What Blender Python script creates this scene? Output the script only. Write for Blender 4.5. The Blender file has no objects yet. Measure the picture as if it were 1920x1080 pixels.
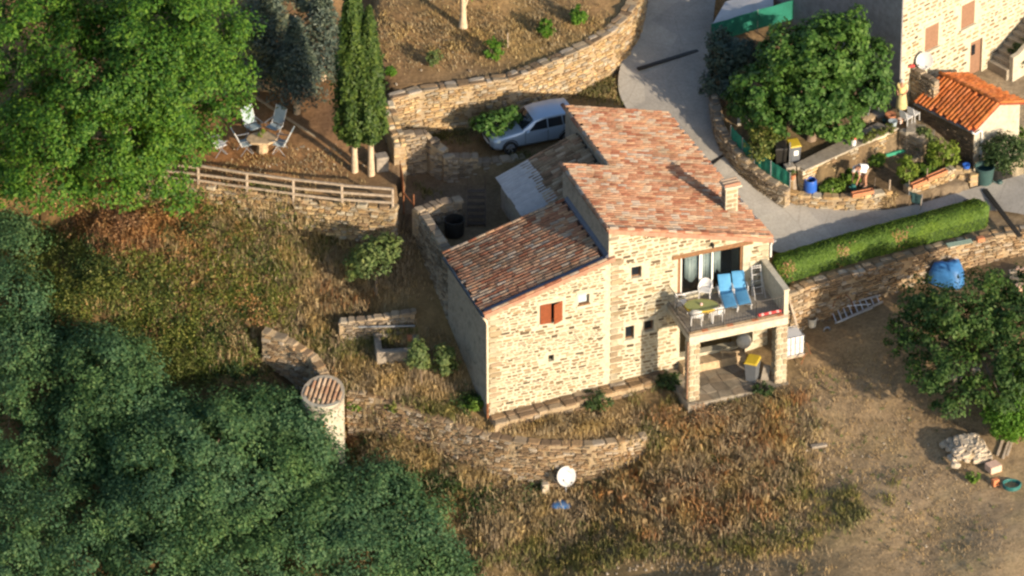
import bpy, bmesh, math, random
import numpy as np
from mathutils import Matrix, Vector
random.seed(7)
RNG = np.random.default_rng(7)
S = bpy.context.scene
COL = S.collection

# ---------------------------------------------------------------- camera
PITCH = math.radians(33.0)
DIST = 300.0
FPX = 44.0 * DIST                      # focal length in photo pixels (1920 wide)
SN, CS = math.sin(PITCH), math.cos(PITCH)
FWD = np.array([0, CS, -SN]); UPV = np.array([0, SN, CS]); RGT = np.array([1.0, 0, 0])
_d0 = FWD * FPX + RGT * (915 - 960) + UPV * (540 - 780)
CAM = -_d0 * (DIST / _d0.dot(FWD))     # the house's front left corner is the world origin
cam_d = bpy.data.cameras.new('camera'); cam_o = bpy.data.objects.new('camera', cam_d)
COL.objects.link(cam_o)
cam_o.location = CAM; cam_o.rotation_euler = (math.pi / 2 - PITCH, 0, 0)
cam_d.sensor_width = 36.0; cam_d.lens = FPX / 1920 * 36.0
cam_d.clip_start = 1.0; cam_d.clip_end = 3000.0
S.camera = cam_o

# ---------------------------------------------------------------- light
SUN_AZ, SUN_EL = math.radians(43.0), math.radians(14.8)   # azimuth: to the right of straight behind the camera
SUNDIR = Vector((math.sin(SUN_AZ) * math.cos(SUN_EL), -math.cos(SUN_AZ) * math.cos(SUN_EL), math.sin(SUN_EL)))
w = bpy.data.worlds.new('World'); S.world = w; w.use_nodes = True
nt = w.node_tree
sky = nt.nodes.new('ShaderNodeTexSky'); sky.sky_type = 'NISHITA'; sky.sun_disc = False
sky.sun_elevation = SUN_EL; sky.sun_rotation = math.atan2(SUNDIR.x, SUNDIR.y)
sky.altitude = 400; sky.dust_density = 1.5
nt.links.new(sky.outputs['Color'], nt.nodes['Background'].inputs['Color'])
nt.nodes['Background'].inputs['Strength'].default_value = 0.14
sun_d = bpy.data.lights.new('sun', 'SUN'); sun_d.energy = 5.0; sun_d.angle = math.radians(0.6)
sun_d.color = (1.0, 0.83, 0.62)
sun_o = bpy.data.objects.new('sun', sun_d); COL.objects.link(sun_o)
sun_o.rotation_euler = SUNDIR.to_track_quat('Z', 'Y').to_euler()
sun_o.location = (40, -40, 60)
S.view_settings.view_transform = 'Standard'; S.view_settings.look = 'None'
S.view_settings.exposure = 0.72; S.view_settings.gamma = 1.0
S.render.engine = 'CYCLES'
S.cycles.use_denoising = True
S.cycles.max_bounces = 6; S.cycles.transparent_max_bounces = 6
S.cycles.caustics_reflective = False; S.cycles.caustics_refractive = False
S.render.film_transparent = False
S.cycles.filter_width = 2.5

# ---------------------------------------------------------------- survey helpers (photo pixel -> place on the ground)
def G(px, py, z=0.0):
    d = FWD * FPX + RGT * (px - 960) + UPV * (540 - py)
    t = (z - CAM[2]) / d[2]
    return CAM + d * t
PHI = math.radians(20.5)
U = np.array([math.cos(PHI), math.sin(PHI), 0]); V = np.array([-math.sin(PHI), math.cos(PHI), 0])
ZV = np.array([0, 0, 1.0])
def H(a, b, z): return U * a + V * b + ZV * z        # the house's own metres: a along the front, b into depth

# ---------------------------------------------------------------- materials
MATS = {}
def ramp(nt, fac, cols, interp='LINEAR'):
    r = nt.nodes.new('ShaderNodeValToRGB'); cr = r.color_ramp; cr.interpolation = interp
    n = len(cols)
    for i, c in enumerate(cols):
        if isinstance(c[0], (tuple, list)): p, c = c[1], c[0]
        else: p = i / n if interp == 'CONSTANT' else i / max(1, n - 1)
        e = cr.elements[i] if i < 2 else cr.elements.new(p)
        e.position = p; e.color = (*c, 1)
    nt.links.new(fac, r.inputs[0]); return r.outputs[0]
def noise(nt, scale, detail=4, rough=0.6, coord='Object', vec=None):
    tc = nt.nodes.new('ShaderNodeTexCoord'); n = nt.nodes.new('ShaderNodeTexNoise')
    n.inputs['Scale'].default_value = scale; n.inputs['Detail'].default_value = detail; n.inputs['Roughness'].default_value = rough
    nt.links.new(vec if vec is not None else tc.outputs[coord], n.inputs['Vector']); return n.outputs['Fac']
def mix(nt, fac, a, b, mode='MIX'):
    m = nt.nodes.new('ShaderNodeMix'); m.data_type = 'RGBA'; m.blend_type = mode
    for v, s in ((fac, 0), (a, 6), (b, 7)):
        if hasattr(v, 'node'): nt.links.new(v, m.inputs[s])
        elif s == 0: m.inputs[s].default_value = v
        else: m.inputs[s].default_value = (*v, 1)
    return m.outputs[2]
def newmat(name, rough=0.8, metal=0.0, spec=0.3):
    m = bpy.data.materials.new(name); m.use_nodes = True; MATS[name] = m
    b = m.node_tree.nodes['Principled BSDF']
    b.inputs['Roughness'].default_value = rough; b.inputs['Metallic'].default_value = metal
    b.inputs['Specular IOR Level'].default_value = spec
    return m, m.node_tree, b
def bump(nt, b, h, strength=0.4, dist=0.03):
    n = nt.nodes.new('ShaderNodeBump'); n.inputs['Strength'].default_value = strength; n.inputs['Distance'].default_value = dist
    nt.links.new(h, n.inputs['Height']); nt.links.new(n.outputs[0], b.inputs['Normal'])
def plain(name, c, rough=0.6, metal=0.0, var=0.18, scale=6.0, spec=0.3, bmp=0.0):
    m, nt, b = newmat(name, rough, metal, spec)
    n = noise(nt, scale)
    lo = tuple(x * (1 - var) for x in c); hi = tuple(min(1, x * (1 + var)) for x in c)
    nt.links.new(ramp(nt, n, [(lo, .3), (hi, .7)]), b.inputs['Base Color'])
    if bmp: bump(nt, b, n, bmp)
    return m
def rnd_out(nt, kind):
    """a random number per piece: per object for single pieces, per island for pieces joined in one mesh"""
    if kind == 'obj': n = nt.nodes.new('ShaderNodeObjectInfo'); return n.outputs['Random']
    n = nt.nodes.new('ShaderNodeNewGeometry'); return n.outputs['Random Per Island']
def pieces(name, cols, rough=0.9, grain=12.0, amt=0.25, bmp=0.35):
    """two twins of one material: name_obj for separate pieces, name_isl for joined pieces"""
    for k in ('obj', 'isl'):
        m, nt, b = newmat(name + '_' + k, rough, 0, 0.2)
        c = ramp(nt, rnd_out(nt, k), cols, 'CONSTANT')
        n = noise(nt, grain, 5, 0.65, 'Object')
        dk = ramp(nt, n, [((1 - amt,) * 3, .3), ((1 + 0.0,) * 3, .7)])
        c = mix(nt, 1.0, c, dk, 'MULTIPLY')
        gp = nt.nodes.new('ShaderNodeNewGeometry'); nw = noise(nt, .75, 5, .65, vec=gp.outputs['Position'])      # dirt, lichen and stains in drifts
        c = mix(nt, 1.0, c, ramp(nt, nw, [((.66, .66, .64), .32), ((1.0, .99, .98), .52), ((1.12, 1.10, 1.06), .7)]), 'MULTIPLY')
        nt.links.new(c, b.inputs['Base Color'])
        if bmp: bump(nt, b, n, bmp, 0.02)
def foliage(name, cols, trans=0.35, big=0.35, yellow=None):
    """leaf colour per leaf, varied over the crown, with light passing through the leaves"""
    m, nt, b = newmat(name, 0.6, 0, 0.25)
    c = ramp(nt, rnd_out(nt, 'isl'), cols)
    n = noise(nt, big, 3, 0.6)
    c = mix(nt, ramp(nt, n, [((0, 0, 0), .42), ((1, 1, 1), .66)]), c, mix(nt, 1.0, c, (1.3, 1.2, 0.85), 'MULTIPLY'))
    if yellow:
        n2 = noise(nt, 1.3, 2, 0.5)
        c = mix(nt, ramp(nt, n2, [((0, 0, 0), .68), ((.9, .9, .9), .76)]), c, yellow)
    nt.links.new(c, b.inputs['Base Color'])
    t = nt.nodes.new('ShaderNodeBsdfTranslucent'); nt.links.new(c, t.inputs['Color'])
    ms = nt.nodes.new('ShaderNodeMixShader'); ms.inputs[0].default_value = trans
    out = nt.nodes['Material Output']
    nt.links.new(b.outputs[0], ms.inputs[1]); nt.links.new(t.outputs[0], ms.inputs[2]); nt.links.new(ms.outputs[0], out.inputs[0])
    return m
def M(n): return MATS[n]

# house stone and mortar
def mortar(name, cols, scale=3.0, bmp=0.5, rough=0.95):
    m, nt, b = newmat(name, rough, 0, 0.1)
    n = noise(nt, scale, 6, 0.65); n2 = noise(nt, scale * 5, 5, 0.7)
    c = ramp(nt, n, cols)
    c = mix(nt, 1.0, c, ramp(nt, n2, [((.72, .70, .68), .3), ((1, 1, 1), .6)]), 'MULTIPLY')
    nt.links.new(c, b.inputs['Base Color']); bump(nt, b, n2, bmp, 0.04)
    return m
mortar('house_mortar', [((.47, .43, .325), .3), ((.54, .50, .385), .7)], 1.6, .3)
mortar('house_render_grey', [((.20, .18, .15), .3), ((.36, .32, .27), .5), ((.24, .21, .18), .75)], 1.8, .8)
mortar('wall_core', [((.32, .245, .16), .3), ((.42, .325, .21), .7)], 2.0, .8)
mortar('cream_render', [((.49, .455, .35), .3), ((.56, .52, .415), .7)], .9, .1)
mortar('pale_render', [((.42, .39, .31), .3), ((.50, .46, .38), .7)], .9, .2)
mortar('grey_render', [((.20, .20, .21), .3), ((.27, .27, .28), .7)], .7, .15)
mortar('old_concrete', [((.26, .23, .19), .3), ((.36, .32, .26), .7)], 1.4, .4)
pieces('facade_stone', [(.38, .315, .21), (.28, .21, .13), (.42, .355, .24), (.17, .125, .075), (.35, .29, .195), (.25, .18, .105), (.41, .35, .245), (.12, .09, .06), (.34, .255, .145), (.30, .25, .185), (.39, .33, .22), (.21, .155, .095)], grain=9)
pieces('pillar_stone', [(.42, .365, .26), (.46, .40, .29), (.34, .265, .18), (.40, .355, .265), (.37, .295, .19)], grain=7)
pieces('wall_stone', [(.40, .30, .18), (.50, .36, .19), (.36, .25, .14), (.46, .40, .30), (.28, .19, .11), (.54, .40, .22), (.34, .29, .22), (.44, .29, .14)], grain=6)
pieces('grey_stone', [(.30, .24, .17), (.36, .28, .19), (.24, .17, .11), (.40, .34, .27), (.20, .14, .09), (.34, .23, .13), (.28, .19, .11)], grain=6)
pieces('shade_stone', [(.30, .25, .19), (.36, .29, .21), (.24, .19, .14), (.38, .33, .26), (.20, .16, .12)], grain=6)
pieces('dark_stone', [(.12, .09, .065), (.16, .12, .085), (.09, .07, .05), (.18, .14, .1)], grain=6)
pieces('white_stone', [(.46, .40, .32), (.52, .46, .38), (.40, .34, .27), (.48, .41, .32)], grain=8)
pieces('roof_tile', [(.40, .225, .145), (.28, .115, .07), (.42, .27, .18), (.39, .21, .135), (.42, .32, .235), (.33, .155, .095), (.41, .245, .155), (.38, .31, .255), (.36, .19, .12), (.43, .255, .155), (.40, .295, .215), (.35, .18, .11)], rough=.85, grain=5, amt=.3, bmp=.15)
pieces('old_tile', [(.30, .22, .15), (.38, .29, .20), (.22, .15, .10), (.44, .35, .26), (.33, .21, .14)], rough=.95, grain=5, amt=.4, bmp=.2)
pieces('new_tile', [(.50, .15, .04), (.54, .18, .05), (.46, .13, .035), (.52, .17, .06)], rough=.7, grain=5, amt=.2, bmp=.1)
pieces('tower_tile', [(.40, .27, .18), (.34, .20, .13), (.44, .33, .24), (.36, .24, .16)], rough=.9, grain=5, amt=.3, bmp=.1)
pieces('paving', [(.28, .24, .18), (.33, .28, .21), (.24, .20, .15), (.36, .31, .24), (.30, .24, .17)], grain=5)
plain('tile_under', (.10, .05, .036), .95, var=.3)
plain('old_under', (.05, .04, .032), .95, var=.3)
plain('blue_grey_strip', (.085, .095, .135), .5, .2, spec=.4)
plain('verge', (.36, .19, .13), .85, var=.25, scale=4)
plain('zinc', (.25, .26, .28), .5, .5)
plain('cream_pipe', (.62, .52, .38), .5)
plain('white_paint', (.72, .72, .70), .45, var=.06)
plain('white_plastic', (.60, .60, .60), .35, var=.05)
plain('brown_wood', (.20, .105, .05), .7, var=.3, scale=9)
plain('shutter_red', (.21, .058, .022), .6, var=.15, scale=9)
plain('brown_shutter', (.22, .125, .08), .7, var=.15, scale=9)
plain('grey_wood', (.36, .29, .22), .9, var=.3, scale=7, bmp=.3)
plain('dark_wood', (.06, .045, .035), .85, var=.3, scale=7)
plain('rust', (.20, .08, .035), .9, var=.35, scale=5)
plain('dark_metal', (.03, .028, .026), .5, .4)
plain('dark_void', (.012, .011, .010), .9)
plain('curtain', (.62, .65, .64), .9, var=.1, scale=3)
plain('blue_cushion', (.085, .28, .50), .75, var=.1, scale=4)
plain('olive_cloth', (.26, .28, .105), .8, var=.12, scale=8)
plain('yellow_cloth', (.62, .42, .03), .8, var=.12)
plain('red_cloth', (.50, .06, .06), .8, var=.25, scale=9)
plain('pink_cloth', (.70, .42, .40), .8, var=.25)
plain('bin_grey', (.10, .11, .125), .5, var=.1)
plain('bin_yellow', (.44, .32, .03), .5, var=.1)
plain('car_silver', (.34, .43, .55), .3, .4, var=.03, spec=.5)
plain('tyre', (.02, .02, .02), .8)
plain('rim_metal', (.42, .43, .45), .35, .8)
plain('lamp_glass', (.55, .58, .6), .15, .2, spec=.6)
plain('plate_white', (.7, .7, .7), .4)
plain('alu', (.62, .63, .66), .35, .7, var=.1)
plain('blue_tarp', (.035, .14, .34), .5, var=.25, scale=3)
plain('blue_plastic', (.025, .10, .42), .4, var=.1)
plain('teal_plastic', (.03, .14, .13), .5, var=.15)
plain('dark_teal', (.035, .075, .075), .5, var=.15)
plain('green_net', (.015, .15, .105), .8, var=.2, scale=2)
plain('bright_green_net', (.05, .32, .20), .8, var=.2, scale=2)
plain('green_sheet', (.20, .27, .22), .6, var=.15, scale=2)
plain('grey_sheet', (.42, .42, .43), .7, var=.15, scale=1.5)
plain('dish_grey', (.46, .46, .46), .5, var=.06)
plain('fibre_sheet', (.40, .39, .40), .8, var=.15, scale=3)
plain('terracotta', (.42, .17, .085), .8, var=.2)
plain('brick_orange', (.55, .20, .09), .85, var=.15)
plain('brick_pink', (.60, .40, .30), .85, var=.15)
plain('red_brown', (.22, .055, .03), .6, var=.3, scale=2)
plain('grey_chair_cloth', (.30, .37, .41), .8, var=.1)
plain('stone_warm', (.42, .31, .19), .9, var=.3, scale=6, bmp=.4)
plain('stone_grey', (.25, .215, .175), .9, var=.3, scale=5, bmp=.4)
plain('skin', (.42, .22, .14), .6, var=.06)
plain('hair_grey', (.40, .38, .36), .8)
plain('shirt_white', (.74, .76, .80), .8, var=.05)
plain('shorts', (.24, .18, .12), .85)
plain('dress_yellow', (.72, .58, .26), .85, var=.1)
plain('skirt', (.46, .40, .20), .85, var=.2)
plain('shoe', (.05, .045, .04), .8)
plain('bark', (.19, .14, .10), .95, var=.35, scale=5, bmp=.5)
plain('pale_bark', (.46, .36, .25), .95, var=.25, scale=5, bmp=.4)
plain('soil_dark', (.10, .07, .045), .95, var=.3, scale=4, bmp=.5)
plain('canvas', (.55, .52, .45), .9)
m, nt, b = newmat('glass_dark', 0.06, 0, 0.5)
b.inputs['Base Color'].default_value = (.012, .016, .022, 1)
m, nt, b = newmat('glass_pale', 0.12, 0, 0.5)
b.inputs['Base Color'].default_value = (.42, .50, .52, 1)
m, nt, b = newmat('glass_clear', 0.03, 0, 0.5)
b.inputs['Base Color'].default_value = (.02, .025, .03, 1)
tr = nt.nodes.new('ShaderNodeBsdfTransparent'); tr.inputs[0].default_value = (.80, .85, .86, 1)
ms = nt.nodes.new('ShaderNodeMixShader'); ms.inputs[0].default_value = .12
nt.links.new(tr.outputs[0], ms.inputs[1]); nt.links.new(b.outputs[0], ms.inputs[2]); nt.links.new(ms.outputs[0], nt.nodes['Material Output'].inputs[0])
# road: worn pale concrete
m, nt, b = newmat('road', 0.92, 0, .15)
n1 = noise(nt, .35, 5, .6); n2 = noise(nt, 9, 5, .7)
c = ramp(nt, n1, [((.27, .255, .23), .3), ((.37, .35, .315), .5), ((.46, .43, .385), .7)])
vo = nt.nodes.new('ShaderNodeTexVoronoi'); vo.inputs['Scale'].default_value = .22; tcr = nt.nodes.new('ShaderNodeTexCoord'); nt.links.new(tcr.outputs['Object'], vo.inputs['Vector'])
sp_ = nt.nodes.new('ShaderNodeSeparateColor'); nt.links.new(vo.outputs['Color'], sp_.inputs[0])
c = mix(nt, 1.0, c, ramp(nt, sp_.outputs[0], [((.80, .80, .81), .0), ((1.04, 1.03, 1.0), 1.0)]), 'MULTIPLY')
vc = nt.nodes.new('ShaderNodeTexVoronoi'); vc.feature = 'DISTANCE_TO_EDGE'; vc.inputs['Scale'].default_value = .45; nt.links.new(tcr.outputs['Object'], vc.inputs['Vector'])
c = mix(nt, 1.0, c, ramp(nt, vc.outputs[0], [((.85, .84, .83), .0), ((1, 1, 1), .015)]), 'MULTIPLY')
c = mix(nt, 1.0, c, ramp(nt, n2, [((.82, .81, .8), .35), ((1, 1, 1), .6)]), 'MULTIPLY')
nt.links.new(c, b.inputs['Base Color']); bump(nt, b, n2, .25, .02)
# ground: soil colour per place (attribute 'soil'), grain from noise
m, nt, b = newmat('ground', 0.97, 0, .05)
at = nt.nodes.new('ShaderNodeAttribute'); at.attribute_name = 'soil'
n1 = noise(nt, .9, 6, .65); n2 = noise(nt, 7, 6, .75); n3 = noise(nt, .25, 4, .6)
c = mix(nt, 1.0, at.outputs['Color'], ramp(nt, n1, [((1.0, .97, .92), .3), ((1.75, 1.68, 1.55), .7)]), 'MULTIPLY')
c = mix(nt, 1.0, c, ramp(nt, n2, [((.55, .53, .5), .3), ((1.25, 1.22, 1.15), .72)]), 'MULTIPLY')
c = mix(nt, ramp(nt, n3, [((0, 0, 0), .5), ((.35, .35, .35), .7)]), c, mix(nt, 1.0, c, (.78, .92, .65), 'MULTIPLY'))
nt.links.new(c, b.inputs['Base Color']); bump(nt, b, n2, .6, .05)
foliage('leaf_big', [(.014, .055, .008), (.036, .11, .013), (.07, .165, .018), (.115, .21, .028)], .35, .3, (.22, .26, .03))
foliage('leaf_fig', [(.022, .065, .012), (.04, .105, .018), (.07, .15, .03), (.10,.18,.05)], .3, .5)
foliage('leaf_valley', [(.03, .085, .042), (.06, .135, .065), (.09, .175, .08), (.125, .21, .095)], .45, .3)
foliage('leaf_cypress', [(.02, .045, .010), (.045, .085, .017), (.085, .13, .026)], .2, .8)
foliage('leaf_spruce', [(.04, .065, .058), (.075, .105, .09), (.13, .16, .135)], .15, .8)
foliage('leaf_olive', [(.05, .085, .025), (.10, .15, .05), (.17, .21, .08)], .25, .8)
foliage('leaf_silver', [(.10, .125, .075), (.16, .18, .11), (.22, .235, .15)], .2, .8)
foliage('leaf_scrub', [(.035, .055, .012), (.08, .115, .022), (.14, .17, .04), (.23, .23, .08)], .25, .6)
foliage('leaf_bright', [(.05, .13, .012), (.08, .19, .018), (.12, .23, .03)], .35, .6)
foliage('leaf_dark', [(.014, .03, .010), (.03, .06, .018), (.055, .095, .03)], .2, .6)
foliage('leaf_hedge', [(.06, .12, .016), (.09, .165, .024), (.125, .205, .033)], .2, .9)
foliage('leaf_walnut', [(.016, .045, .010), (.032, .075, .018), (.055, .11, .028), (.085, .14, .045)], .3, .6)
foliage('leaf_greygreen', [(.035, .06, .05), (.055, .08, .06), (.08, .105, .075)], .2, .5)
foliage('straw', [(.26, .195, .12), (.36, .28, .175), (.46, .37, .25), (.30, .215, .13)], .25, .7)
foliage('rust_brush', [(.12, .06, .03), (.26, .135, .065), (.36, .205, .105), (.45, .30, .17)], .2, .7)
foliage('weed_tan', [(.16, .125, .07), (.27, .205, .12), (.36, .285, .17), (.46, .38, .25)], .25, .7)
foliage('weed_green', [(.085, .10, .035), (.15, .16, .06), (.22, .21, .09), (.30, .26, .13)], .3, .7)
foliage('vine', [(.10, .17, .02), (.15, .22, .03), (.20, .26, .05)], .35, .8)

# ---------------------------------------------------------------- mesh and object helpers
def tag(o, label=None, cat=None, group=None, kind=None):
    if label: o['label'] = label
    if cat: o['category'] = cat
    if group: o['group'] = group
    if kind or cat: o['kind'] = kind or 'thing'
    return o
def thing(name, label, cat, loc, group=None):
    o = bpy.data.objects.new(name, None); COL.objects.link(o)
    o.empty_display_size = .2; o.location = loc
    return tag(o, label, cat, group)
def rootloc(p):
    v = Vector((0, 0, 0))
    while p is not None: v += p.location; p = p.parent
    return v
def link(name, me, mat, parent=None, loc=None):
    o = bpy.data.objects.new(name, me); COL.objects.link(o)
    if mat is not None and len(me.materials) == 0: me.materials.append(M(mat) if isinstance(mat, str) else mat)
    if parent is not None: o.parent = parent
    if loc is not None: o.location = loc
    return o
def unit(v): v = np.asarray(v, float); return v / np.linalg.norm(v)
def frame(dx, up=(0, 0, 1)):
    x = unit(dx); y = unit(np.cross(up, x)); return x, y, np.cross(x, y)
class MB:
    def __init__(s): s.v = []; s.f = []
    def add(s, vs, fs):
        n = len(s.v); s.v += [tuple(map(float, v)) for v in vs]; s.f += [tuple(i + n for i in f) for f in fs]; return s
    def hexa(s, p): return s.add(p, [(3, 2, 1, 0), (4, 5, 6, 7), (0, 1, 5, 4), (1, 2, 6, 5), (2, 3, 7, 6), (3, 0, 4, 7)])
    def box(s, c, d, ax=(RGT, np.array([0, 1.0, 0]), ZV)):
        c = np.asarray(c, float); x, y, z = [np.asarray(a, float) * (k / 2) for a, k in zip(ax, d)]
        return s.hexa([c - x - y - z, c + x - y - z, c + x + y - z, c - x + y - z, c - x - y + z, c + x - y + z, c + x + y + z, c - x + y + z])
    def bx(s, c, d, ax): # box standing on c
        return s.box(np.asarray(c, float) + np.asarray(ax[2], float) * d[2] / 2, d, ax)
    def hbox(s, a0, a1, b0, b1, z0, z1):
        return s.box(H((a0 + a1) / 2, (b0 + b1) / 2, (z0 + z1) / 2), (a1 - a0, b1 - b0, z1 - z0), (U, V, ZV))
    def beam(s, p, q, wd, ht, up=(0, 0, 1)):
        p = np.asarray(p, float); q = np.asarray(q, float)
        return s.box((p + q) / 2, (np.linalg.norm(q - p), wd, ht), frame(q - p, up if abs(unit(q - p)[2]) < .95 else (0, 1, 0)))
    def prism(s, poly, ext):
        poly = [np.asarray(p, float) for p in poly]; n = len(poly); e = np.asarray(ext, float)
        return s.add(poly + [p + e for p in poly], [tuple(range(n))[::-1], tuple(range(n, 2 * n))] + [(i, (i + 1) % n, n + (i + 1) % n, n + i) for i in range(n)])
    def tube(s, pts, r, n=8, cap=True):
        pts = [np.asarray(p, float) for p in pts]; k = len(pts)
        rs = [r] * k if np.isscalar(r) else r
        vs = []; fs = []; prev = None
        for i, p in enumerate(pts):
            t = unit(pts[min(i + 1, k - 1)] - pts[max(i - 1, 0)])
            a = prev - t * prev.dot(t) if prev is not None else np.cross(t, (0, 0, 1) if abs(t[2]) < .9 else (1, 0, 0))
            a = unit(a); prev = a; b = np.cross(t, a)
            vs += [p + (a * math.cos(2 * math.pi * j / n) + b * math.sin(2 * math.pi * j / n)) * rs[i] for j in range(n)]
        for i in range(k - 1):
            fs += [(i * n + j, i * n + (j + 1) % n, (i + 1) * n + (j + 1) % n, (i + 1) * n + j) for j in range(n)]
        if cap: fs += [tuple(range(n))[::-1], tuple(range((k - 1) * n, k * n))]
        return s.add(vs, fs)
    def lathe(s, c, prof, n=20, ax=(RGT, np.array([0, 1.0, 0]), ZV), a0=0, a1=None):
        c = np.asarray(c, float); x, y, z = [np.asarray(a, float) for a in ax]
        full = a1 is None; a1 = a0 + 2 * math.pi if full else a1
        m = n if full else n + 1; vs = []; fs = []
        for r, h in prof:
            for j in range(m):
                t = a0 + (a1 - a0) * j / n; vs.append(c + (x * math.cos(t) + y * math.sin(t)) * r + z * h)
        for i in range(len(prof) - 1):
            for j in range(n):
                k = (j + 1) % m; fs.append((i * m + j, i * m + k, (i + 1) * m + k, (i + 1) * m + j))
        return s.add(vs, fs)
    def build(s, name, mat, parent=None, smooth=False, bevel=0, loc=None, fix=True):
        me = bpy.data.meshes.new(name)
        off = rootloc(parent) if parent is not None else Vector(loc) if loc is not None else Vector((0, 0, 0))
        me.from_pydata([(v[0] - off.x, v[1] - off.y, v[2] - off.z) for v in s.v], [], s.f)
        if fix:
            bm = bmesh.new(); bm.from_mesh(me); bmesh.ops.recalc_face_normals(bm, faces=bm.faces); bm.to_mesh(me); bm.free()
        if smooth: me.shade_smooth()
        o = link(name, me, mat, parent, off if parent is None and loc is not None else None)
        if bevel:
            md = o.modifiers.new('bevel', 'BEVEL'); md.width = bevel; md.segments = 2; md.limit_method = 'ANGLE'
        if smooth and not bevel:
            try: me.set_sharp_from_angle(angle=math.radians(45))
            except Exception: pass
        return o
def copy_tree(o, parent=None):
    c = o.copy(); COL.objects.link(c); c.parent = parent
    for ch in list(o.children): copy_tree(ch, c)
    return c
def fastmesh(name, verts, faces, mat, parent=None, kind=None, smooth=False):
    """numpy arrays straight into a mesh; faces (N,k)"""
    me = bpy.data.meshes.new(name); n, k = faces.shape
    off = np.array(rootloc(parent)) if parent is not None else 0
    me.vertices.add(len(verts)); me.vertices.foreach_set('co', (verts - off).astype(np.float32).ravel())
    me.loops.add(n * k); me.loops.foreach_set('vertex_index', faces.astype(np.int32).ravel())
    me.polygons.add(n); me.polygons.foreach_set('loop_start', np.arange(0, n * k, k, dtype=np.int32))
    me.update(calc_edges=True); me.validate()
    if smooth: me.shade_smooth()
    o = link(name, me, mat, parent)
    if kind: o['kind'] = kind
    return o
def cut(o, boxes):
    """openings cut out of a wall"""
    mb = MB()
    for b in boxes: mb.hexa(b)
    c = mb.build('cutter', None)
    md = o.modifiers.new('cut', 'BOOLEAN'); md.object = c; md.operation = 'DIFFERENCE'; md.solver = 'EXACT'; md.use_self = True
    dg = bpy.context.evaluated_depsgraph_get()
    me = bpy.data.meshes.new_from_object(o.evaluated_get(dg))
    o.modifiers.clear(); old = o.data; o.data = me; bpy.data.meshes.remove(old)
    bpy.data.objects.remove(c)
def hcut(a0, a1, b0, b1, z0, z1):
    return [H(a, b, z) for z in (z0, z1) for a, b in ((a0, b0), (a1, b0), (a1, b1), (a0, b1))]

# ---------------------------------------------------------------- pieces: stones and tiles
def stone_variant(i):
    r = random.Random(100 + i); n = 8; vs = []; fs = []
    out = []
    ch = r.uniform(.05, .16); cv = r.uniform(.1, .26)
    for cx, cy in ((.5, .5 - cv), (.5 - ch, .5), (-.5 + ch, .5), (-.5, .5 - cv), (-.5, -.5 + cv), (-.5 + ch, -.5), (.5 - ch, -.5), (.5, -.5 + cv)):
        out.append((cx * r.uniform(.86, 1.0), cy * r.uniform(.86, 1.0)))
    for sc, y in ((1.0, .5), (1.0, -.25), (.88, -.5)):
        dx, dz = (r.uniform(-.05, .05), r.uniform(-.05, .05)) if y < -.4 else (0, 0)
        vs += [(x * sc + dx, y + (r.uniform(-.08, .08) if y < -.4 else 0), z * sc + dz) for x, z in out]
    for i in range(2):
        fs += [(i * n + j, i * n + (j + 1) % n, (i + 1) * n + (j + 1) % n, (i + 1) * n + j) for j in range(n)]
    fs.append(tuple(range(2 * n, 3 * n)))
    return np.array(vs), fs
STONES = [stone_variant(i) for i in range(12)]
def tile_variant(i):
    """half-round clay tile: x down the slope, y across, z up; unit length and width"""
    r = random.Random(300 + i); n = 6; vs = []; fs = []
    for x, wd in ((-.53, .80), (.53, 1.0)):
        for sc in (1.0, .78):
            for j in range(n + 1):
                t = math.pi * j / n
                vs.append((x, -math.cos(t) * .5 * wd * sc, math.sin(t) * .52 * wd * sc + (.02 if x > 0 else 0)))
    m = n + 1
    for j in range(n):
        fs.append((j, j + 1, 2 * m + j + 1, 2 * m + j))
        fs.append((2 * m + j, 2 * m + j + 1, 3 * m + j + 1, 3 * m + j))
    return np.array(vs), fs
TILES = [tile_variant(0)]
_pm = {}
def piece_mesh(kind, i, mat):
    k = (kind, i, mat)
    if k not in _pm:
        vs, fs = (STONES if kind == 'stone' else TILES)[i]
        me = bpy.data.meshes.new(kind); me.from_pydata([tuple(v) for v in vs], [], fs)
        if kind == 'tile': me.shade_smooth()
        me.materials.append(M(mat)); _pm[k] = me
    return _pm[k]
def lay(kind, name, mats, mat, parent, nmax=300, key=None):
    """mats: list of 4x4 world matrices; the largest nmax become objects, the rest one joined part"""
    V0 = STONES if kind == 'stone' else TILES
    order = sorted(range(len(mats)), key=key or (lambda i: -np.linalg.norm(mats[i][:3, 0]) * np.linalg.norm(mats[i][:3, 2])))
    off = np.array(rootloc(parent))
    for i in order[:nmax]:
        o = bpy.data.objects.new(name, piece_mesh(kind, random.randrange(len(V0)), mat + '_obj')); COL.objects.link(o)
        o.parent = parent; m4 = mats[i].copy(); m4[:3, 3] -= off
        o.matrix_local = Matrix(m4.tolist())
    rest = order[nmax:]
    if rest:
        vs = []; fs = []; n = 0
        for i in rest:
            v, f = V0[random.randrange(len(V0))]
            vs.append(v @ mats[i][:3, :3].T + mats[i][:3, 3] - off); fs += [tuple(k + n for k in q) for q in f]; n += len(v)
        me = bpy.data.meshes.new(name + 's'); me.from_pydata(np.concatenate(vs).tolist(), [], fs)
        if kind == 'tile': me.shade_smooth()
        o = link(name + 's', me, mat + '_isl', parent); o['kind'] = 'stuff'
def mat4(x, y, z, p):
    m = np.eye(4); m[:3, 0] = x; m[:3, 1] = y; m[:3, 2] = z; m[:3, 3] = p; return m
def tilt(x, y, z, amt):
    r = Matrix.Rotation(random.gauss(0, amt), 3, Vector(y)) @ Matrix.Rotation(random.gauss(0, amt), 3, Vector(z))
    r = np.array(r); return r @ x, r @ y, r @ z
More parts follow.
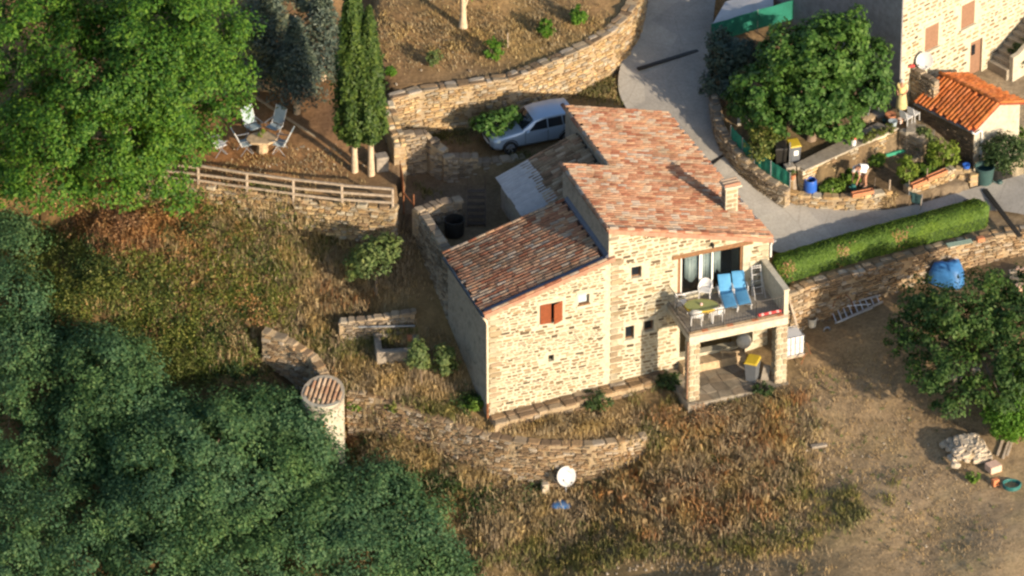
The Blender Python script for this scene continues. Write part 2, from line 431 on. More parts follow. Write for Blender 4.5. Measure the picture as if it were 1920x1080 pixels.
def face_stones(org, x, nrm, length, zb, zt, w=(.18, .45), h=(.09, .2), gap=.025, proud=.02, dep=.12, skip=None, tl=.02, ratio=None):
    """courses of rubble laid on a vertical face; zb and zt are functions of the distance along it"""
    out = []; x = np.asarray(x); nrm = np.asarray(nrm); org = np.asarray(org)
    zlo = min(zb(length * k / 40) for k in range(41)); z = max(zt(length * k / 40) for k in range(41)) - gap
    while z > zlo:
        rh = random.uniform(*h); s = -random.uniform(0, .2)
        while s < length:
            ww = random.uniform(*w) * (.75 + .5 * (rh - h[0]) / (h[1] - h[0] + 1e-6)); hh = rh * random.uniform(.7, 1.0)
            if random.random() < .22: hh = rh * random.uniform(.4, .6)
            sc = s + ww / 2; zc = z - rh / 2 + random.uniform(-.03, .03) + .02 * math.sin(sc * 1.7 + z * 5)
            ok = ww / 2 * .6 < sc < length - ww / 2 * .6 and zc + hh * .5 < zt(sc) and zc > zb(sc)
            if ok and skip: ok = not any(sc + ww / 2 > q[0] and sc - ww / 2 < q[1] and zc + hh / 2 > q[2] and zc - hh / 2 < q[3] for q in skip)
            if ok:
                a, b, c = tilt(x, -nrm, ZV, tl)
                p = org + x * sc + nrm * (proud * random.uniform(.2, 1.3) - dep / 2) + ZV * zc
                out.append(mat4(a * ww, b * dep, c * hh, p))
            s += ww + gap * random.uniform(.7, 1.6)
        z -= rh + gap
    return out
def stone_wall(name, label, pts, thick=.45, mat='wall_stone', core='wall_core', cap=True, nmax=180, w=(.14, .38), h=(.07, .16), both=False, front=(0.0, -1.0), capw=(.3, .6), caph=.10, capover=.03, cat='stone wall', proud=.03, tl=.05, gap=.014, ends=(True, True), capmat=None):
    """rubble wall along pts = [(xy, z bottom, z top)]; the given line is its front face"""
    P = [np.array([p[0][0], p[0][1], 0.]) for p in pts]; zb = [p[1] for p in pts]; zt = [p[2] for p in pts]
    k = len(P); fr = np.array([front[0], front[1], 0])
    nrm = []
    for i in range(k):
        t = unit(P[min(i + 1, k - 1)] - P[max(i - 1, 0)]); n = np.array([t[1], -t[0], 0]); nrm.append(n if n.dot(fr) > 0 else -n)
    root = thing(name, label, cat, (*((P[0] + P[-1]) / 2)[:2], min(zb)))
    mb = MB(); vs = []; fs = []
    for i in range(k):
        f = P[i] - nrm[i] * .05; bk = P[i] - nrm[i] * thick
        vs += [f + ZV * zb[i], f + ZV * (zt[i] - .03), bk + ZV * (zt[i] - .03), bk + ZV * zb[i]]
    for i in range(k - 1): fs += [(4 * i + j, 4 * i + (j + 1) % 4, 4 * i + 4 + (j + 1) % 4, 4 * i + 4 + j) for j in range(4)]
    fs += [(0, 1, 2, 3), tuple(range(4 * k - 4, 4 * k))]
    mb.add(vs, fs); mb.build('core', core, root)
    L = [0]
    for i in range(k - 1): L.append(L[-1] + np.linalg.norm(P[i + 1] - P[i]))
    out = []; caps = []
    for i in range(k - 1):
        d = P[i + 1] - P[i]; ln = np.linalg.norm(d); x = d / ln; n = np.array([x[1], -x[0], 0]); n = n if n.dot(fr) > 0 else -n
        fb = lambda s, i=i, ln=ln: zb[i] + (zb[i + 1] - zb[i]) * s / ln
        ft = lambda s, i=i, ln=ln: zt[i] + (zt[i + 1] - zt[i]) * s / ln - (caph * .5 if cap else 0)
        if n.dot(np.array([0, -1, 0])) > -.35 or both:
            out += face_stones(P[i], x, n, ln, fb, ft, w, h, gap, proud, .2, None, tl)
        if both or n.dot(np.array([0, -1, 0])) <= -.35:
            out += face_stones(P[i] - n * thick, x, -n, ln, fb, ft, w, h, gap, proud, .2, None, tl)
        if cap:
            s = 0
            while s < ln - .05:
                ww = min(random.uniform(*capw), ln - s + .1); nn = 2 if thick > .5 else 1
                for q in range(nn):
                    dp = (thick / nn + capover) * random.uniform(.75, 1.08)
                    a, bb, c = tilt(x, ZV, n, .05)
                    hh = caph * random.uniform(.6, 1.7)
                    zz = zt[i] + (zt[i + 1] - zt[i]) * (s + ww / 2) / ln
                    p = P[i] + x * (s + ww / 2) - n * (thick * (q + .5) / nn) + ZV * (zz - hh * .2)
                    caps.append(mat4(a * (ww - .008), -ZV * hh, c * dp, p))
                s += ww
    for e, i, j in ((ends[0], 0, 1), (ends[1], k - 1, k - 2)):
        if e:
            x = unit(P[i] - P[j]); n = nrm[i]
            if x[1] < .35:
                out += face_stones(P[i] - n * thick, n, x, thick, lambda s: zb[i], lambda s: zt[i], w, h, gap, proud * .6, .2, None, tl)
    lay('stone', 'stone', out, mat, root, nmax)
    if caps: lay('stone', 'coping_stone', caps, capmat or mat, root, 100)
    return root
def roof_tiles(org, dn, ac, ncol, spacing, lens, tl, mats=None, lift=.0, jit=.012, width=.168, start=None):
    """columns of tiles: org at the top corner, dn unit vector down the slope, ac unit vector across; lens(i) gives each column's run"""
    out = []; nr = unit(np.cross(dn, ac)); nr = nr if nr[2] > 0 else -nr
    for i in range(ncol):
        s0 = start(i) if start else 0; run = lens(i); n = max(1, round((run - s0) / tl)); st = (run - s0) / n; sh_ = random.uniform(-.5, .5) * st if n > 3 else 0
        for j in range(n):
            if n > 3 and ((j == 0 and sh_ < 0) or (j == n - 1 and sh_ > 0)):
                pass
            p = org + ac * ((i + .5) * spacing + random.gauss(0, jit * .5)) + dn * (s0 + min(max((j + .5) * st + sh_, st * .5), run - s0 - st * .5) + random.gauss(0, jit)) + nr * (lift + random.gauss(0, .004))
            a, b, c = tilt(dn, np.cross(nr, dn), nr, .015)
            out.append(mat4(a * st, b * width, c * width, p))
    return out

# ---------------------------------------------------------------- plants
def leaf_quads(P, size, up=.35, aspect=.55, dirs=None, flat=0.0):
    """one diamond leaf at every point; up pushes the leaves' faces to the sky"""
    n = len(P); P = np.asarray(P); size = np.broadcast_to(np.asarray(size, float), (n,))
    nr = RNG.normal(size=(n, 3)); nr /= np.linalg.norm(nr, axis=1)[:, None]
    nr[:, 2] = np.abs(nr[:, 2]) + up
    if dirs is not None: nr += dirs * flat
    nr /= np.linalg.norm(nr, axis=1)[:, None]
    t = RNG.normal(size=(n, 3)); t -= nr * (t * nr).sum(1)[:, None]; t /= np.linalg.norm(t, axis=1)[:, None]
    b = np.cross(nr, t); s = size[:, None]
    v = np.stack([P - t * s * .5, P + b * s * aspect * .5 - nr * s * .05, P + t * s * .55, P - b * s * aspect * .5 - nr * s * .05], 1).reshape(-1, 3)
    return v, np.arange(4 * n).reshape(-1, 4)
def ball(n, shell=.0):
    d = RNG.normal(size=(n, 3)); d /= np.linalg.norm(d, axis=1)[:, None]
    r = (shell + (1 - shell) * RNG.random(n) ** (1 / 2.2))[:, None]
    return d * r, d
def crown_points(lobes, nclump, nleaf, rc, low=-.55, shell=.55):
    """clumps of leaves near the surface of each lobe (centre, radii)"""
    out = []; dr = []
    vol = np.array([l[1][0] * l[1][2] for l in lobes]); vol = vol / vol.sum()
    for (c, r), f in zip(lobes, vol):
        k = max(4, int(nclump * f)); q, d = ball(k * 2, shell)
        m = q[:, 2] > low; q = q[m][:k]; d = d[m][:k]
        cc = np.asarray(c) + q * np.asarray(r)
        k = len(cc); rad = rc * RNG.uniform(.6, 1.35, k)
        p, dd = ball(k * nleaf, .15)
        p = p.reshape(k, nleaf, 3) * rad[:, None, None]; p[:, :, 2] *= .7
        out.append((cc[:, None, :] + p).reshape(-1, 3)); dr.append((np.repeat(d, nleaf, 0) + dd * .8))
    return np.concatenate(out), np.concatenate(dr)
def trunk_mesh(base, top, r, limbs, mat, parent, bend=.15):
    base = np.asarray(base, float); top = np.asarray(top, float); mb = MB()
    k = 6; pts = []
    for i in range(k + 1):
        t = i / k; p = base + (top - base) * t
        p[:2] += np.array([math.sin(t * 3.1), math.sin(t * 2.3 + 1) - math.sin(1)]) * bend * np.linalg.norm(top - base) * .15; pts.append(p)
    mb.tube(pts, [r * 1.35] + [r * (1 - .55 * i / k) for i in range(1, k + 1)], 8)
    for e in limbs:
        e = np.asarray(e, float); s = pts[random.choice((2, 3, 4))]; m = (s + e) / 2 + np.array([0, 0, .12 * np.linalg.norm(e - s)])
        mb.tube([s, m, e], [r * .5, r * .3, r * .1], 6)
    return mb.build('trunk', mat, parent, smooth=True)
def tree(name, label, base, lobes, nclump, nleaf, rc, ls, mat, r=.2, bark='bark', cat='tree', group=None, up=.35, shell=.5, low=-.6, aspect=.6):
    root = thing(name, label, cat, base, group)
    lobes = [(np.asarray(c, float), np.asarray(q, float)) for c, q in lobes]
    cen = sum(c for c, q in lobes) / len(lobes)
    trunk_mesh(base, (cen[0], cen[1], cen[2]), r, [c + (RNG.random(3) - .5) * q * .6 for c, q in lobes], bark, root)
    P, d = crown_points(lobes, nclump, nleaf, rc, low, shell)
    v, f = leaf_quads(P, ls * RNG.uniform(.45, 1.6, len(P)), up, aspect, d, .95)
    fastmesh('crown', v, f, mat, root)
    return root

# ================================================================ THE SETTING: ground
def W(*pts): return [np.append(G(px, py, z)[:2], z) for px, py, z in pts]
# survey points (photo pixel and height in metres above the house's front corner) of each level of the hillside
FENCE_L = [(-700, 330, 4.6), (60, 332, 4.9), (250, 338, 5.1), (370, 350, 5.25), (550, 373, 5.3), (740, 394, 5.3)]
BRANCH = [(740, 394, 5.3), (752, 330, 5.7), (757, 285, 6.1), (748, 235, 6.6), (736, 186, 7.2)]
ORCH = [(736, 186, 7.2), (790, 172, 7.2), (880, 160, 7.25), (960, 148, 7.3), (1050, 112, 7.45), (1110, 84, 7.6), (1155, 56, 7.75), (1185, 26, 7.95), (1204, -10, 8.2), (1215, -60, 8.5)]
CURVE = [(490, 622, 1.05), (540, 645, .75), (580, 672, .45), (596, 700, .15), (600, 730, -.1), (650, 735, -.15), (700, 745, -.2), (770, 770, -.3), (850, 798, -.4), (900, 816, -.45), (960, 829, -.45), (1030, 836, -.42), (1110, 837, -.35), (1170, 830, -.3), (1212, 820, -.25)]
ROAD_L = [(1235, -90, 7.3), (1215, -30, 6.95), (1190, 50, 6.45), (1160, 130, 5.85), (1158, 175, 5.55), (1185, 225, 5.2), (1235, 265, 4.9), (1300, 330, 4.4), (1360, 405, 3.85), (1410, 455, 3.45), (1475, 482, 3.2), (1560, 462, 3.2), (1680, 432, 3.25), (1860, 388, 3.35), (1985, 420, 3.3)]
ROAD_R = [(1360, -90, 7.1), (1345, -30, 6.8), (1336, 50, 6.25), (1330, 120, 5.75), (1328, 175, 5.4), (1334, 225, 5.1), (1346, 255, 4.9), (1376, 300, 4.5), (1420, 335, 4.05), (1462, 366, 3.7), (1500, 382, 3.55), (1580, 392, 3.45), (1672, 398, 3.4), (1830, 352, 3.6), (1985, 310, 3.9)]
REG = []   # (polygon, control points); the first that holds a place gives its height
def region(poly, ctrl): REG.append((np.array([p[:2] for p in W(*poly)]), np.array(W(*ctrl))))
rd = [(a, b, c - .25) for a, b, c in ROAD_L + ROAD_R]
region(ROAD_L + ROAD_R[::-1], rd)
# lower vegetable bed, then the upper garden
BED = [(1474, 369, 3.9), (1505, 334, 3.95), (1534, 352, 3.95), (1683, 284, 4.0), (1730, 305, 3.9), (1822, 300, 3.75), (1820, 352, 3.7), (1700, 372, 3.8), (1672, 374, 3.85), (1580, 376, 3.9)]
region(BED, [(1474, 369, 3.85), (1600, 340, 3.95), (1683, 284, 4.0), (1740, 330, 3.9), (1822, 320, 3.75), (1672, 372, 3.85)])
region([(1328, 175, 5.4), (1334, 225, 5.2), (1376, 298, 4.9), (1420, 333, 4.75), (1474, 369, 4.7), (1507, 334, 5.0), (1683, 250, 5.05), (1730, 262, 5.0), (1822, 296, 3.9), (1915, 240, 4.4), (1960, 230, 4.6), (2100, 100, 6.2), (2100, -250, 9), (1380, -250, 8), (1345, -30, 6.9), (1336, 50, 6.3)],
       [(1345, 180, 5.4), (1390, 270, 5.0), (1475, 340, 4.9), (1600, 270, 5.05), (1690, 205, 5.2), (1700, 165, 5.2), (1500, 130, 5.5), (1400, 60, 6.0), (1600, 60, 5.9), (1800, 150, 5.0), (1830, 290, 3.9), (1900, 250, 4.3), (1960, 130, 4.9), (1960, 230, 4.3), (1400, -150, 7.5), (1900, -200, 8), (1740, 255, 4.9)])
region([(a, b - 7, c) for a, b, c in ORCH] + [(1240, -260, 10), (690, -260, 10), (705, 120, 7.5)],
       [(a, b, c - .05) for a, b, c in ORCH] + [(870, 55, 7.9), (1080, 25, 8.1), (800, 120, 7.5), (740, 20, 8.0), (740, 140, 7.4), (900, -60, 8.6), (1150, -80, 8.8), (750, -150, 9)])
region([(a, b - 7, c) for a, b, c in FENCE_L] + BRANCH[1:] + [(705, 120, 7.4), (690, -260, 10), (-900, -260, 9), (-900, 330, 4.5)],
       FENCE_L + [(500, 285, 5.55), (650, 330, 5.4), (400, 310, 5.35), (600, 220, 6.0), (500, 160, 6.4), (640, 120, 6.8), (720, 330, 5.4), (730, 190, 6.6), (700, 120, 7.2), (300, 200, 5.8), (100, 100, 6), (0, 300, 4.8), (500, 20, 7.6), (600, -80, 8.5), (100, -150, 7.5)])
# the yard with the car, the sunken court between yard and house
region([(757, 285, 5.0), (748, 235, 5.0), (736, 186, 5.0)] + [(a, b, 5.2) for a, b, c in ORCH[1:7]] + [(1165, 130, 5.8), (1158, 175, 5.55), (1185, 225, 5.2), (1300, 330, 4.5), (1200, 330, 5), (985, 306, 5.1), (905, 318, 5.0), (850, 318, 5.0), (795, 278, 5.0)],
       [(760, 270, 5.0), (800, 230, 5.05), (955, 288, 5.1), (900, 220, 5.15), (1060, 185, 5.35), (1158, 165, 5.6), (1120, 150, 5.6), (1185, 225, 5.2), (1300, 330, 4.5), (850, 318, 5.0)])
region([(757, 290, 4.6), (795, 282, 4.6), (850, 320, 4.5), (905, 320, 4.4), (985, 308, 4.4), (1100, 380, 4.3), (1000, 460, 4.2), (838, 478, 4.1), (781, 420, 4.1), (745, 388, 4.4)],
       [(757, 300, 4.6), (780, 400, 4.2), (850, 400, 4.15), (900, 380, 4.2), (980, 350, 4.3)])
# the strip the hedge stands on
HEDGEW = [(1476, 556, 2.95), (1520, 538, 3.0), (1600, 515, 3.0), (1700, 486, 3.0), (1800, 459, 3.0), (1885, 440, 3.05), (1990, 428, 3.1)]
region([(a, b - 8, c) for a, b, c in HEDGEW] + [(1985, 420, 3.2), (1860, 388, 3.2), (1680, 432, 3.1), (1560, 462, 3.1), (1475, 482, 3.1)], [(a, b - 8, c - .05) for a, b, c in HEDGEW] + [(1860, 388, 3.2), (1680, 432, 3.1), (1475, 482, 3.1)])
# the slope below the curved wall
LOWC = [(480, 640, .7), (300, 620, .5), (100, 600, .3), (560, 690, -1.0), (580, 740, -2.0), (650, 850, -2.9), (700, 802, -1.6), (760, 836, -1.9), (850, 868, -2.0), (960, 892, -2.15), (1100, 888, -2.0), (1180, 872, -1.5), (1230, 850, -.9), (1065, 935, -2.6), (940, 1000, -3.9), (1100, 1000, -3.4), (1260, 960, -2.1), (1300, 1080, -3.0), (1000, 1090, -5.0), (400, 700, -.3), (250, 640, .2), (100, 560, .8), (0, 560, .3), (300, 900, -7.5), (100, 800, -6.5), (600, 950, -5.5), (400, 1080, -8.5), (0, 1080, -9.5), (800, 1080, -6), (150, 680, -3.0), (0, 700, -4), (-300, 800, -7), (200, 1400, -14), (1000, 1400, -9), (200, 2400, -28), (1100, 2400, -26), (-800, 1500, -17), (-1500, 2600, -34), (-1000, 900, -10), (1200, 3500, -42), (200, 3500, -44)]
region([(a + 4 * (i < 5), b - 7, c) for i, (a, b, c) in enumerate(CURVE)] + [(1245, 855, -.9), (1290, 1000, -2.5), (1330, 1500, -8), (1400, 3500, -40), (-2500, 3500, -45), (-2500, 620, -6), (100, 600, .3), (300, 620, .5)], LOWC)
# everything else: the banks beside and in front of the house, the field to the right
BANK = [(915, 780, 0), (879, 687, 1.07), (851, 625, 1.6), (834, 575, 2.3), (812, 525, 2.8), (790, 487, 3.0), (779, 428, 4.1), (1050, 755, .0), (1200, 715, .2), (1280, 700, .35), (1370, 735, .42), (1450, 725, .42)] + [(a, b, c - .12) for a, b, c in CURVE] + \
    [(700, 650, 1.0), (620, 560, 1.9), (700, 520, 2.6), (650, 450, 3.8), (740, 430, 4.1), (570, 415, 4.2), (450, 405, 4.2), (370, 378, 4.5), (300, 400, 4.0), (240, 385, 4.3), (400, 580, 1.5), (250, 540, 1.4), (130, 480, 1.6), (0, 430, 1.6), (-200, 430, 1.5), (330, 620, .4), (-500, 500, 0), (200, 420, 3.2), (100, 580, .6), (0, 540, .7),
     (1300, 810, -.4), (1270, 900, -1.4), (1400, 860, -.6), (1500, 900, -.7), (1500, 770, .25), (1500, 650, .9), (1600, 700, .75), (1700, 900, -.2), (1700, 1060, -1.2), (1450, 1060, -2.0), (1300, 1000, -2.4), (1310, 1080, -2.9), (1900, 1000, -.1), (1900, 760, 1.0), (1640, 610, 1.4), (1800, 560, 1.7), (1900, 520, 1.9), (2100, 700, 1.5), (2100, 500, 2), (1700, 1400, -5), (1800, 2400, -22), (1500, 2400, -24), (2600, 2000, -14), (1700, 3500, -40), (3000, 3500, -38), (1480, 585, 1.1), (1700, 530, 1.6), (1930, 470, 2.0), (1250, 870, -.95)]
POLYALL = np.array(W(*BANK))
def inpoly(x, y, poly):
    r = np.zeros(x.shape, bool); n = len(poly); j = n - 1
    for i in range(n):
        xi, yi = poly[i]; xj, yj = poly[j]
        c = ((yi > y) != (yj > y)) & (x < (xj - xi) * (y - yi) / (yj - yi + 1e-12) + xi); r ^= c; j = i
    return r
def idw(x, y, ctrl, vals=None, p=3.0):
    num = np.zeros(x.shape); den = np.zeros(x.shape)
    for k, c in enumerate(ctrl):
        wt = 1.0 / ((x - c[0]) ** 2 + (y - c[1]) ** 2 + .05) ** (p / 2); num += wt * (c[2] if vals is None else vals[k]); den += wt
    return num / den
def soften(z, r=4, passes=3):
    for _ in range(passes):
        for ax in (0, 1):
            p = np.concatenate([np.repeat(np.take(z, [0], ax), r, ax), z, np.repeat(np.take(z, [-1], ax), r, ax)], ax); c = np.cumsum(p, ax); c = np.concatenate([np.zeros_like(np.take(c, [0], ax)), c], ax)
            n = z.shape[ax]; z = (np.take(c, range(2 * r + 1, 2 * r + 1 + n), ax) - np.take(c, range(n), ax)) / (2 * r + 1)
    return z
def zexact(x, y):
    z = soften(idw(x, y, POLYALL, None, 2.6)); done = np.zeros(x.shape, bool)
    for k, (poly, ctrl) in enumerate(REG):
        m = inpoly(x, y, poly) & ~done
        if m.any(): zr = idw(x, y, ctrl); z[m] = (soften(zr) if k else zr)[m]; done |= m
    zb = soften(z, 6)                                   # where no wall stands between two levels the ground runs on smoothly
    for blend in ([(1222, 826, -.4), (1300, 826, -.4), (1340, 1000, -2), (1400, 1700, -10), (1430, 3400, -40), (1250, 3400, -40), (1220, 1700, -10), (1225, 1000, -2.4)], [(-2400, 540, 0), (470, 590, 1), (480, 660, .6), (300, 680, 0), (-2400, 700, -6)]):
        m = inpoly(x, y, np.array([p[:2] for p in W(*blend)])); z[m] = zb[m]
    return z
def axis(lo, hi, step, far):
    mid = np.arange(lo, hi + 1e-6, step); g = [1.]
    while g[-1] < far: g.append(g[-1] * 1.5)
    g = np.array(g[1:]); return np.concatenate([lo - g[::-1], mid, hi + g])
XS = axis(-27, 27, .2, 220); YS = axis(-22, 48, .2, 220)
gx, gy = np.meshgrid(XS, YS)
gz = zexact(gx, gy)
def smooth_noise(x, y, sc, seed):
    r = np.random.default_rng(seed); t = np.zeros(x.shape)
    for k in range(7):
        a = r.uniform(0, 6.28); f = sc * r.uniform(.6, 1.6); t += np.sin((x * math.cos(a) + y * math.sin(a)) * f + r.uniform(0, 6.28))
    return t / 7
_fa = gx * U[0] + gy * U[1]; _fb = gx * V[0] + gy * V[1]
gz = np.where((_fa > 5.9) & (_fa < 12.2) & (_fb > .35) & (_fb < 5.2), -1.3, gz)     # cellar under the house, its floor sunk to keep the opening dark
inroad = inpoly(gx, gy, REG[0][0])
GZ0 = gz.copy()
gz = gz + np.where(inroad, 0, .03 * smooth_noise(gx, gy, 1.4, 1) + .025 * smooth_noise(gx, gy, 4.5, 2) + .012 * RNG.normal(size=gx.shape))
# soil colours of the places
SOIL = [(1700, 900, 0, (.25, .195, .135)), (1600, 760, 0, (.24, .185, .125)), (1850, 1020, 0, (.245, .19, .13)), (1500, 950, 0, (.22, .17, .105)), (1300, 900, 0, (.19, .14, .085)), (1100, 960, -2, (.13, .10, .05)), (900, 1000, -3, (.12, .09, .05)),
        (1050, 790, 0, (.17, .125, .07)), (1600, 640, 1, (.22, .155, .09)), (1800, 600, 1.5, (.15, .11, .07)), (700, 700, .5, (.21, .155, .075)), (600, 560, 2, (.22, .155, .08)), (680, 470, 3, (.15, .105, .065)), (400, 500, 2, (.15, .11, .05)), (200, 480, 1.5, (.14, .09, .045)),
        (560, 300, 5.5, (.25, .15, .08)), (450, 300, 5.4, (.25, .13, .065)), (640, 230, 6, (.16, .10, .065)), (550, 100, 6.8, (.14, .09, .055)), (200, 200, 6, (.10, .075, .04)),
        (850, 60, 8, (.25, .165, .085)), (1000, 40, 8, (.24, .165, .085)), (1100, 40, 8, (.22, .145, .08)), (900, 240, 5, (.12, .09, .06)), (1110, 165, 5.5, (.20, .15, .08)), (830, 390, 4.2, (.12, .10, .08)),
        (300, 900, -7, (.06, .05, .03)), (1450, 250, 5, (.20, .15, .10)), (1600, 340, 4, (.10, .075, .05)), (1750, 200, 5, (.16, .13, .10)), (1880, 280, 4, (.22, .20, .17))]
sw = np.array(W(*[(a, b, c) for a, b, c, d in SOIL]))
soil = np.stack([idw(gx, gy, sw, [s[3][k] for s in SOIL], 2.6) for k in range(3)], -1)
ny, nx = gx.shape
ii = np.arange(nx * ny).reshape(ny, nx)
gf = np.stack([ii[:-1, :-1], ii[:-1, 1:], ii[1:, 1:], ii[1:, :-1]], -1).reshape(-1, 4)
ground = fastmesh('ground', np.stack([gx, gy, gz], -1).reshape(-1, 3), gf, 'ground', smooth=True)
ground['kind'] = 'structure'
ca = ground.data.color_attributes.new('soil', 'FLOAT_COLOR', 'POINT')
ca.data.foreach_set('color', np.concatenate([soil.reshape(-1, 3), np.ones((nx * ny, 1))], 1).astype(np.float32).ravel())
def Zf(x, y):
    x = np.atleast_1d(x); y = np.atleast_1d(y)
    i = np.clip(np.searchsorted(XS, x) - 1, 0, nx - 2); j = np.clip(np.searchsorted(YS, y) - 1, 0, ny - 2)
    fx = np.clip((x - XS[i]) / (XS[i + 1] - XS[i]), 0, 1); fy = np.clip((y - YS[j]) / (YS[j + 1] - YS[j]), 0, 1)
    return gz[j, i] * (1 - fx) * (1 - fy) + gz[j, i + 1] * fx * (1 - fy) + gz[j + 1, i] * (1 - fx) * fy + gz[j + 1, i + 1] * fx * fy
def GT(px, py):
    """places on the ground seen at photo pixels"""
    px = np.atleast_1d(np.asarray(px, float)); py = np.atleast_1d(np.asarray(py, float))
    d = FWD * FPX + RGT * (px - 960)[:, None] + UPV * (540 - py)[:, None]
    out = np.zeros((len(px), 3)); done = np.zeros(len(px), bool)
    for z in np.arange(12, -18, -.08):
        t = (z - CAM[2]) / d[:, 2]; p = CAM + d * t[:, None]; hit = (~done) & (Zf(p[:, 0], p[:, 1]) >= z)
        out[hit] = p[hit]; done |= hit
    out[:, 2] = Zf(out[:, 0], out[:, 1])
    return out
def gt(px, py): return GT(px, py)[0]
def xy(px, py, z): return G(px, py, z)[:2]
# the lane
def resample(pts, n):
    P = np.array(pts, float); s = np.concatenate([[0], np.cumsum(np.linalg.norm(np.diff(P, axis=0), axis=1))]); q = np.linspace(0, s[-1], n)
    return np.stack([np.interp(q, s, P[:, k]) for k in range(P.shape[1])], -1)
def lane(Lp, Rp, n=7, sub=5):
    A = np.array(W(*Lp)); B = np.array(W(*Rp)); m = (len(A) - 1) * sub + 1
    t = np.linspace(0, len(A) - 1, m); A = np.stack([np.interp(t, range(len(A)), A[:, k]) for k in range(3)], -1); B = np.stack([np.interp(t, range(len(B)), B[:, k]) for k in range(3)], -1)
    for _ in range(4):
        for E_ in (A, B): E_[1:-1] = E_[1:-1] * .5 + (E_[:-2] + E_[2:]) * .25
    vs = np.concatenate([A + (B - A) * k / n for k in range(n + 1)]); vs[:, 2] += .012 * np.sin(vs[:, 0] * 1.7) * np.cos(vs[:, 1] * 1.3)
    fs = [(k * m + i, k * m + i + 1, (k + 1) * m + i + 1, (k + 1) * m + i) for k in range(n) for i in range(m - 1)]
    return vs, np.array(fs)
v, f = lane(ROAD_L, ROAD_R)
v[:, 2] += .035
road = fastmesh('road', v, f, 'road', smooth=True); road['kind'] = 'structure'
for i, (p, q, wd) in enumerate([((1196, 132, 5.85), (1308, 97, 5.9), .2), ((1330, 312, 4.45), (1362, 288, 4.55), .22), ((1846, 358, 3.58), (1912, 446, 3.3), .22)]):
    mb = MB(); a, c = W(p, q); a[2] += .075; c[2] += .075
    dr = mb.beam(a, c, wd, .06).build('drain_channel', 'dark_metal', road)
    k = int(np.linalg.norm(c - a) / .12)
    for j in range(0): pass

# ================================================================ THE STONE HOUSE
house = thing('stone_house', 'cream stone house with red tiled roofs and balcony in the middle', 'house', (0, 0, 0))
LW = 5.48                                   # where the lower wing meets the taller part
def zl(a): return 5.26 + .268 * (a + .18)   # lower roof
def zu(a): return 8.28 - .284 * (a - 5.42)  # upper roof
def ar(b): return 12.82 - .055 * b          # skewed right-hand side
OPEN = dict(shutter=(2.36, 3.34, 4.15, 5.1), small=(4.1, 4.6, 4.66, 5.2), upper=(6.5, 6.96, 5.5, 6.08), lower=(6.25, 6.66, 2.42, 3.12), shaded=(7.12, 7.55, 2.65, 3.2), vent=(2.74, 3.0, 2.12, 2.46), patio=(8.62, 11.62, 4.0, 6.02))
def top_prism(foot, zb, ztop):
    n = len(foot); mb = MB()
    mb.add([H(a, b, zb) for a, b in foot] + [H(a, b, ztop(a, b)) for a, b in foot], [tuple(range(n))[::-1], tuple(range(n, 2 * n))] + [(i, (i + 1) % n, n + (i + 1) % n, n + i) for i in range(n)])
    return mb
wing = top_prism([(0, 0), (LW, 0), (LW, 4.85), (0, 4.85)], -.6, lambda a, b: zl(a) - .12).build('wall', 'house_mortar', house)
main = top_prism([(LW, -.004), (ar(0), -.004), (ar(5.45), 5.45), (LW, 5.45)], -.6, lambda a, b: zu(a) - .14).build('wall', 'house_mortar', house)
rear = top_prism([(7.68, 5.45), (ar(5.45), 5.45), (ar(10.75), 10.75), (7.6, 10.75)], 2.5, lambda a, b: zu(a) - .14).build('wall', 'house_mortar', house)
tag(rear, 'rear wall beside the lane')
cut(wing, [hcut(o[0], o[1], -.5, .42, o[2], o[3]) for o in (OPEN['shutter'], OPEN['small'], OPEN['vent'])])
cut(main, [hcut(o[0], o[1], -.5, .42 if k != 'patio' else 1.4, o[2], o[3]) for k, o in OPEN.items() if k in ('upper', 'lower', 'shaded', 'patio')] + [hcut(8.75, 12.15, -.5, .4, .95, 3.2), hcut(6.5, 12.15, .38, 5.0, -.55, 3.2)])
# rough grey coats on the shaded faces, their shade put into the colour
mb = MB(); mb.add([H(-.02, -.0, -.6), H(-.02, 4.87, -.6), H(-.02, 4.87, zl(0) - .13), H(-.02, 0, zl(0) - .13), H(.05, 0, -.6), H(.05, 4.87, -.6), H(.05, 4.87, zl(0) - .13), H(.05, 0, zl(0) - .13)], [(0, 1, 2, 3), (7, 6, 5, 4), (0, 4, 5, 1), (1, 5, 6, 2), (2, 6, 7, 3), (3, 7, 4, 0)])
mb.build('shade_toned_side', 'house_render_grey', house)
mb = MB(); mb.hbox(LW - .02, LW + .05, .0, 5.47, 6.3, zu(LW) - .16); mb.build('shade_toned_side', 'house_render_grey', house)
mb = MB(); mb.hbox(7.6, 7.7, 5.46, 10.77, 4.0, zu(7.6) - .16); mb.build('shade_toned_side', 'house_render_grey', house)
# facing stones of the front
skip = [(o[0] - .10, o[1] + .10, o[2] - .12, o[3] + .14) for k, o in OPEN.items() if k not in ('patio', 'vent')] + [(2.66, 3.08, 2.05, 2.52), (8.5, 11.75, 3.9, 6.02), (8.3, 12.1, 5.98, 6.24), (8.0, 12.7, 3.45, 3.98), (8.65, 12.25, .5, 3.3), (5.36, 5.56, -1, 6.6)]
st = face_stones(H(0, 0, 0), U, -V, LW - .02, lambda s: .03 * s - .2, lambda s: zl(s) - .16, (.12, .40), (.055, .15), .036, .03, .12, skip, .02)
st += face_stones(H(LW + .05, 0, 0), U, -V, ar(0) - LW - .1, lambda s: .2, lambda s: zu(s + LW) - .18, (.14, .44), (.065, .18), .04, .03, .12, [(a - LW, b - LW, c, d) for a, b, c, d in skip], .02)
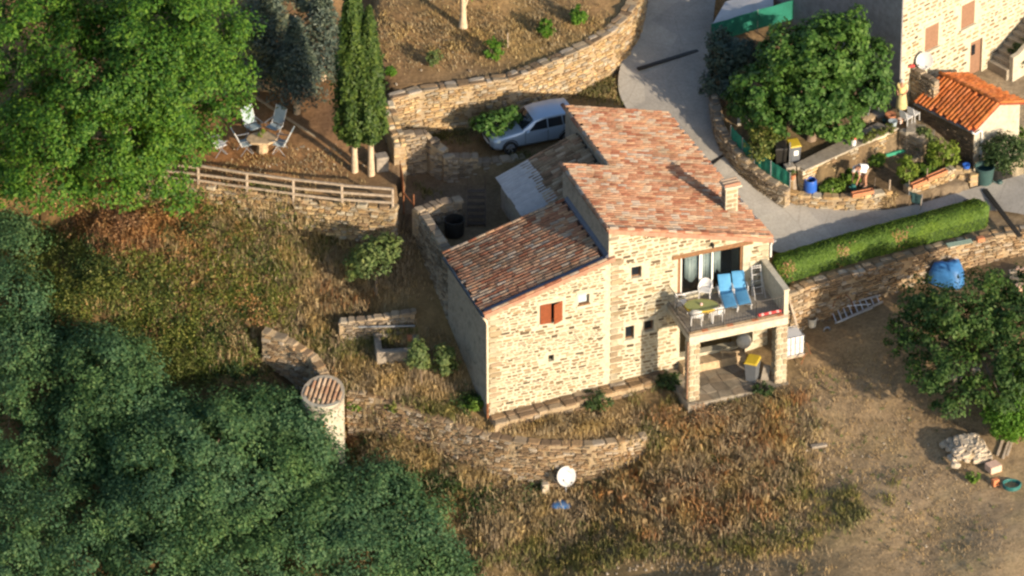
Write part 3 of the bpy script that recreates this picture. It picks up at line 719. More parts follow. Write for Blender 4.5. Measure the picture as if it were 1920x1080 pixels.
# dressed corner blocks at the joint, the corners and round the openings
quoin = []
for z0, z1, a0, sg in ((0.1, 6.5, LW + .06, 1), (.1, 4.9, .03, 1), (.6, 5.6, ar(0) - .45, 1)):
    z = z0; k = 0
    while z < z1:
        hh = random.uniform(.2, .32); ww = .62 if k % 2 else .38; k += 1
        c0 = a0 + (.45 - ww if a0 > 12 else 0)
        if not (a0 > 12 and 3.2 < z < 4.2): quoin.append(mat4(U * ww, V * .12, ZV * (hh - .04), H(c0 + ww / 2, .012 if z < 20 else 0, z + hh / 2)))
        z += hh
lay('stone', 'stone', st, 'facade_stone', house, 240)
lay('stone', 'corner_stone', quoin, 'pillar_stone', house, 100)
# window dressings
plainst = 'pillar_stone_obj'
for k in ('shutter', 'small', 'upper', 'lower', 'shaded'):
    a0, a1, z0, z1 = OPEN[k]
    w_ = thing('window', None, None, (0, 0, 0)); w_.parent = house
    MB().hbox(a0 - .09, a1 + .09, -.045, .06, z0 - .11, z0 - .005).build('stone_sill', 'cream_render', w_)
    MB().hbox(a0 - .09, a1 + .09, -.035, .06, z1 + .005, z1 + .12).build('stone_lintel', 'cream_render', w_)
    mb = MB(); fr = .05
    for x0, x1, y0, y1 in ((a0, a0 + fr, z0, z1), (a1 - fr, a1, z0, z1), (a0 + fr, a1 - fr, z0, z0 + fr), (a0 + fr, a1 - fr, z1 - fr, z1)):
        mb.hbox(x0 + .002, x1 - .002, .14, .2, y0 + .002, y1 - .002)
    if a1 - a0 > .8: mb.hbox((a0 + a1) / 2 - .03, (a0 + a1) / 2 + .03, .145, .195, z0 + fr, z1 - fr)
    mb.build('frame', 'brown_wood', w_)
    mb = MB(); mb.hbox(a0 + fr, a1 - fr, .165, .18, z0 + fr, z1 - fr); mb.build('pane', 'glass_pale' if k == 'small' else 'glass_dark', w_)
    if k == 'small': mb = MB(); mb.hbox(a0 - .02, a1 + .02, -.06, .12, z0 + .002, z0 + .07); mb.build('sill', 'brown_wood', w_)
mb = MB(); mb.hbox(2.76, 2.98, .2, .22, 2.14, 2.44); mb.build('vent_back', 'dark_void', house)
# red-brown shutters, the right leaf ajar
def shutter(hinge, wd, ang, z0, z1, sgn):
    d = (U * math.cos(ang) - V * math.sin(ang)) * sgn if sgn > 0 else -(U * math.cos(ang)) - V * math.sin(ang)
    nn = unit(np.cross(d, ZV)); ax = (d, nn, ZV); s_ = thing('shutter', None, None, (0, 0, 0)); s_.parent = house
    for i in range(4):
        mb = MB(); mb.box(H(*hinge, 0) + d * (wd * (i + .5) / 4) + ZV * (z0 + z1) / 2, (wd / 4 - .008, .03, z1 - z0), ax); mb.build('board', 'shutter_red', s_)
    for zz in (z0 + .18, z1 - .18):
        mb = MB(); mb.box(H(*hinge, 0) + d * wd / 2 + ZV * zz, (wd - .04, .055, .07), ax); mb.build('batten', 'shutter_red', s_)
shutter((2.36, -.03), .48, .06, 4.13, 5.12, 1)
shutter((3.36, -.03), .50, .42, 4.13, 5.12, -1)
# patio doors behind the balcony
pd = thing('patio_door', None, None, (0, 0, 0)); pd.parent = house
a0, a1, z0, z1 = OPEN['patio']
mb = MB(); mb.hbox(a0 + .003, a0 + .16, .05, .2, z0, z1 - .003); mb.hbox(a1 - .1, a1 - .003, .05, .2, z0, z1 - .003); mb.build('jamb', 'brown_wood', pd)
mb = MB()
for x in (a0 + .18, a0 + 1.05, a0 + 1.12, a0 + 1.62): mb.hbox(x, x + .07, .15, .2, z0 + .01, z1 - .01)
mb.hbox(a0 + .18, a1 - .1, .145, .205, z1 - .09, z1 - .02); mb.hbox(a0 + .18, a1 - .1, .145, .205, z0 + .01, z0 + .09)
mb.build('door_frame', 'white_paint', pd)
for x0, x1 in ((a0 + .25, a0 + 1.05), (a0 + 1.19, a0 + 1.62), (a0 + 1.69, a1 - .1)):
    mb = MB(); mb.hbox(x0, x1, .17, .178, z0 + .09, z1 - .09); mb.build('pane', 'glass_clear', pd)
def curtain(x0, x1, zlow):
    vs = []; fs = []; n = 24
    for i in range(n + 1):
        t = i / n; a = x0 + (x1 - x0) * t; bb = .34 + .05 * math.sin(t * 40) + .02 * math.sin(t * 17)
        zb = zlow[0] + (zlow[1] - zlow[0]) * abs(2 * t - 1)
        vs += [H(a, bb, z1 - .08), H(a, bb, zb)]
    fs = [(2 * i, 2 * i + 1, 2 * i + 3, 2 * i + 2) for i in range(n)]
    o = MB().add(vs, fs).build('curtain', 'curtain', pd, smooth=True)
    md = o.modifiers.new('s', 'SOLIDIFY'); md.thickness = .01
curtain(a0 + .45, a0 + 1.05, (4.45, 4.75)); curtain(a0 + 1.14, a0 + 1.68, (4.6, 4.5)); curtain(a0 + 1.75, a0 + 2.1, (4.9, 4.6))
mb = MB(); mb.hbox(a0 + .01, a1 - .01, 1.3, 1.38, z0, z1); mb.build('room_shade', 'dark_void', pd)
mb = MB(); mb.hbox(a0 + .01, a1 - .01, .25, 1.3, z0 + .004, z0 + .03); mb.build('room_floor', 'brown_wood', pd)
# timber lintel, wall lamp
MB().hbox(8.35, 12.06, -.05, .22, 6.025, 6.22).build('lintel', 'brown_wood', house, bevel=.012)
mb = MB(); mb.hbox(10.1, 10.2, -.1, .0, 6.42, 6.52); mb.lathe(H(10.15, -.16, 6.34), [(0, .18), (.06, .17), (.07, .06), (.04, 0), (0, 0)], 10); mb.build('wall_lamp', 'dark_metal', house)
# drainpipe at the left corner and a gutter on the shaded eave
mb = MB(); mb.tube([H(-.2, .02, 5.06), H(-.08, -.06, 4.86), H(-.06, -.07, 4.7), H(-.05, -.07, .75), H(-.04, -.07, .72)], .055, 8); mb.build('drainpipe', 'cream_pipe', house, smooth=True)
mb = MB(); mb.tube([H(-.04, -.07, .74), H(-.04, -.07, -.05)], .05, 8); mb.build('drainpipe_foot', 'rust', house, smooth=True)
def gutter(p, q, parent, mat='zinc', r=.075):
    p = np.asarray(p); q = np.asarray(q); x, y, z = frame(q - p); vs = []; fs = []; n = 7
    for e in (p, q):
        for rr in (r, r - .012):
            for j in range(n): t = math.pi * (1 + j / (n - 1)); vs.append(e + y * math.cos(t) * rr + z * math.sin(t) * rr)
    for j in range(n - 1): fs += [(j, j + 1, 2 * n + j + 1, 2 * n + j), (n + j, n + j + 1, 3 * n + j + 1, 3 * n + j), (j, j + 1, n + j + 1, n + j), (2 * n + j, 2 * n + j + 1, 3 * n + j + 1, 3 * n + j)]
    return MB().add(vs, fs).build('gutter', mat, parent, smooth=True)
gutter(H(-.22, -.05, 5.16), H(-.22, 4.95, 5.16), house)
gutter(H(ar(0) + .2, -.12, zu(12.95) - .12), H(ar(10.7) + .2, 10.7, zu(12.3) - .1), house, 'white_paint')
mb = MB(); mb.tube([H(12.98, -.02, 5.98), H(12.88, -.05, 5.8), H(12.87, -.06, 5.2)], .04, 8); mb.build('drainpipe', 'white_paint', house, smooth=True)
# --- roofs
def slab(quad, th, mat, name, parent):
    q = [np.asarray(p) for p in quad]; n = unit(np.cross(q[1] - q[0], q[3] - q[0])); n = n if n[2] > 0 else -n
    return MB().hexa([p - n * th for p in q] + q).build(name, mat, parent)
allt = []
lo = thing('roof', None, None, (0, 0, 0)); lo.parent = house
slab([H(-.18, -.14, zl(-.18) - .02), H(LW - .0, -.14, zl(LW) - .02), H(LW - .0, 4.98, zl(LW) - .02), H(-.18, 4.98, zl(-.18) - .02)], .09, 'tile_under', 'underlay', lo)
dn = unit(-U - ZV * .268); run = (LW + .22) * math.sqrt(1 + .268 ** 2)
t1 = roof_tiles(H(LW - .12, .28, zl(LW - .12) + .0), dn, V, 23, .2, lambda i: run - .12, .40, lift=.0)
t1 += roof_tiles(H(LW - .12, -.2, zl(LW - .12) + .05), dn, V, 1, .2, lambda i: run - .12, .40, lift=.02)      # verge over the gable
t1 += roof_tiles(H(LW - .12, 4.86, zl(LW - .12) + .03), dn, V, 1, .2, lambda i: run - .12, .40, lift=.02)
nbig = 0
mb = MB()
for b0, b1 in ((.0, .26),):
    mb.hexa([H(-.1, b0, zl(-.1) - .015), H(LW - .02, b0, zl(LW) - .015), H(LW - .02, b1, zl(LW) - .015), H(-.1, b1, zl(-.1) - .015), H(-.1, b0, zl(-.1) + .02), H(LW - .02, b0, zl(LW) + .02), H(LW - .02, b1, zl(LW) + .02), H(-.1, b1, zl(-.1) + .02)])
mb.build('blue_grey_strip', 'blue_grey_strip', lo)  # dark blue-grey strip between the verge tiles and the tile columns
mb = MB(); mb.hexa([H(LW - .16, .0, zl(LW - .16) + .03), H(LW - .02, .0, zl(LW) + .06), H(LW - .02, 4.9, zl(LW) + .06), H(LW - .16, 4.9, zl(LW - .16) + .03), H(LW - .16, .0, zl(LW - .16) + .12), H(LW - .022, .0, zl(LW) + .2), H(LW - .022, 4.9, zl(LW) + .2), H(LW - .16, 4.9, zl(LW - .16) + .12)])
mb.build('blue_grey_strip', 'blue_grey_strip', lo)  # lead strip where the lower roof meets the taller wall
# verge board of the gable
mb = MB(); mb.hexa([H(-.2, -.17, zl(-.2) - .17), H(LW + .22, -.17, zl(LW + .22) - .17), H(LW + .22, -.015, zl(LW + .22) - .17), H(-.2, -.015, zl(-.2) - .17), H(-.2, -.17, zl(-.2) + .03), H(LW + .22, -.17, zl(LW + .22) + .03), H(LW + .22, -.015, zl(LW + .22) + .03), H(-.2, -.015, zl(-.2) + .03)]); mb.build('verge', 'verge', lo)
up = thing('roof', None, None, (0, 0, 0)); up.parent = house
slab([H(5.34, -.12, zu(5.34) - .02), H(ar(0) + .14, -.12, zu(ar(0) + .14) - .02), H(ar(5.5) + .14, 5.5, zu(ar(5.5) + .14) - .02), H(5.34, 5.5, zu(5.34) - .02)], .10, 'tile_under', 'underlay', up)
slab([H(7.56, 5.5, zu(7.56) - .021), H(ar(5.5) + .14, 5.5, zu(ar(5.5) + .14) - .021), H(ar(10.85) + .14, 10.85, zu(ar(10.85) + .14) - .021), H(7.5, 10.85, zu(7.5) - .021)], .10, 'tile_under', 'underlay', up)
dn2 = unit(U - ZV * .284); k2 = math.sqrt(1 + .284 ** 2)
t2 = roof_tiles(H(5.34, -.14, zu(5.34)), dn2, V, 28, .202, lambda i: (ar(i * .2) + .16 - 5.34) * k2, .40, lift=0)
t3 = roof_tiles(H(7.54, 5.52, zu(7.54)), dn2, V, 26, .205, lambda i: (ar(5.5 + i * .2) + .16 - 7.54) * k2, .40, lift=0)
t2 += roof_tiles(H(5.36, -.19, zu(5.36) + .04), dn2, V, 1, .2, lambda i: (12.9 - 5.36) * k2, .40, lift=.02)
# high verge, tiles laid along the edge
def edge_tiles(p, q, n):
    p = np.asarray(p); q = np.asarray(q); x = unit(q - p); y = np.cross(ZV, x); L = np.linalg.norm(q - p) / n
    return [mat4(x * L * 1.02, y * .2, ZV * .2, p + x * L * (i + .5) + ZV * random.gauss(0, .006)) for i in range(n)]
t2 += edge_tiles(H(5.36, -.12, zu(5.36) - .0), H(5.36, 5.5, zu(5.36) - .0), 14) + edge_tiles(H(7.56, 5.5, zu(7.56)), H(7.5, 10.85, zu(7.5)), 13)
cd = lambda m: lambda i: np.linalg.norm(m[i][:3, 3] - CAM)
lay('tile', 'roof_tile', t1, 'roof_tile', lo, 120, cd(t1)); tt = t2 + t3
lay('tile', 'roof_tile', tt, 'roof_tile', up, 180, cd(tt))
mb = MB(); mb.hexa([H(5.4, -.15, zu(5.4) - .22), H(12.96, -.15, zu(12.96) - .2), H(12.96, -.012, zu(12.96) - .2), H(5.4, -.012, zu(5.4) - .22), H(5.4, -.15, zu(5.4) + .0), H(12.96, -.15, zu(12.96) + .0), H(12.96, -.012, zu(12.96) + .0), H(5.4, -.012, zu(5.4) + .0)]); mb.build('verge', 'verge', up)
# --- chimney
ch = thing('chimney', None, None, (0, 0, 0)); ch.parent = house
ca_, cb = 11.62, 2.05; cz = zu(11.9) - .3
MB().hbox(ca_, ca_ + .56, cb, cb + .5, cz, 7.66).build('stack', 'house_mortar', ch)
cs = []
for i in range(5):
    z = 6.55 + i * .225
    for (p, q) in (((ca_ + .02, ca_ + .3), (ca_ + .32, ca_ + .54)) if i % 2 else ((ca_ + .02, ca_ + .54),)):
        pass
    for p, q in ([(ca_ + .03, ca_ + .32), (ca_ + .36, ca_ + .53)] if i % 2 else [(ca_ + .03, ca_ + .53)]):
        cs.append(mat4(U * (q - p), V * .1, ZV * .18, H((p + q) / 2, cb + .03, z)))
        cs.append(mat4(-V * .4, U * .1, ZV * .18, H(ca_ + .03, cb + .25, z)))
lay('stone', 'stone', cs, 'pillar_stone', ch, 60)
MB().hbox(ca_ - .08, ca_ + .72, cb - .09, cb + .58, 7.66, 7.74).build('cap', 'cream_render', ch, bevel=.01)
for i in range(3):
    mm = mat4(U * .7, V * .2, ZV * .2, H(ca_ + .30, cb + .04 + i * .21, 7.76)); lay('tile', 'cap_tile', [mm], 'roof_tile', ch, 1)
# --- balcony
BA0, BA1, BB = 8.14, 12.66, -2.62; BZ = 3.9
bal = thing('balcony', None, None, (0, 0, 0)); bal.parent = house
MB().hbox(BA0, BA1, BB, -.01, BZ - .16, BZ).build('deck', 'old_concrete', bal)
mb = MB(); mb.hbox(BA0 - .0, BA1 + .0, BB - .02, BB + .3, BZ - .5, BZ - .163); mb.build('beam', 'cream_render', bal)
mb = MB(); mb.hbox(BA0, BA0 + .25, BB + .3, -.01, BZ - .42, BZ - .163); mb.hbox(BA1 - .3, BA1, BB + .3, -.01, BZ - .42, BZ - .163); mb.build('beam', 'pale_render', bal)
n = 15; tw = (BA1 - .22 - BA0) / n
for i in range(n):
    MB().hbox(BA0 + i * tw + .006, BA0 + (i + 1) * tw - .006, BB - .04, BB + .17, BZ + .003, BZ + .03).build('nosing_tile', 'terracotta' if i % 4 == 2 else 'stone_warm', bal)
mb = MB(); mb.prism([H(BA1 - .2, BB, BZ), H(BA1, BB, BZ), H(BA1, BB, 5.1), H(BA1 - .2, BB, 5.1)], V * 2.6); mb.build('parapet', 'cream_render', bal)
MB().hbox(BA1 - .24, BA1 + .04, BB - .04, -.02, 5.103, 5.17).build('coping', 'cream_render', bal, bevel=.01)
for a0_, a1_ in ((BA0, BA0 + .5), (BA1 - .52, BA1)):
    pl = thing('pillar', None, None, (0, 0, 0)); pl.parent = bal
    MB().hbox(a0_ + .02, a1_ - .02, BB + .02, BB + .48, -.3, BZ - .5).build('core', 'house_mortar', pl)
    ps = []; z = .38; k = 0
    while z < BZ - .6:
        hh = random.uniform(.2, .3)
        s_ = a0_ + (a1_ - a0_) * (.4 if k % 2 else .62)
        for p, q in ((a0_, s_), (s_, a1_)): ps.append(mat4(U * (q - p - .03), V * .1, ZV * (hh - .035), H((p + q) / 2, BB + .035, z + hh / 2)))
        for a_, sg in ((a0_, 1), (a1_, -1)):
            s2 = BB + .5 * (.62 if k % 2 else .4)
            for p, q in ((BB, s2), (s2, BB + .5)): ps.append(mat4(-V * (q - p - .03) * sg, U * .1 * sg, ZV * (hh - .035), H(a_ + .035 * sg, (p + q) / 2, z + hh / 2)))
        z += hh; k += 1
    lay('stone', 'stone', ps, 'pillar_stone', pl, 120)
MB().tube([H(BA0 - .05, BB + .04, 3.5), H(BA0 - .05, BB + .04, .6)], .04, 8).build('drainpipe', 'brown_shutter', bal, smooth=True)
rl = thing('railing', None, None, (0, 0, 0)); rl.parent = bal
def rail(p, q):
    p = np.asarray(p); q = np.asarray(q)
    for z, r in ((.92, .02), (.12, .014)): MB().tube([p + ZV * z, q + ZV * z], r, 6).build('rail', 'dark_metal', rl)
    n = int(np.linalg.norm(q - p) / .125)
    for i in range(n + 1):
        c = p + (q - p) * i / n; r = .018 if i % 12 == 0 else .006
        MB().tube([c + ZV * (.0 if i % 12 == 0 else .12), c + ZV * .92], r, 5).build('bar', 'dark_metal', rl)
rail(H(BA0 + .04, BB + .03, BZ), H(BA1 - .21, BB + .03, BZ)); rail(H(BA0 + .04, BB + .03, BZ), H(BA0 + .04, -.05, BZ))
# floor under the balcony
patio = thing('patio', 'rough stone paving under the balcony of the stone house', 'paving', H(10.4, -1.3, .2))
MB().prism([H(BA0 - .1, BB - .25, -.4), H(BA1 + .1, BB - .15, -.4), H(BA1 + .1, -.01, -.4), H(BA0 - .1, -.01, -.4)], ZV * .83).build('bed', 'old_concrete', patio)
nx_, ny_ = 9, 5; jx = {}
def jp(i, j):
    if (i, j) not in jx:
        e = .0 if i in (0, nx_) else random.uniform(-.14, .14); g = .0 if j in (0, ny_) else random.uniform(-.12, .12)
        jx[i, j] = (BA0 - .08 + (BA1 - BA0 + .16) * i / nx_ + e, BB - .2 + 2.75 * j / ny_ + g)
    return jx[i, j]
for i in range(nx_):
    for j in range(ny_):
        q = [jp(i, j), jp(i + 1, j), jp(i + 1, j + 1), jp(i, j + 1)]; cx = sum(a for a, b in q) / 4; cy = sum(b for a, b in q) / 4
        zz = .435 + random.uniform(0, .025)
        o = MB().prism([H(cx + (a - cx) * .94, cy + (b - cy) * .93, .40) for a, b in q], ZV * (zz - .40)).build('slab', 'paving_obj', patio)
# stone ledge along the foot of the front
stone_wall('stone_ledge', 'low rough stone ledge along the foot of the house front', [(H(.05, -.80, 0)[:2], -.7, .0), (H(2.5, -.78, 0)[:2], -.6, .16), (H(5, -.72, 0)[:2], -.5, .32), (H(8.05, -.62, 0)[:2], -.3, .5)], .80, 'grey_stone', 'wall_core', True, 60, (.3, .7), (.15, .3), capw=(.4, .9), caph=.08, cat='ledge')
# arched kennel-like hatch by the pillar
mb = MB(); mb.lathe(H(7.85, -.35, .28), [(.2, -.3), (.2, .3), (.17, .3), (.17, -.3), (.2, -.3)], 10, (U, ZV, -V), 0, math.pi); tag(mb.build('clay_pipe', 'stone_grey', None, loc=H(7.85, -.35, .28)), 'half-round grey clay pipe lying on the ledge beside the balcony pillar', 'pipe')

# ================================================================ WALLS OF THE HILLSIDE
def wl(pts, hb, top=0.0):
    """survey points of a wall's top edge -> (xy, bottom, top); hb = how far the face goes down"""
    out = []
    for i, (px, py, z) in enumerate(pts):
        h = hb[i] if isinstance(hb, (list, tuple)) else hb
        out.append((xy(px, py, z + top), z - h, z + top))
    return out
stone_wall('retaining_wall', 'long curved stone retaining wall below the house, nearest the bottom edge', wl(CURVE[5:], [2.6, 2.6, 2.6, 2.5, 2.4, 2.2, 2.1, 2.0, 1.5, 1.2], .05), .5, 'grey_stone', 'wall_core', True, 300, (.15, .40), (.07, .17), capw=(.2, .85), caph=.06, capmat='grey_stone', proud=.06, tl=.09)
stone_wall('retaining_wall', 'short stretch of stone wall running up from the round tower', wl(CURVE[:5], [1.2, 1.6, 1.9, 2.3, 2.6], .32), .5, 'grey_stone', 'wall_core', True, 120, (.15, .40), (.07, .17), front=(-.7, -.7), capw=(.2, .75), caph=.06)
stone_wall('retaining_wall', 'stone retaining wall under the grey wooden fence', wl(FENCE_L[2:], [1.6, 1.8, 1.9, 1.7], -.02), .5, 'wall_stone', 'wall_core', True, 220, (.15, .40), (.07, .17), caph=.1, proud=.07, tl=.08)
stone_wall('orchard_wall', 'tall curved ochre stone wall holding up the orchard behind the car', wl(ORCH, [2.6, 2.6, 2.6, 2.6, 2.5, 2.4, 2.4, 2.3, 2.3, 2.3], .12), .55, 'wall_stone', 'wall_core', True, 300, (.15, .40), (.07, .17), capw=(.2, .85), caph=.06, proud=.04, capmat='grey_stone')
stone_wall('garden_wall', 'stone wall stub running from the orchard corner down past the cypress', [(xy(736, 186, 7.3), 4.8, 7.3), (xy(752, 236, 6.95), 4.8, 6.95), (xy(762, 268, 6.6), 4.6, 6.6)], .55, 'wall_stone', 'wall_core', True, 120, (.15, .40), (.07, .17), front=(.9, -.4), both=True, caph=.1)
# broken wall between the yard and the sunken court
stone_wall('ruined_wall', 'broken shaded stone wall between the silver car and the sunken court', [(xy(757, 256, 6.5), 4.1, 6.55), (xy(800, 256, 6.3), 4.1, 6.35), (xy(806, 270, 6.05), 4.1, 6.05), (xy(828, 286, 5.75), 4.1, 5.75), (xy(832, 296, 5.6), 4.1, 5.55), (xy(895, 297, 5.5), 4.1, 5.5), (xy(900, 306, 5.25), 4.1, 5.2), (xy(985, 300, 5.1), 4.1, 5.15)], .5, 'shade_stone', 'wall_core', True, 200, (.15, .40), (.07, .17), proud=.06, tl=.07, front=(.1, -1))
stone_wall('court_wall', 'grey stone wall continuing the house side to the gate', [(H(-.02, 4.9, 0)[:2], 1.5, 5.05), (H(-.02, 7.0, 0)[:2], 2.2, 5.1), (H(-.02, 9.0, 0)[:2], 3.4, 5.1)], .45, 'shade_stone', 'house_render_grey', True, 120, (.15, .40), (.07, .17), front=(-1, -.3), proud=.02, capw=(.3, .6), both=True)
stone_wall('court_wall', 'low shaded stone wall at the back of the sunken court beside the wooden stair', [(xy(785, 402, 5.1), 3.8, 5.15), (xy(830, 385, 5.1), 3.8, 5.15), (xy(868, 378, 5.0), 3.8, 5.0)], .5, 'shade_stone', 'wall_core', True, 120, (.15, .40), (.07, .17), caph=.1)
# right-hand side: the wall below the hedge and the garden walls along the lane
stone_wall('hedge_wall', 'stone retaining wall below the clipped hedge, right of the house', wl(HEDGEW, [2.2, 2.1, 2.0, 1.8, 1.7, 1.6, 1.6], .02), .55, 'grey_stone', 'wall_core', True, 260, (.15, .40), (.07, .17), capw=(.3, .7), caph=.1, proud=.05)
LW_ = [(1330, 172, 6.0), (1338, 225, 5.7), (1352, 252, 5.55), (1382, 293, 5.15), (1424, 329, 4.75), (1471, 360, 4.45)]
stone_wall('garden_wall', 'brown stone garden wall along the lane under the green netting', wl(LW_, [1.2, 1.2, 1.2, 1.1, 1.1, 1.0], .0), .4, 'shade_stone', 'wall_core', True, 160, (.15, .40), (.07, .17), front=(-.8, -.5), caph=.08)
LB = [(1472, 362, 4.1), (1500, 368, 4.08), (1560, 372, 4.08), (1620, 370, 4.1), (1671, 362, 4.12)]
stone_wall('bed_wall', 'low curved stone wall of the vegetable bed beside the lane', wl(LB, .9, .0), .4, 'wall_stone', 'wall_core', True, 150, (.15, .40), (.07, .17), caph=.09)
stone_wall('bed_wall', 'stone wall of the right-hand bed under the bean plants', wl([(1703, 352, 4.25), (1742, 338, 4.3), (1790, 318, 4.35), (1815, 322, 4.3), (1818, 330, 4.2)], 1.0, .0), .4, 'wall_stone', 'wall_core', True, 110, (.15, .40), (.07, .17), caph=.08)
TERW = [(1507, 322, 5.05), (1560, 298, 5.08), (1620, 271, 5.1), (1683, 243, 5.12)]
stone_wall('terrace_wall', 'sunlit stone terrace wall behind the bending man', wl(TERW, 1.4, .0), .4, 'wall_stone', 'cream_render', False, 220, (.15, .40), (.07, .17), proud=.02, tl=.03)
mb = MB(); q = [np.append(xy(px, py, z), z) for px, py, z in ((1489, 310, 5.1), (1510, 321, 5.1), (1685, 242, 5.16), (1645, 232, 5.16))]
q = [np.append(p[:2], p[2] + .0) for p in q]
o = mb.prism(q, ZV * .07).build('garden_path', 'old_concrete', None, loc=q[0]); o['kind'] = 'structure'
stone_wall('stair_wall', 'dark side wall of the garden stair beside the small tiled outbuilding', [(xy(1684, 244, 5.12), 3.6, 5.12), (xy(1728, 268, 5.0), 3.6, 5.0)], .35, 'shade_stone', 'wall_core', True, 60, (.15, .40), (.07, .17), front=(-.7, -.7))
st_ = thing('garden_stair', 'small stone stair descending along the outbuilding wall', 'stair', np.append(xy(1735, 270, 4.4), 4.0))
p0 = np.append(xy(1700, 236, 5.2), 0); p1 = np.append(xy(1778, 283, 4.0), 0); dd = unit(p1 - p0); nn_ = np.array([-dd[1], dd[0], 0])
for i in range(6):
    MB().box(p0 + dd * (i * .42 + .2) + ZV * (3.7 + (5.2 - i * .2 - 3.7) / 2), (.42, 1.0, 5.2 - i * .2 - 3.7), (dd, nn_, ZV)).build('step', 'old_concrete', st_, bevel=.012)
# pier ends and low trough wall on the bank
stone_wall('trough_wall', 'short sunlit row of stones above the old stone trough', [(xy(636, 604, 2.0), .9, 1.95), (xy(700, 600, 2.1), 1.0, 2.1), (xy(778, 590, 2.2), 1.2, 2.3)], .4, 'shade_stone', 'wall_core', True, 60, (.15, .40), (.07, .17), proud=.07, tl=.1)
tr_ = thing('stone_trough', 'old grey stone trough on the bank left of the house', 'trough', gt(745, 660))
tb = np.append(xy(745, 665, .75), .75); ax = (unit((1, .1, 0)), unit((-.1, 1, 0)), ZV)
for cx, cy, dx, dy, hh in ((0, -.55, 1.9, .3, .62), (0, .75, 1.9, .28, .7), (-.82, .1, .28, 1.02, .62), (.82, .1, .3, 1.02, .72)):
    MB().bx(tb + ax[0] * cx + ax[1] * cy, (dx, dy, hh), ax).build('side', 'stone_grey', tr_, bevel=.04)
MB().bx(tb + ax[1] * .1 + ZV * .02, (1.36, 1.0, .3), ax).build('floor', 'soil_dark', tr_)
MB().bx(tb + ax[0] * .6 + ax[1] * .3 + ZV * .3, (.28, .3, .4), ax).build('clay_block', 'brick_orange', tr_)
o = MB().tube([np.append(xy(672, 613, 1.85), 1.85), np.append(xy(778, 611, 1.85), 1.85)], .05, 8).build('pipe', 'zinc', None, smooth=True, loc=np.append(xy(725, 612, 1.5), 1.5))
tag(o, 'grey pipe lying across the old stone trough', 'pipe')

# ---------------------------------------------------------------- round tower
tc = np.append(xy(608, 868, -3.1), -3.1)
tw_ = thing('round_tower', 'round rendered tower with sloping tiled top, left of the curved wall', 'tower', tc)
TR, TH_ = .9, 3.55
a_open = math.radians(-107); a_w = math.radians(21)    # doorway towards the camera's left
MB().lathe(tc, [(TR, -.5), (TR, TH_ - .75), (TR - .2, TH_ - .75), (TR - .2, -.5), (TR, -.5)], 34, a0=a_open + a_w, a1=a_open - a_w + 2 * math.pi).build('wall', 'pale_render', tw_, smooth=True)
MB().lathe(tc, [(TR, TH_ - .75), (TR, TH_ - .05), (TR - .2, TH_ - .05), (TR - .2, TH_ - .75), (TR, TH_ - .75)], 40).build('head_ring', 'pale_render', tw_, smooth=True)
for a_ in (a_open + a_w, a_open - a_w):
    d_ = np.array([math.cos(a_), math.sin(a_), 0]); MB().box(tc + d_ * (TR - .1) + ZV * (TH_ - 1.3) / 2, (.24, .06, TH_ - .5), (d_, np.cross(ZV, d_), ZV)).build('door_jamb', 'brick_orange', tw_)
MB().lathe(tc, [(TR - .22, .0), (TR - .22, .02), (0, .02)], 20).build('floor', 'dark_void', tw_)
rim = MB()
vs = []; fs = []; n = 40
sl = np.array([-.25, -.95, 0]) * .36                     # the roof leans towards the viewer
def rz(p): return TH_ + .02 - (p[0] * -.25 + p[1] * -.95) * .36
for r_, dz in ((TR + .03, -.12), (TR + .03, .04), (TR - .13, .04), (TR - .13, -.12)):
    for j in range(n):
        t = 2 * math.pi * j / n; p = np.array([math.cos(t) * r_, math.sin(t) * r_]); vs.append(tc + np.array([p[0], p[1], rz(p) + dz]))
for k in range(4):
    for j in range(n): fs.append((k * n + j, k * n + (j + 1) % n, ((k + 1) % 4) * n + (j + 1) % n, ((k + 1) % 4) * n + j))
rim.add(vs, fs).build('rim', 'old_concrete', tw_, smooth=True)
vs = [tc + np.array([math.cos(t) * (TR - .1), math.sin(t) * (TR - .1), rz((math.cos(t) * (TR - .1), math.sin(t) * (TR - .1))) - .03]) for t in np.linspace(0, 2 * math.pi, 33)[:-1]]
MB().add(vs, [tuple(range(32))]).build('roof_bed', 'tile_under', tw_)
dn_ = unit(np.array([-.25, -.95, -.36])); ac_ = unit(np.cross(ZV, dn_)); tl_ = []
for i in range(8):
    y = -.74 + i * .2115; hl = math.sqrt(max(.02, (TR - .13) ** 2 - y * y)); m_ = max(1, round(2 * hl / .42)); L_ = 2 * hl / m_
    for j in range(m_): 
        h_ = np.array([dn_[0], dn_[1], 0]); h_ = unit(h_); p = h_ * (-hl + L_ * (j + .5)) + ac_ * y; tl_.append(mat4(dn_ * L_ * 1.03, np.cross(unit(np.cross(dn_, ac_)) * (1 if np.cross(dn_, ac_)[2] > 0 else -1), dn_) * .19, unit(np.cross(dn_, ac_)) * (1 if np.cross(dn_, ac_)[2] > 0 else -1) * .19, tc + np.array([p[0], p[1], rz(p) + .0])))
lay('tile', 'roof_tile', tl_, 'tower_tile', tw_, 60)

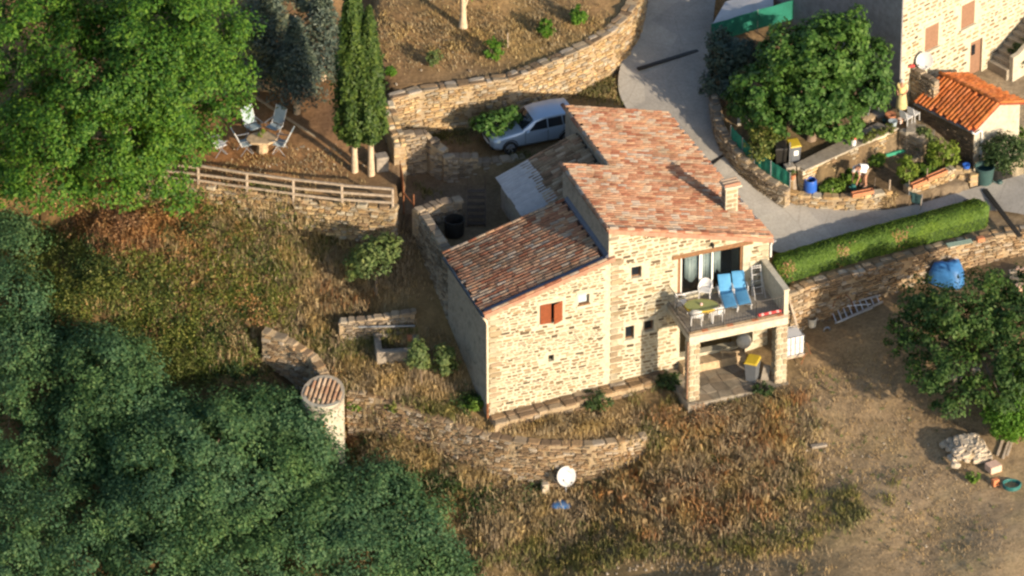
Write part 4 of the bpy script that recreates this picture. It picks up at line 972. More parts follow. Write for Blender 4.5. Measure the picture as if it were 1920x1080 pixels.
# ---------------------------------------------------------------- old lean-to between house and yard
shed = thing('lean_to_shed', 'old lean-to with grey mossy tiles and pale corrugated sheets behind the lower roof', 'shed', H(5.0, 7.0, 4.2))
def zs(a): return 5.7 + .39 * (a - 3.75)
top_prism([(4.0, 5.0), (LW - .02, 5.0), (LW - .02, 5.47), (7.58, 5.47), (7.58, 9.15), (4.0, 9.15)], 3.6, lambda a, b: zs(a) - .12).build('wall', 'house_render_grey', shed)
rf = thing('roof', None, None, (0, 0, 0)); rf.parent = shed
slab([H(4.3, 5.48, zs(4.3) - .03), H(7.58, 5.48, zs(7.58) - .03), H(7.58, 9.3, zs(7.58) - .03), H(4.3, 9.3, zs(4.3) - .03)], .08, 'old_under', 'underlay', rf)
dn_ = unit(-U - ZV * .39)
ot = roof_tiles(H(7.56, 5.5, zs(7.56)), dn_, V, 19, .2, lambda i: (7.56 - 4.9) * 1.073, .4)
lay('tile', 'roof_tile', ot, 'old_tile', rf, 180, cd(ot))
def corrugated(name, org, x, y, lx, ly, mat, parent, wave=.09, amp=.022, lift=0, loc=None):
    """sheet with waves running along x"""
    n = int(ly / wave * 6); vs = []; fs = []
    nr = unit(np.cross(x, y)); nr = nr if nr[2] > 0 else -nr
    for i in range(n + 1):
        t = ly * i / n; h = amp * math.sin(2 * math.pi * t / wave) + lift
        for s_ in (0, lx): vs += [org + x * s_ + y * t + nr * h, org + x * s_ + y * t + nr * (h - .012)]
    for i in range(n):
        b_ = 4 * i; fs += [(b_, b_ + 2, b_ + 6, b_ + 4), (b_ + 1, b_ + 5, b_ + 7, b_ + 3), (b_, b_ + 4, b_ + 5, b_ + 1), (b_ + 2, b_ + 3, b_ + 7, b_ + 6)]
    return MB().add(vs, fs).build(name, mat, parent, loc=loc)
for i, (b0_, top_, ext) in enumerate(((4.95, 5.2, 1.45), (5.78, 5.35, 1.75), (6.6, 5.2, 1.55), (7.42, 5.3, 1.7), (8.24, 5.25, 1.62))):
    corrugated('corrugated_sheet', H(top_, b0_, zs(top_) + .05 + i * .012), dn_, V, ext, .92, 'fibre_sheet', shed, .2, .042)

# ---------------------------------------------------------------- small tiled outbuilding on the right
def frame_from(p, q): d = unit(np.array([*(np.asarray(q)[:2] - np.asarray(p)[:2]), 0])); return d, np.array([-d[1], d[0], 0])
c0 = np.append(xy(1824, 322, 3.6), 0.)                    # near corner
e1 = unit(np.array([-1.0, 1.0, 0])); e2 = unit(np.array([1.0, 1.0, 0]))   # long dark side, lit gable
ob = thing('outbuilding', 'small outbuilding with bright orange tiled roof beside the stair', 'outbuilding', np.append(c0[:2], 3.4))
LO, WO, ZE, RR = 3.25, 3.0, 5.85, .62
def O(s, t, z): return c0 + e1 * s + e2 * t + ZV * z
mb = MB(); g = [(0, 3.2), (WO, 3.2), (WO, ZE), (WO / 2, ZE + RR), (0, ZE)]
mb.prism([O(0, t, z) for t, z in g], e1 * LO); mb.build('wall', 'pale_render', ob)
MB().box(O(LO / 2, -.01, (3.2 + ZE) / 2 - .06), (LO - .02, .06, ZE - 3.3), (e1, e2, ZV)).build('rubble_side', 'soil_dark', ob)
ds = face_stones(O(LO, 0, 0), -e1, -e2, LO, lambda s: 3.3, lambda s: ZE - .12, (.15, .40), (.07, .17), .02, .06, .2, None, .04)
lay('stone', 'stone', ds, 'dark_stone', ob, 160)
rf2 = thing('roof', None, None, (0, 0, 0)); rf2.parent = ob
ot = []
for sg, t0 in ((-1, WO / 2), (1, WO / 2)):
    slp = RR / (WO / 2); d_ = unit(e2 * sg - ZV * slp); top = O(-.14, WO / 2, ZE + RR + .1)
    q = [O(-.14, WO / 2, ZE + RR + .06), O(LO + .14, WO / 2, ZE + RR + .06), O(LO + .14, WO / 2 + sg * (WO / 2 + .2), ZE + .06 - slp * .2), O(-.14, WO / 2 + sg * (WO / 2 + .2), ZE + .06 - slp * .2)]
    slab(q, .08, 'red_brown', 'underlay', rf2)
    ot += roof_tiles(O(-.14, WO / 2, ZE + RR + .07), d_, e1, 17, .208, lambda i: (WO / 2 + .24) * math.sqrt(1 + slp * slp), .42, width=.2)
ot += edge_tiles(O(-.16, WO / 2, ZE + RR + .1), O(LO + .16, WO / 2, ZE + RR + .1), 8)
lay('tile', 'roof_tile', ot, 'new_tile', rf2, 200, cd(ot))
gutter(O(-.15, -.27, ZE - .03), O(LO + .1, -.27, ZE - .03), ob, 'zinc')
MB().tube([O(-.1, -.27, ZE - .06), O(-.12, -.1, ZE - .22), O(-.1, .3, ZE - .2), O(-.07, .42, ZE - .35), O(-.07, .42, 3.7)], .045, 8).build('drainpipe', 'white_paint', ob, smooth=True)
MB().lathe(O(-.01, 1.75, 4.95), [(0, .03), (.09, .02), (.1, 0)], 10, (e2, ZV, -e1)).build('vent', 'stone_grey', ob)

# ---------------------------------------------------------------- large house at the top right
b0 = np.append(xy(1687, 198, 5.3), 0.)
f1 = unit(np.array([1.0, .92, 0])); f2 = np.array([-f1[1], f1[0], 0])
def B(s, t, z): return b0 + f1 * s + f2 * t + ZV * z
bh = thing('village_house', 'tall stone house with brown shutters at the top right corner', 'house', np.append(b0[:2], 5.0))
BW = 14.0
body = MB().prism([B(0, 0, 4.6), B(BW, 0, 4.6), B(BW, 8, 4.6), B(0, 8, 4.6)], ZV * 9.0).build('wall', 'house_mortar', bh)
def bpix(px, py):   # a point of the front of this house
    d = FWD * FPX + RGT * (px - 960) + UPV * (540 - py); t = (b0 - CAM).dot(f2) / d.dot(f2); p = CAM + d * t - b0; return p.dot(f1), p[2]
bo = []
for (x0, x1, ya, yb, k) in ((1735, 1759, 70, 121, 'w'), (1804, 1827, 27, 78, 'w'), (1822, 1839, 96, 150, 'd')):
    pass
wins = []
for (cx, cy, hw, hh) in ((1747, 69, .42, .62), (1815, 27, .42, .62)):
    s_, z_ = bpix(cx, cy); wins.append((s_ - hw, s_ + hw, z_ - hh, z_ + hh))
s_, z_ = bpix(1830, 106); door = (s_ - .38, s_ + .38, z_ - .95, z_ + .85)
bskip = [(a - .12, b + .12, c - .1, d + .14) for a, b, c, d in wins + [door]]
bs = face_stones(B(0, 0, 0), f1, -f2, 9.0, lambda s: 5.0, lambda s: 11.5, (.15, .40), (.07, .17), .07, .02, .12, bskip, .03)
lay('stone', 'stone', bs, 'facade_stone', bh, 260)
MB().box(B(-.02, 4, 9.1), (.08, 8.02, 9.0), (f1, f2, ZV)).build('side_render', 'grey_render', bh)
mb = MB()
cut(body, [[B(s, t, z) for z in (c, d) for s, t in ((a, -.4), (b, -.4), (b, .3), (a, .3))] for a, b, c, d in wins + [door]])
for a, b, c, d in wins:
    w_ = thing('window', None, None, (0, 0, 0)); w_.parent = bh
    MB().box(B((a + b) / 2, .04, (c + d) / 2), (b - a - .01, .06, d - c - .01), (f1, f2, ZV)).build('shutter', 'brown_shutter', w_)
    MB().box(B((a + b) / 2, -.03, c - .05), (b - a + .2, .16, .09), (f1, f2, ZV)).build('sill', 'cream_render', w_)
    MB().box(B((a + b) / 2, -.012, d + .07), (b - a + .2, .06, .12), (f1, f2, ZV)).build('lintel', 'cream_render', w_)
a, b, c, d = door
dr = thing('door', None, None, (0, 0, 0)); dr.parent = bh
MB().box(B((a + b) / 2, .14, (c + d) / 2), (b - a - .01, .06, d - c - .01), (f1, f2, ZV)).build('leaf', 'brown_shutter', dr)
MB().box(B((a + b) / 2 - .1, .1, d - .5), (.22, .04, .5), (f1, f2, ZV)).build('pane', 'glass_dark', dr)
# outside stair going up along that front
sp = bpix(1850, 120); bs_ = thing('outside_stair', 'outside stone stair climbing the front of the tall house, top right corner', 'stair', B(sp[0], -1, 5.0))
s0, z0_ = sp[0] + .05, 5.35
for i in range(13):
    MB().box(B(s0 + i * .3 + .15, -.62, 4.6 + (z0_ + i * .19 - 4.6) / 2), (.30, 1.15, z0_ + i * .19 - 4.6), (f1, f2, ZV)).build('step', 'old_concrete', bs_, bevel=.012)
mb = MB(); mb.prism([B(s0 + .15, -1.42, 4.4), B(s0 + 4.4, -1.42, 4.4), B(s0 + 4.4, -1.42, z0_ + 2.9), B(s0 + .55, -1.42, z0_ + .75), B(s0 + .15, -1.42, z0_ + .7)], f2 * .22); mb.build('parapet', 'pale_render', bs_)
# low dark wall under the dish
q0, q1 = np.append(xy(1688, 150, 5.3), 0), np.append(xy(1745, 175, 5.4), 0)
stone_wall('yard_wall', 'dark wall standing out from the tall house front, below the satellite dish', [(xy(1702, 124, 7.0), 4.8, 7.0), (xy(1750, 156, 6.9), 4.8, 6.9)], .35, 'shade_stone', 'wall_core', True, 60, (.2, .45), (.1, .2), front=(-.6, -.7))

# ================================================================ TREES AND PLANTS
def L_(px, py, z, r, rz=None): # a lobe of a crown seen at a pixel, at height z
    p = G(px, py, z); return (p, (r, r, rz or r * .8))
# --- big broadleaf trees, top left
tree('broadleaf_tree', 'huge bright green leafy tree filling the top left corner beside the chairs', gt(250, 330) + np.array([0, 1.5, 0]),
     [L_(310, 130, 12.5, 2.7, 2.1), L_(200, 110, 13.0, 2.8, 2.2), L_(240, 240, 10.2, 2.6, 2.0), L_(330, 215, 9.8, 2.0, 1.6), L_(130, 230, 10.5, 2.5), L_(285, 310, 8.2, 1.7, 1.3), L_(390, 120, 11.0, 1.6, 1.3), L_(415, 185, 9.6, 1.1, .8), L_(90, 320, 8.4, 2.0, 1.4), L_(190, 335, 7.8, 1.6, 1.1), L_(290, 40, 14.0, 2.6), L_(380, 45, 12.6, 1.7, 1.4), L_(345, 270, 8.6, 1.1, .8), L_(320, 355, 6.6, .8, .7), L_(440, 60, 11.4, .7, .6)],
     350, 250, .80, .142, 'leaf_big', .35, shell=.75)
tree('broadleaf_tree', 'second big green tree at the far left edge, darker, behind the huge one', gt(20, 330) + np.array([0, 6, 0]),
     [L_(40, 60, 12.5, 3.2), L_(20, 190, 10, 2.4), L_(110, 20, 13, 2.8), L_(-40, 300, 8, 2.2), L_(180, -30, 13.5, 2.6), L_(330, -40, 13.5, 2.6)], 190, 200, .8, .145, 'leaf_big', .3, shell=.7)
# --- trees of the valley, bottom left
VAL = [('tall grey-green valley tree along the left edge of the picture', (30, 760, -6.5), [L_(30, 470, 1.5, 1.9), L_(20, 560, 1.0, 1.9), L_(45, 650, 0, 1.9), L_(60, 730, -1, 1.6), L_(0, 420, 2, 1.6), L_(60, 440, 1.6, 1.3), L_(-10, 370, 2.6, 1.3), L_(20, 800, -2, 1.7), L_(70, 560, .2, 1.2), L_(20, 880, -3, 1.6), L_(85, 800, -2.6, 1.0)], 380),
       ('slim grey-green valley tree with its top below the brown brush', (200, 860, -6), [L_(190, 680, 0.8, 1.6), L_(230, 740, -.1, 1.7), L_(175, 780, -1, 1.5), L_(160, 860, -2, 1.1), L_(255, 680, .3, 1.0), L_(145, 650, .2, 1.0), L_(235, 820, -2, 1.4), L_(190, 900, -3.2, 1.2), L_(280, 770, -1.2, 1.2)], 330),
       ('broad grey-green valley tree in the bottom left middle', (350, 1020, -8), [L_(390, 830, -.6, 2.2), L_(300, 850, -1.2, 2.0), L_(350, 930, -2.0, 2.4), L_(460, 900, -1.8, 1.9), L_(270, 960, -3, 2.0), L_(420, 1010, -3, 2.3), L_(300, 1060, -4, 2.2), L_(480, 1080, -4, 2.2), L_(370, 1130, -5.2, 2.2), L_(330, 790, -.8, 1.6), L_(430, 780, -.9, 1.4), L_(230, 1030, -4.5, 1.6), L_(530, 960, -3, 1.8)], 700),
       ('grey-green valley tree growing in front of the round tower', (540, 930, -6), [L_(520, 780, -.6, 1.3), L_(565, 810, -1.0, 1.2), L_(480, 770, -.5, 1.1), L_(590, 870, -2.0, 1.3), L_(540, 880, -1.8, 1.6), L_(445, 790, -.8, 1.0), L_(620, 900, -2.5, .9), L_(585, 835, -1.2, .85), L_(578, 790, -.4, .7), L_(600, 860, -1.9, .7)], 300),
       ('rounded grey-green valley tree left of the satellite dish along the bottom', (700, 1100, -7), [L_(700, 930, -2.6, 1.8), L_(620, 970, -3, 1.8), L_(770, 980, -3.3, 1.6), L_(680, 1040, -4, 2.1), L_(800, 1050, -4.2, 1.5), L_(560, 1030, -3.8, 1.9), L_(745, 910, -2.6, .9), L_(850, 1080, -4.6, .9)], 360),
       ('grey-green valley tree in the very bottom left corner', (80, 1150, -10), [L_(120, 980, -3.0, 1.8), L_(60, 1010, -3.5, 1.8), L_(150, 1060, -4, 1.7), L_(20, 940, -3, 1.4), L_(30, 1080, -4.5, 2.0), L_(190, 1000, -4, 1.3), L_(110, 920, -3.2, 1.3), L_(110, 1130, -5.5, 2.2), L_(230, 1140, -6, 2.2), L_(-20, 1140, -5.5, 2)], 340)]
for lb, b_, lobes, n in VAL:
    tree('valley_tree', lb, G(*b_), lobes, int(n * .8), 150, .72, .13, 'leaf_valley', .2, group='grey-green trees in the valley', shell=.6, low=-.45)
# --- cypresses
def cypress(label, px, py, h, r, leafz, n):
    base = gt(px, py); root = thing('cypress', label, 'tree', base, 'pair of cypresses')
    MB().tube([base - ZV * .2, base + ZV * 1.0, base + ZV * h * .9], [.17, .13, .03], 8).build('trunk', 'pale_bark', root, smooth=True)
    t = RNG.random(n) ** .85; z = leafz + (h - leafz) * t
    prof = r * np.minimum(1, (t + .02) / .12) ** .6 * (1 - t ** 2.2 * .92)
    a = RNG.random(n) * 6.283; lump = .82 + .18 * np.sin(a * 5 + z * 1.1) + .1 * np.sin(a * 9 - z * 2.3) + .13 * RNG.normal(size=n)
    rr = prof * lump * (.72 + .28 * RNG.random(n) ** .4)
    P = base + np.stack([np.cos(a) * rr, np.sin(a) * rr, z], -1)
    d = np.stack([np.cos(a), np.sin(a), np.full(n, .4)], -1)
    v, f = leaf_quads(P, .2 * RNG.uniform(.6, 1.4, n), .1, .5, d, 1.2)
    fastmesh('crown', v, f, 'leaf_cypress', root)
cypress('tall cypress with bare pale trunk, the left and taller of the pair by the fence', 665, 322, 10.2, .86, 1.45, 15000)
cypress('shorter cypress with bare pale trunk, right of its taller twin', 696, 330, 8.5, .72, 1.7, 10000)
# --- spruces with layered branches
def spruce(label, base, h, r, n, mat='leaf_spruce', zlow=.8):
    root = thing('spruce', label, 'tree', base, 'grey-blue conifers'); base = np.asarray(base)
    MB().tube([base - ZV * .2, base + ZV * h], [.16, .03], 8).build('trunk', 'pale_bark', root, smooth=True)
    P = []; D = []
    k = int(h / .24)
    for i in range(k):
        z = zlow + (h - zlow) * i / k; rr = r * (1 - (i / k)) ** .8 * random.uniform(.8, 1.1); m_ = max(4, int(10 * (1 - i / k) + 3)); off = random.random() * 6
        for j in range(m_):
            a = off + 6.283 * j / m_ + random.uniform(-.15, .15); q = n // (k * m_) + 1
            t = RNG.random(q) ** .7; sp = (.04 + .13 * t) * RNG.normal(size=q)
            x = rr * t; P.append(np.stack([np.cos(a) * x - np.sin(a) * sp, np.sin(a) * x + np.cos(a) * sp, z - .28 * x + .05 * RNG.normal(size=q) + .12 * x * x / max(rr, .1)], -1))
            D.append(np.tile([math.cos(a), math.sin(a), .8], (q, 1)))
    P = base + np.concatenate(P); D = np.concatenate(D)
    v, f = leaf_quads(P, .17 * RNG.uniform(.6, 1.4, len(P)), .4, .4, D, .5); fastmesh('crown', v, f, mat, root)
spruce('blue-grey spruce standing alone between the chairs and the cypresses', gt(557, 214), 5.0, 1.35, 9000, zlow=1.2)
spruce('taller blue-grey spruce behind, at the top edge left of the cypress', gt(505, 165), 6.0, 1.7, 9000)
spruce('blue-grey spruce tucked behind the tall cypress', gt(606, 150) , 5.0, 1.5, 8000)
tree('silver_shrub', 'pale silvery shrub at the top edge beside the huge green tree', gt(470, 110), [L_(470, 40, 9.2, 1.2), L_(480, 90, 8.4, .8), L_(500, 125, 7.6, .5), L_(540, 10, 9.6, 1.1)], 130, 70, .36, .12, 'leaf_silver', .1, cat='shrub')
# --- orchard
ot_ = gt(868, 55)
tree('orchard_tree', 'small orchard tree with pale trunk at the top edge', ot_, [(ot_ + np.array([-.2, .1, 2.5]), (1.3, 1.3, .75)), (ot_ + np.array([.8, .5, 2.7]), (1.0, 1.0, .6)), (ot_ + np.array([-.9, .3, 2.7]), (.9, .9, .6))], 90, 40, .4, .15, 'leaf_scrub', .16, 'pale_bark', up=.2)
def bush(name, label, px, py, r, h, n, mat, ls=.13, group=None, cat='bush', nl=30, base=None):
    b_ = gt(px, py) if base is None else np.asarray(base, float)
    root = thing(name, label, cat, b_, group)
    mb = MB()
    for i in range(4):
        a = 6.283 * i / 4 + random.random(); mb.tube([b_ - ZV * .08, b_ + np.array([math.cos(a) * r * .4, math.sin(a) * r * .4, h * .6])], [.025, .008], 5)
    mb.build('stem', 'bark', root)
    P, d = crown_points([(b_ + ZV * h * .55, np.array([r, r, h * .5]))], n, nl, r * .3, -.8, .35)
    v, f = leaf_quads(P, ls * RNG.uniform(.6, 1.4, len(P)), .35, .55, d, .5); fastmesh('crown', v, f, mat, root); return root
for px, py, r, lb in ((925, 112, .45, 'third'), (1024, 72, .38, 'fourth'), (1085, 45, .42, 'fifth'), (814, 127, .36, 'second'), (733, 145, .22, 'first and smallest')):
    bush('orchard_bush', lb + ' round green bush from the left along the orchard wall top', px + (px < 0), py, r, r * 2.1, 34, 'leaf_bright' if px != 814 else 'leaf_olive', .12, 'round bushes along the orchard wall')
bush('orchard_bush', 'tiny bush with a stake between the round bushes on the orchard wall', 945, 92, .16, .4, 10, 'leaf_scrub', .1)
o = MB().tube([gt(952, 92) - ZV * .1, gt(952, 92) + ZV * .75], .03, 6).build('stake', 'grey_wood', None, loc=gt(952, 92)); tag(o, 'thin wooden stake beside the tiny orchard bush', 'stake')
# --- yard, court and bank
fg = np.append(xy(915, 262, 5.1), 5.1)
tree('fig_bush', 'leafy green bush growing in front of the silver car bonnet', fg, [(np.append(xy(925, 232, 6.3), 6.3), (.75, .6, .5)), (np.append(xy(905, 230, 6.2), 6.2), (.45, .5, .45)), (np.append(xy(955, 214, 6.5), 6.5), (.4, .4, .4))], 80, 26, .26, .17, 'leaf_fig', .06, cat='bush')
tree('olive_tree', 'loose green olive tree standing in the shadow left of the house', gt(705, 555), [(gt(705, 555) + np.array([0, 0, 2.0]), (1.05, 1.0, .9)), (gt(705, 555) + np.array([-.6, .1, 1.5]), (.7, .7, .8)), (gt(705, 555) + np.array([.5, .1, 2.4]), (.7, .6, .6))], 150, 24, .3, .14, 'leaf_olive', .08, shell=.3)
for dx, lb in ((-.35, 'young olive sapling near the house corner, the left and taller of two'), (.45, 'young olive sapling near the house corner, the right and shorter of two')):
    bb = gt(806, 722) + np.array([dx, 0, 0]); hh = 2.3 if dx < 0 else 1.9
    tree('olive_sapling', lb, bb, [(bb + np.array([dx * .4, 0, hh * .75]), (.42, .42, hh * .33)), (bb + np.array([dx * .5, 0, hh * .5]), (.5, .45, .4))], 70, 22, .2, .12, 'leaf_olive', .035, cat='tree', shell=.2)
# --- right side
ft = gt(1520, 262); ft[2] = 5.0
tree('fig_tree', 'large dense fig tree with big dark leaves in the walled garden', ft, [L_(1460, 215, 6.6, 1.4, 1.0), L_(1560, 215, 6.7, 1.5, 1.0), L_(1430, 165, 7.6, 1.3, 1.0), L_(1510, 150, 8.2, 1.7, 1.3), L_(1600, 165, 7.6, 1.5, 1.1), L_(1560, 85, 9.4, 1.6, 1.2), L_(1480, 90, 9.0, 1.3, 1.0), L_(1625, 115, 8.3, 1.1, 1.0), L_(1625, 165, 7.2, .8, .8), L_(1400, 190, 6.6, .8, .7), L_(1590, 45, 10.0, .8, .7), L_(1500, 235, 5.9, 1.1, .6), L_(1580, 225, 6.1, .9, .6), L_(1530, 110, 8.6, 1.5, 1.2), L_(1540, 180, 7.4, 1.4, 1.0)], 430, 85, .42, .165, 'leaf_fig', .2, shell=.7, aspect=.75)
tree('olive_tree', 'grey-green shaded olive beside the fig tree at the lane', gt(1360, 200), [L_(1365, 110, 6.9, .9, .9), L_(1350, 160, 6.2, .8, .8), L_(1395, 100, 7.2, .7, .7), L_(1350, 75, 7.6, .6, .5)], 130, 40, .32, .15, 'leaf_greygreen', .08)
wt = gt(1800, 690)
tree('walnut_tree', 'spreading leafy tree at the right edge over the dry field', wt, [L_(1740, 560, 3.9, 1.2, .9), L_(1700, 610, 3.1, .9, .6), L_(1790, 590, 4.3, 1.4, 1.0), L_(1850, 540, 4.6, 1.2, .9), L_(1890, 580, 4.3, 1.3, .9), L_(1730, 690, 2.2, .9, .5), L_(1800, 680, 3.0, 1.2, .7), L_(1870, 660, 3.4, 1.2, .8), L_(1780, 760, 1.8, .7, .4), L_(1920, 620, 4.0, 1.2, .9), L_(1830, 730, 2.4, 1.0, .5), L_(1900, 700, 2.9, .9, .6), L_(1850, 610, 3.9, 1.2, .8), L_(1770, 630, 3.4, 1.2, .7), L_(1930, 540, 4.6, 1.2, .8), L_(1925, 680, 3.4, 1.2, .8), L_(1880, 740, 2.4, 1.0, .5), L_(1760, 710, 2.2, .9, .5), L_(1700, 650, 2.6, .8, .5)], 430, 62, .42, .15, 'leaf_walnut', .16, shell=.35)
bush('vine_bush', 'bright green leafy bush above the bricks at the right edge', 1900, 815, 1.25, 1.7, 170, 'leaf_bright', .14, nl=40)
bush('vine_bush', 'second bright green bush at the right edge, between the spreading tree and the first', 1925, 745, 1.1, 1.5, 120, 'leaf_bright', .14, nl=36)
bush('dark_bush', 'dark rounded bush against the outbuilding gable', 1880, 290, 1.0, 1.7, 110, 'leaf_dark', .14, nl=34, base=np.append(xy(1882, 318, 3.8), 3.8))
bush('dark_bush', 'small leafy bush at the right edge beside the drain channel', 1918, 330, .6, 1.4, 50, 'leaf_hedge', .14)
bush('corner_bush', 'green bush at the top right edge beside the outside stair', 1918, 130, .7, 1.3, 60, 'leaf_dark', .14)
# garden plants
bush('garden_plant', 'light green shrub behind the green netting by the lane', 1430, 300, .75, 1.5, 90, 'leaf_scrub', .15, nl=26, base=np.append(xy(1432, 300, 4.9), 4.9))
bush('garden_plant', 'pale yellowish shrub next to the upper bin', 1455, 292, .4, 1.1, 40, 'leaf_olive', .13, nl=22, base=np.append(xy(1456, 300, 4.9), 4.9))
for px, py, r, h, m_, lb in ((1700, 346, .5, 1.4, 'vine', 'yellow-green bean plant on stakes, left one of the right-hand bed'), (1765, 318, .75, 1.5, 'vine', 'large yellow-green bean plant against the outbuilding wall'), (1730, 290, .5, 1.3, 'leaf_olive', 'grey-green climbing plant on the stair wall'), (1735, 335, .55, .6, 'leaf_hedge', 'low dark green vegetable in the right-hand bed'), (1640, 308, .45, .5, 'leaf_hedge', 'low green plant right of the bending man'), (1560, 356, .55, .4, 'leaf_hedge', 'low dark green row of vegetables right of the blue barrel'), (1590, 336, .5, .35, 'leaf_hedge', 'low dark green row of vegetables behind the bending man')):
    bush('garden_plant', lb, px, py, r, h, int(90 * r), m_, .13, 'plants of the vegetable beds', nl=26, base=np.append(xy(px, py, 3.95), 3.92))
for px, py, lb in ((1655, 251, 'second from the pots'), (1640, 258, 'third from the pots'), (1668, 246, 'nearest the pots'), (1625, 265, 'nearest the red and white ornament')):
    bush('flower_bush', 'small yellow-green plant on the sunlit terrace wall, ' + lb, px, py, .26, .4, 14, 'leaf_scrub', .1, 'plants along the terrace wall', nl=18, base=np.append(xy(px, py, 5.15), 5.12))
bush('garden_plant', 'low dark weeds in the shade of the lower roof by the drainpipe', 890, 765, .5, .5, 30, 'leaf_hedge', .13, nl=24)
bush('garden_plant', 'dark green bramble on the ledge before the house front', 1120, 760, .7, .5, 40, 'leaf_dark', .13, nl=24)
bush('garden_plant', 'dark green bramble beside the left balcony pillar', 1255, 728, .55, .6, 40, 'leaf_dark', .13, nl=24)
bush('garden_plant', 'dark green bramble before the patio near the right pillar', 1432, 742, .45, .45, 24, 'leaf_dark', .12, nl=22)
bush('garden_plant', 'bright weeds on the curved wall right of the round tower', 672, 770, .55, .7, 34, 'leaf_bright', .13, nl=24)
bush('garden_plant', 'green weeds growing half way up the curved wall', 740, 800, .5, .4, 22, 'leaf_scrub', .12, nl=22)
bush('garden_plant', 'green clump beside the bricks at the right edge', 1825, 905, .32, .4, 20, 'leaf_hedge', .11, nl=20)

# ---------------------------------------------------------------- clipped hedge
hedge = thing('hedge', 'long clipped green hedge between the lane and the stone wall', 'hedge', gt(1650, 470))
Hh = [(1452, 520, 3.0), (1600, 475, 3.05), (1720, 443, 3.1), (1848, 408, 3.15)]
hp = np.array(W(*Hh)); hp = resample(hp, 60); d_ = unit(hp[-1] - hp[0]); d_[2] = 0; d_ = unit(d_); n_ = np.array([-d_[1], d_[0], 0])
def hsec(rw, rt): # cross-section points, front foot over the top to the back foot
    return [(-rw, -.3), (-rw * 1.02, .5), (-rw * .95, rt * .86), (-rw * .7, rt), (0, rt * 1.03), (rw * .7, rt), (rw * .95, rt * .86), (rw, .5), (rw, -.3)]
vs = []; fs = []; m_ = 9
for i, p in enumerate(hp):
    e = min(1, (.25 + min(i, 59 - i)) / 2.0) ** .5
    for x, z in hsec(.58 * e, .80 * (.8 + .2 * e) + .015 * math.sin(i * .9)): vs.append(p + n_ * (x + .015 * random.gauss(0, 1)) + ZV * (z + .01 * random.gauss(0, 1)))
for i in range(59): fs += [(i * m_ + j, i * m_ + j + 1, (i + 1) * m_ + j + 1, (i + 1) * m_ + j) for j in range(m_ - 1)]
fs += [tuple(range(m_)), tuple(range(59 * m_, 60 * m_))]
MB().add(vs, fs).build('body', 'leaf_dark', hedge)
VS = np.array(vs).reshape(60, m_, 3); n = 45000
ti = RNG.random(n) * 58.99; tj = RNG.random(n) * (m_ - 1.01); i0 = ti.astype(int); j0 = tj.astype(int); fi = (ti - i0)[:, None]; fj = (tj - j0)[:, None]
P = VS[i0, j0] * (1 - fi) * (1 - fj) + VS[i0 + 1, j0] * fi * (1 - fj) + VS[i0, j0 + 1] * (1 - fi) * fj + VS[i0 + 1, j0 + 1] * fi * fj
cen = hp[np.clip(i0, 0, 59)] + ZV * .55; dd_ = P - cen; dd_ /= np.linalg.norm(dd_, axis=1)[:, None]
v, f = leaf_quads(P + dd_ * RNG.uniform(-.03, .06, n)[:, None], .07 * RNG.uniform(.6, 1.4, n), .1, .6, dd_, 1.5)
fastmesh('leaves', v, f, 'leaf_hedge', hedge)
m2 = RNG.random(n) < .012; v, f = leaf_quads(P[m2] + dd_[m2] * .07, .12, .2, .6, dd_[m2], 1.5)
sel = RNG.random(900); k_ = (smooth_noise(P[:, 0], P[:, 1], 2.0, 5) > .32) & (dd_[:, 1] < -.5) & (RNG.random(n) < .07)
v, f = leaf_quads(P[k_] + dd_[k_] * .07, .08, .2, .6, dd_[k_], 1.5); fastmesh('dry_twigs', v, f, 'rust_brush', hedge, 'stuff')

# ---------------------------------------------------------------- wild growth (nobody could count it)
def scatter(ell):
    """places on the ground inside ellipses (photo px: cx, cy, rx, ry, count)"""
    X = []; Y = []
    for cx, cy, rx, ry, n in ell:
        a = RNG.random(n) * 6.283; r = np.sqrt(RNG.random(n)) * (.55 + .95 * RNG.random(n) ** 1.5) * (1 + .3 * np.sin(a * 3 + cx)); X.append(cx + np.cos(a) * r * rx); Y.append(cy + np.sin(a) * r * ry)
    P = GT(np.concatenate(X), np.concatenate(Y))
    l = P @ np.stack([U, V], 1); rel = P[:, :2]; a_ = P[:, 0] * U[0] + P[:, 1] * U[1]; b_ = P[:, 0] * V[0] + P[:, 1] * V[1]
    keep = ~((a_ > -.1) & (a_ < 13.0) & (b_ > -.05) & (b_ < 11)) & ~((a_ > 8) & (a_ < 12.8) & (b_ > -2.9) & (b_ < 0)) & ~((a_ > 3.9) & (a_ < 8) & (b_ > 4.9) & (b_ < 9.3))
    keep &= ~inpoly(P[:, 0], P[:, 1], REG[0][0]) & (np.abs(P[:, 0]) < 60)
    return P[keep]
def weeds(name, label, ell, rad, h, nleaf, ls, mat, cat, up=.2, aspect=.4):
    C = scatter(ell); k = len(C); p, d = ball(k * nleaf, .1)
    sc = RNG.uniform(.5, 1.5, k); hs = RNG.uniform(.4, 1.3, k) * h
    p = p.reshape(k, nleaf, 3) * (rad * sc)[:, None, None]; p[:, :, 2] = np.abs(p[:, :, 2]) / (rad * sc)[:, None] * hs[:, None]
    P = (C[:, None, :] + p).reshape(-1, 3)
    v, f = leaf_quads(P, ls * RNG.uniform(.5, 1.4, len(P)), up, aspect, d, .3)
    o = fastmesh(name, v, f, mat); tag(o, label, cat, kind='stuff'); return o
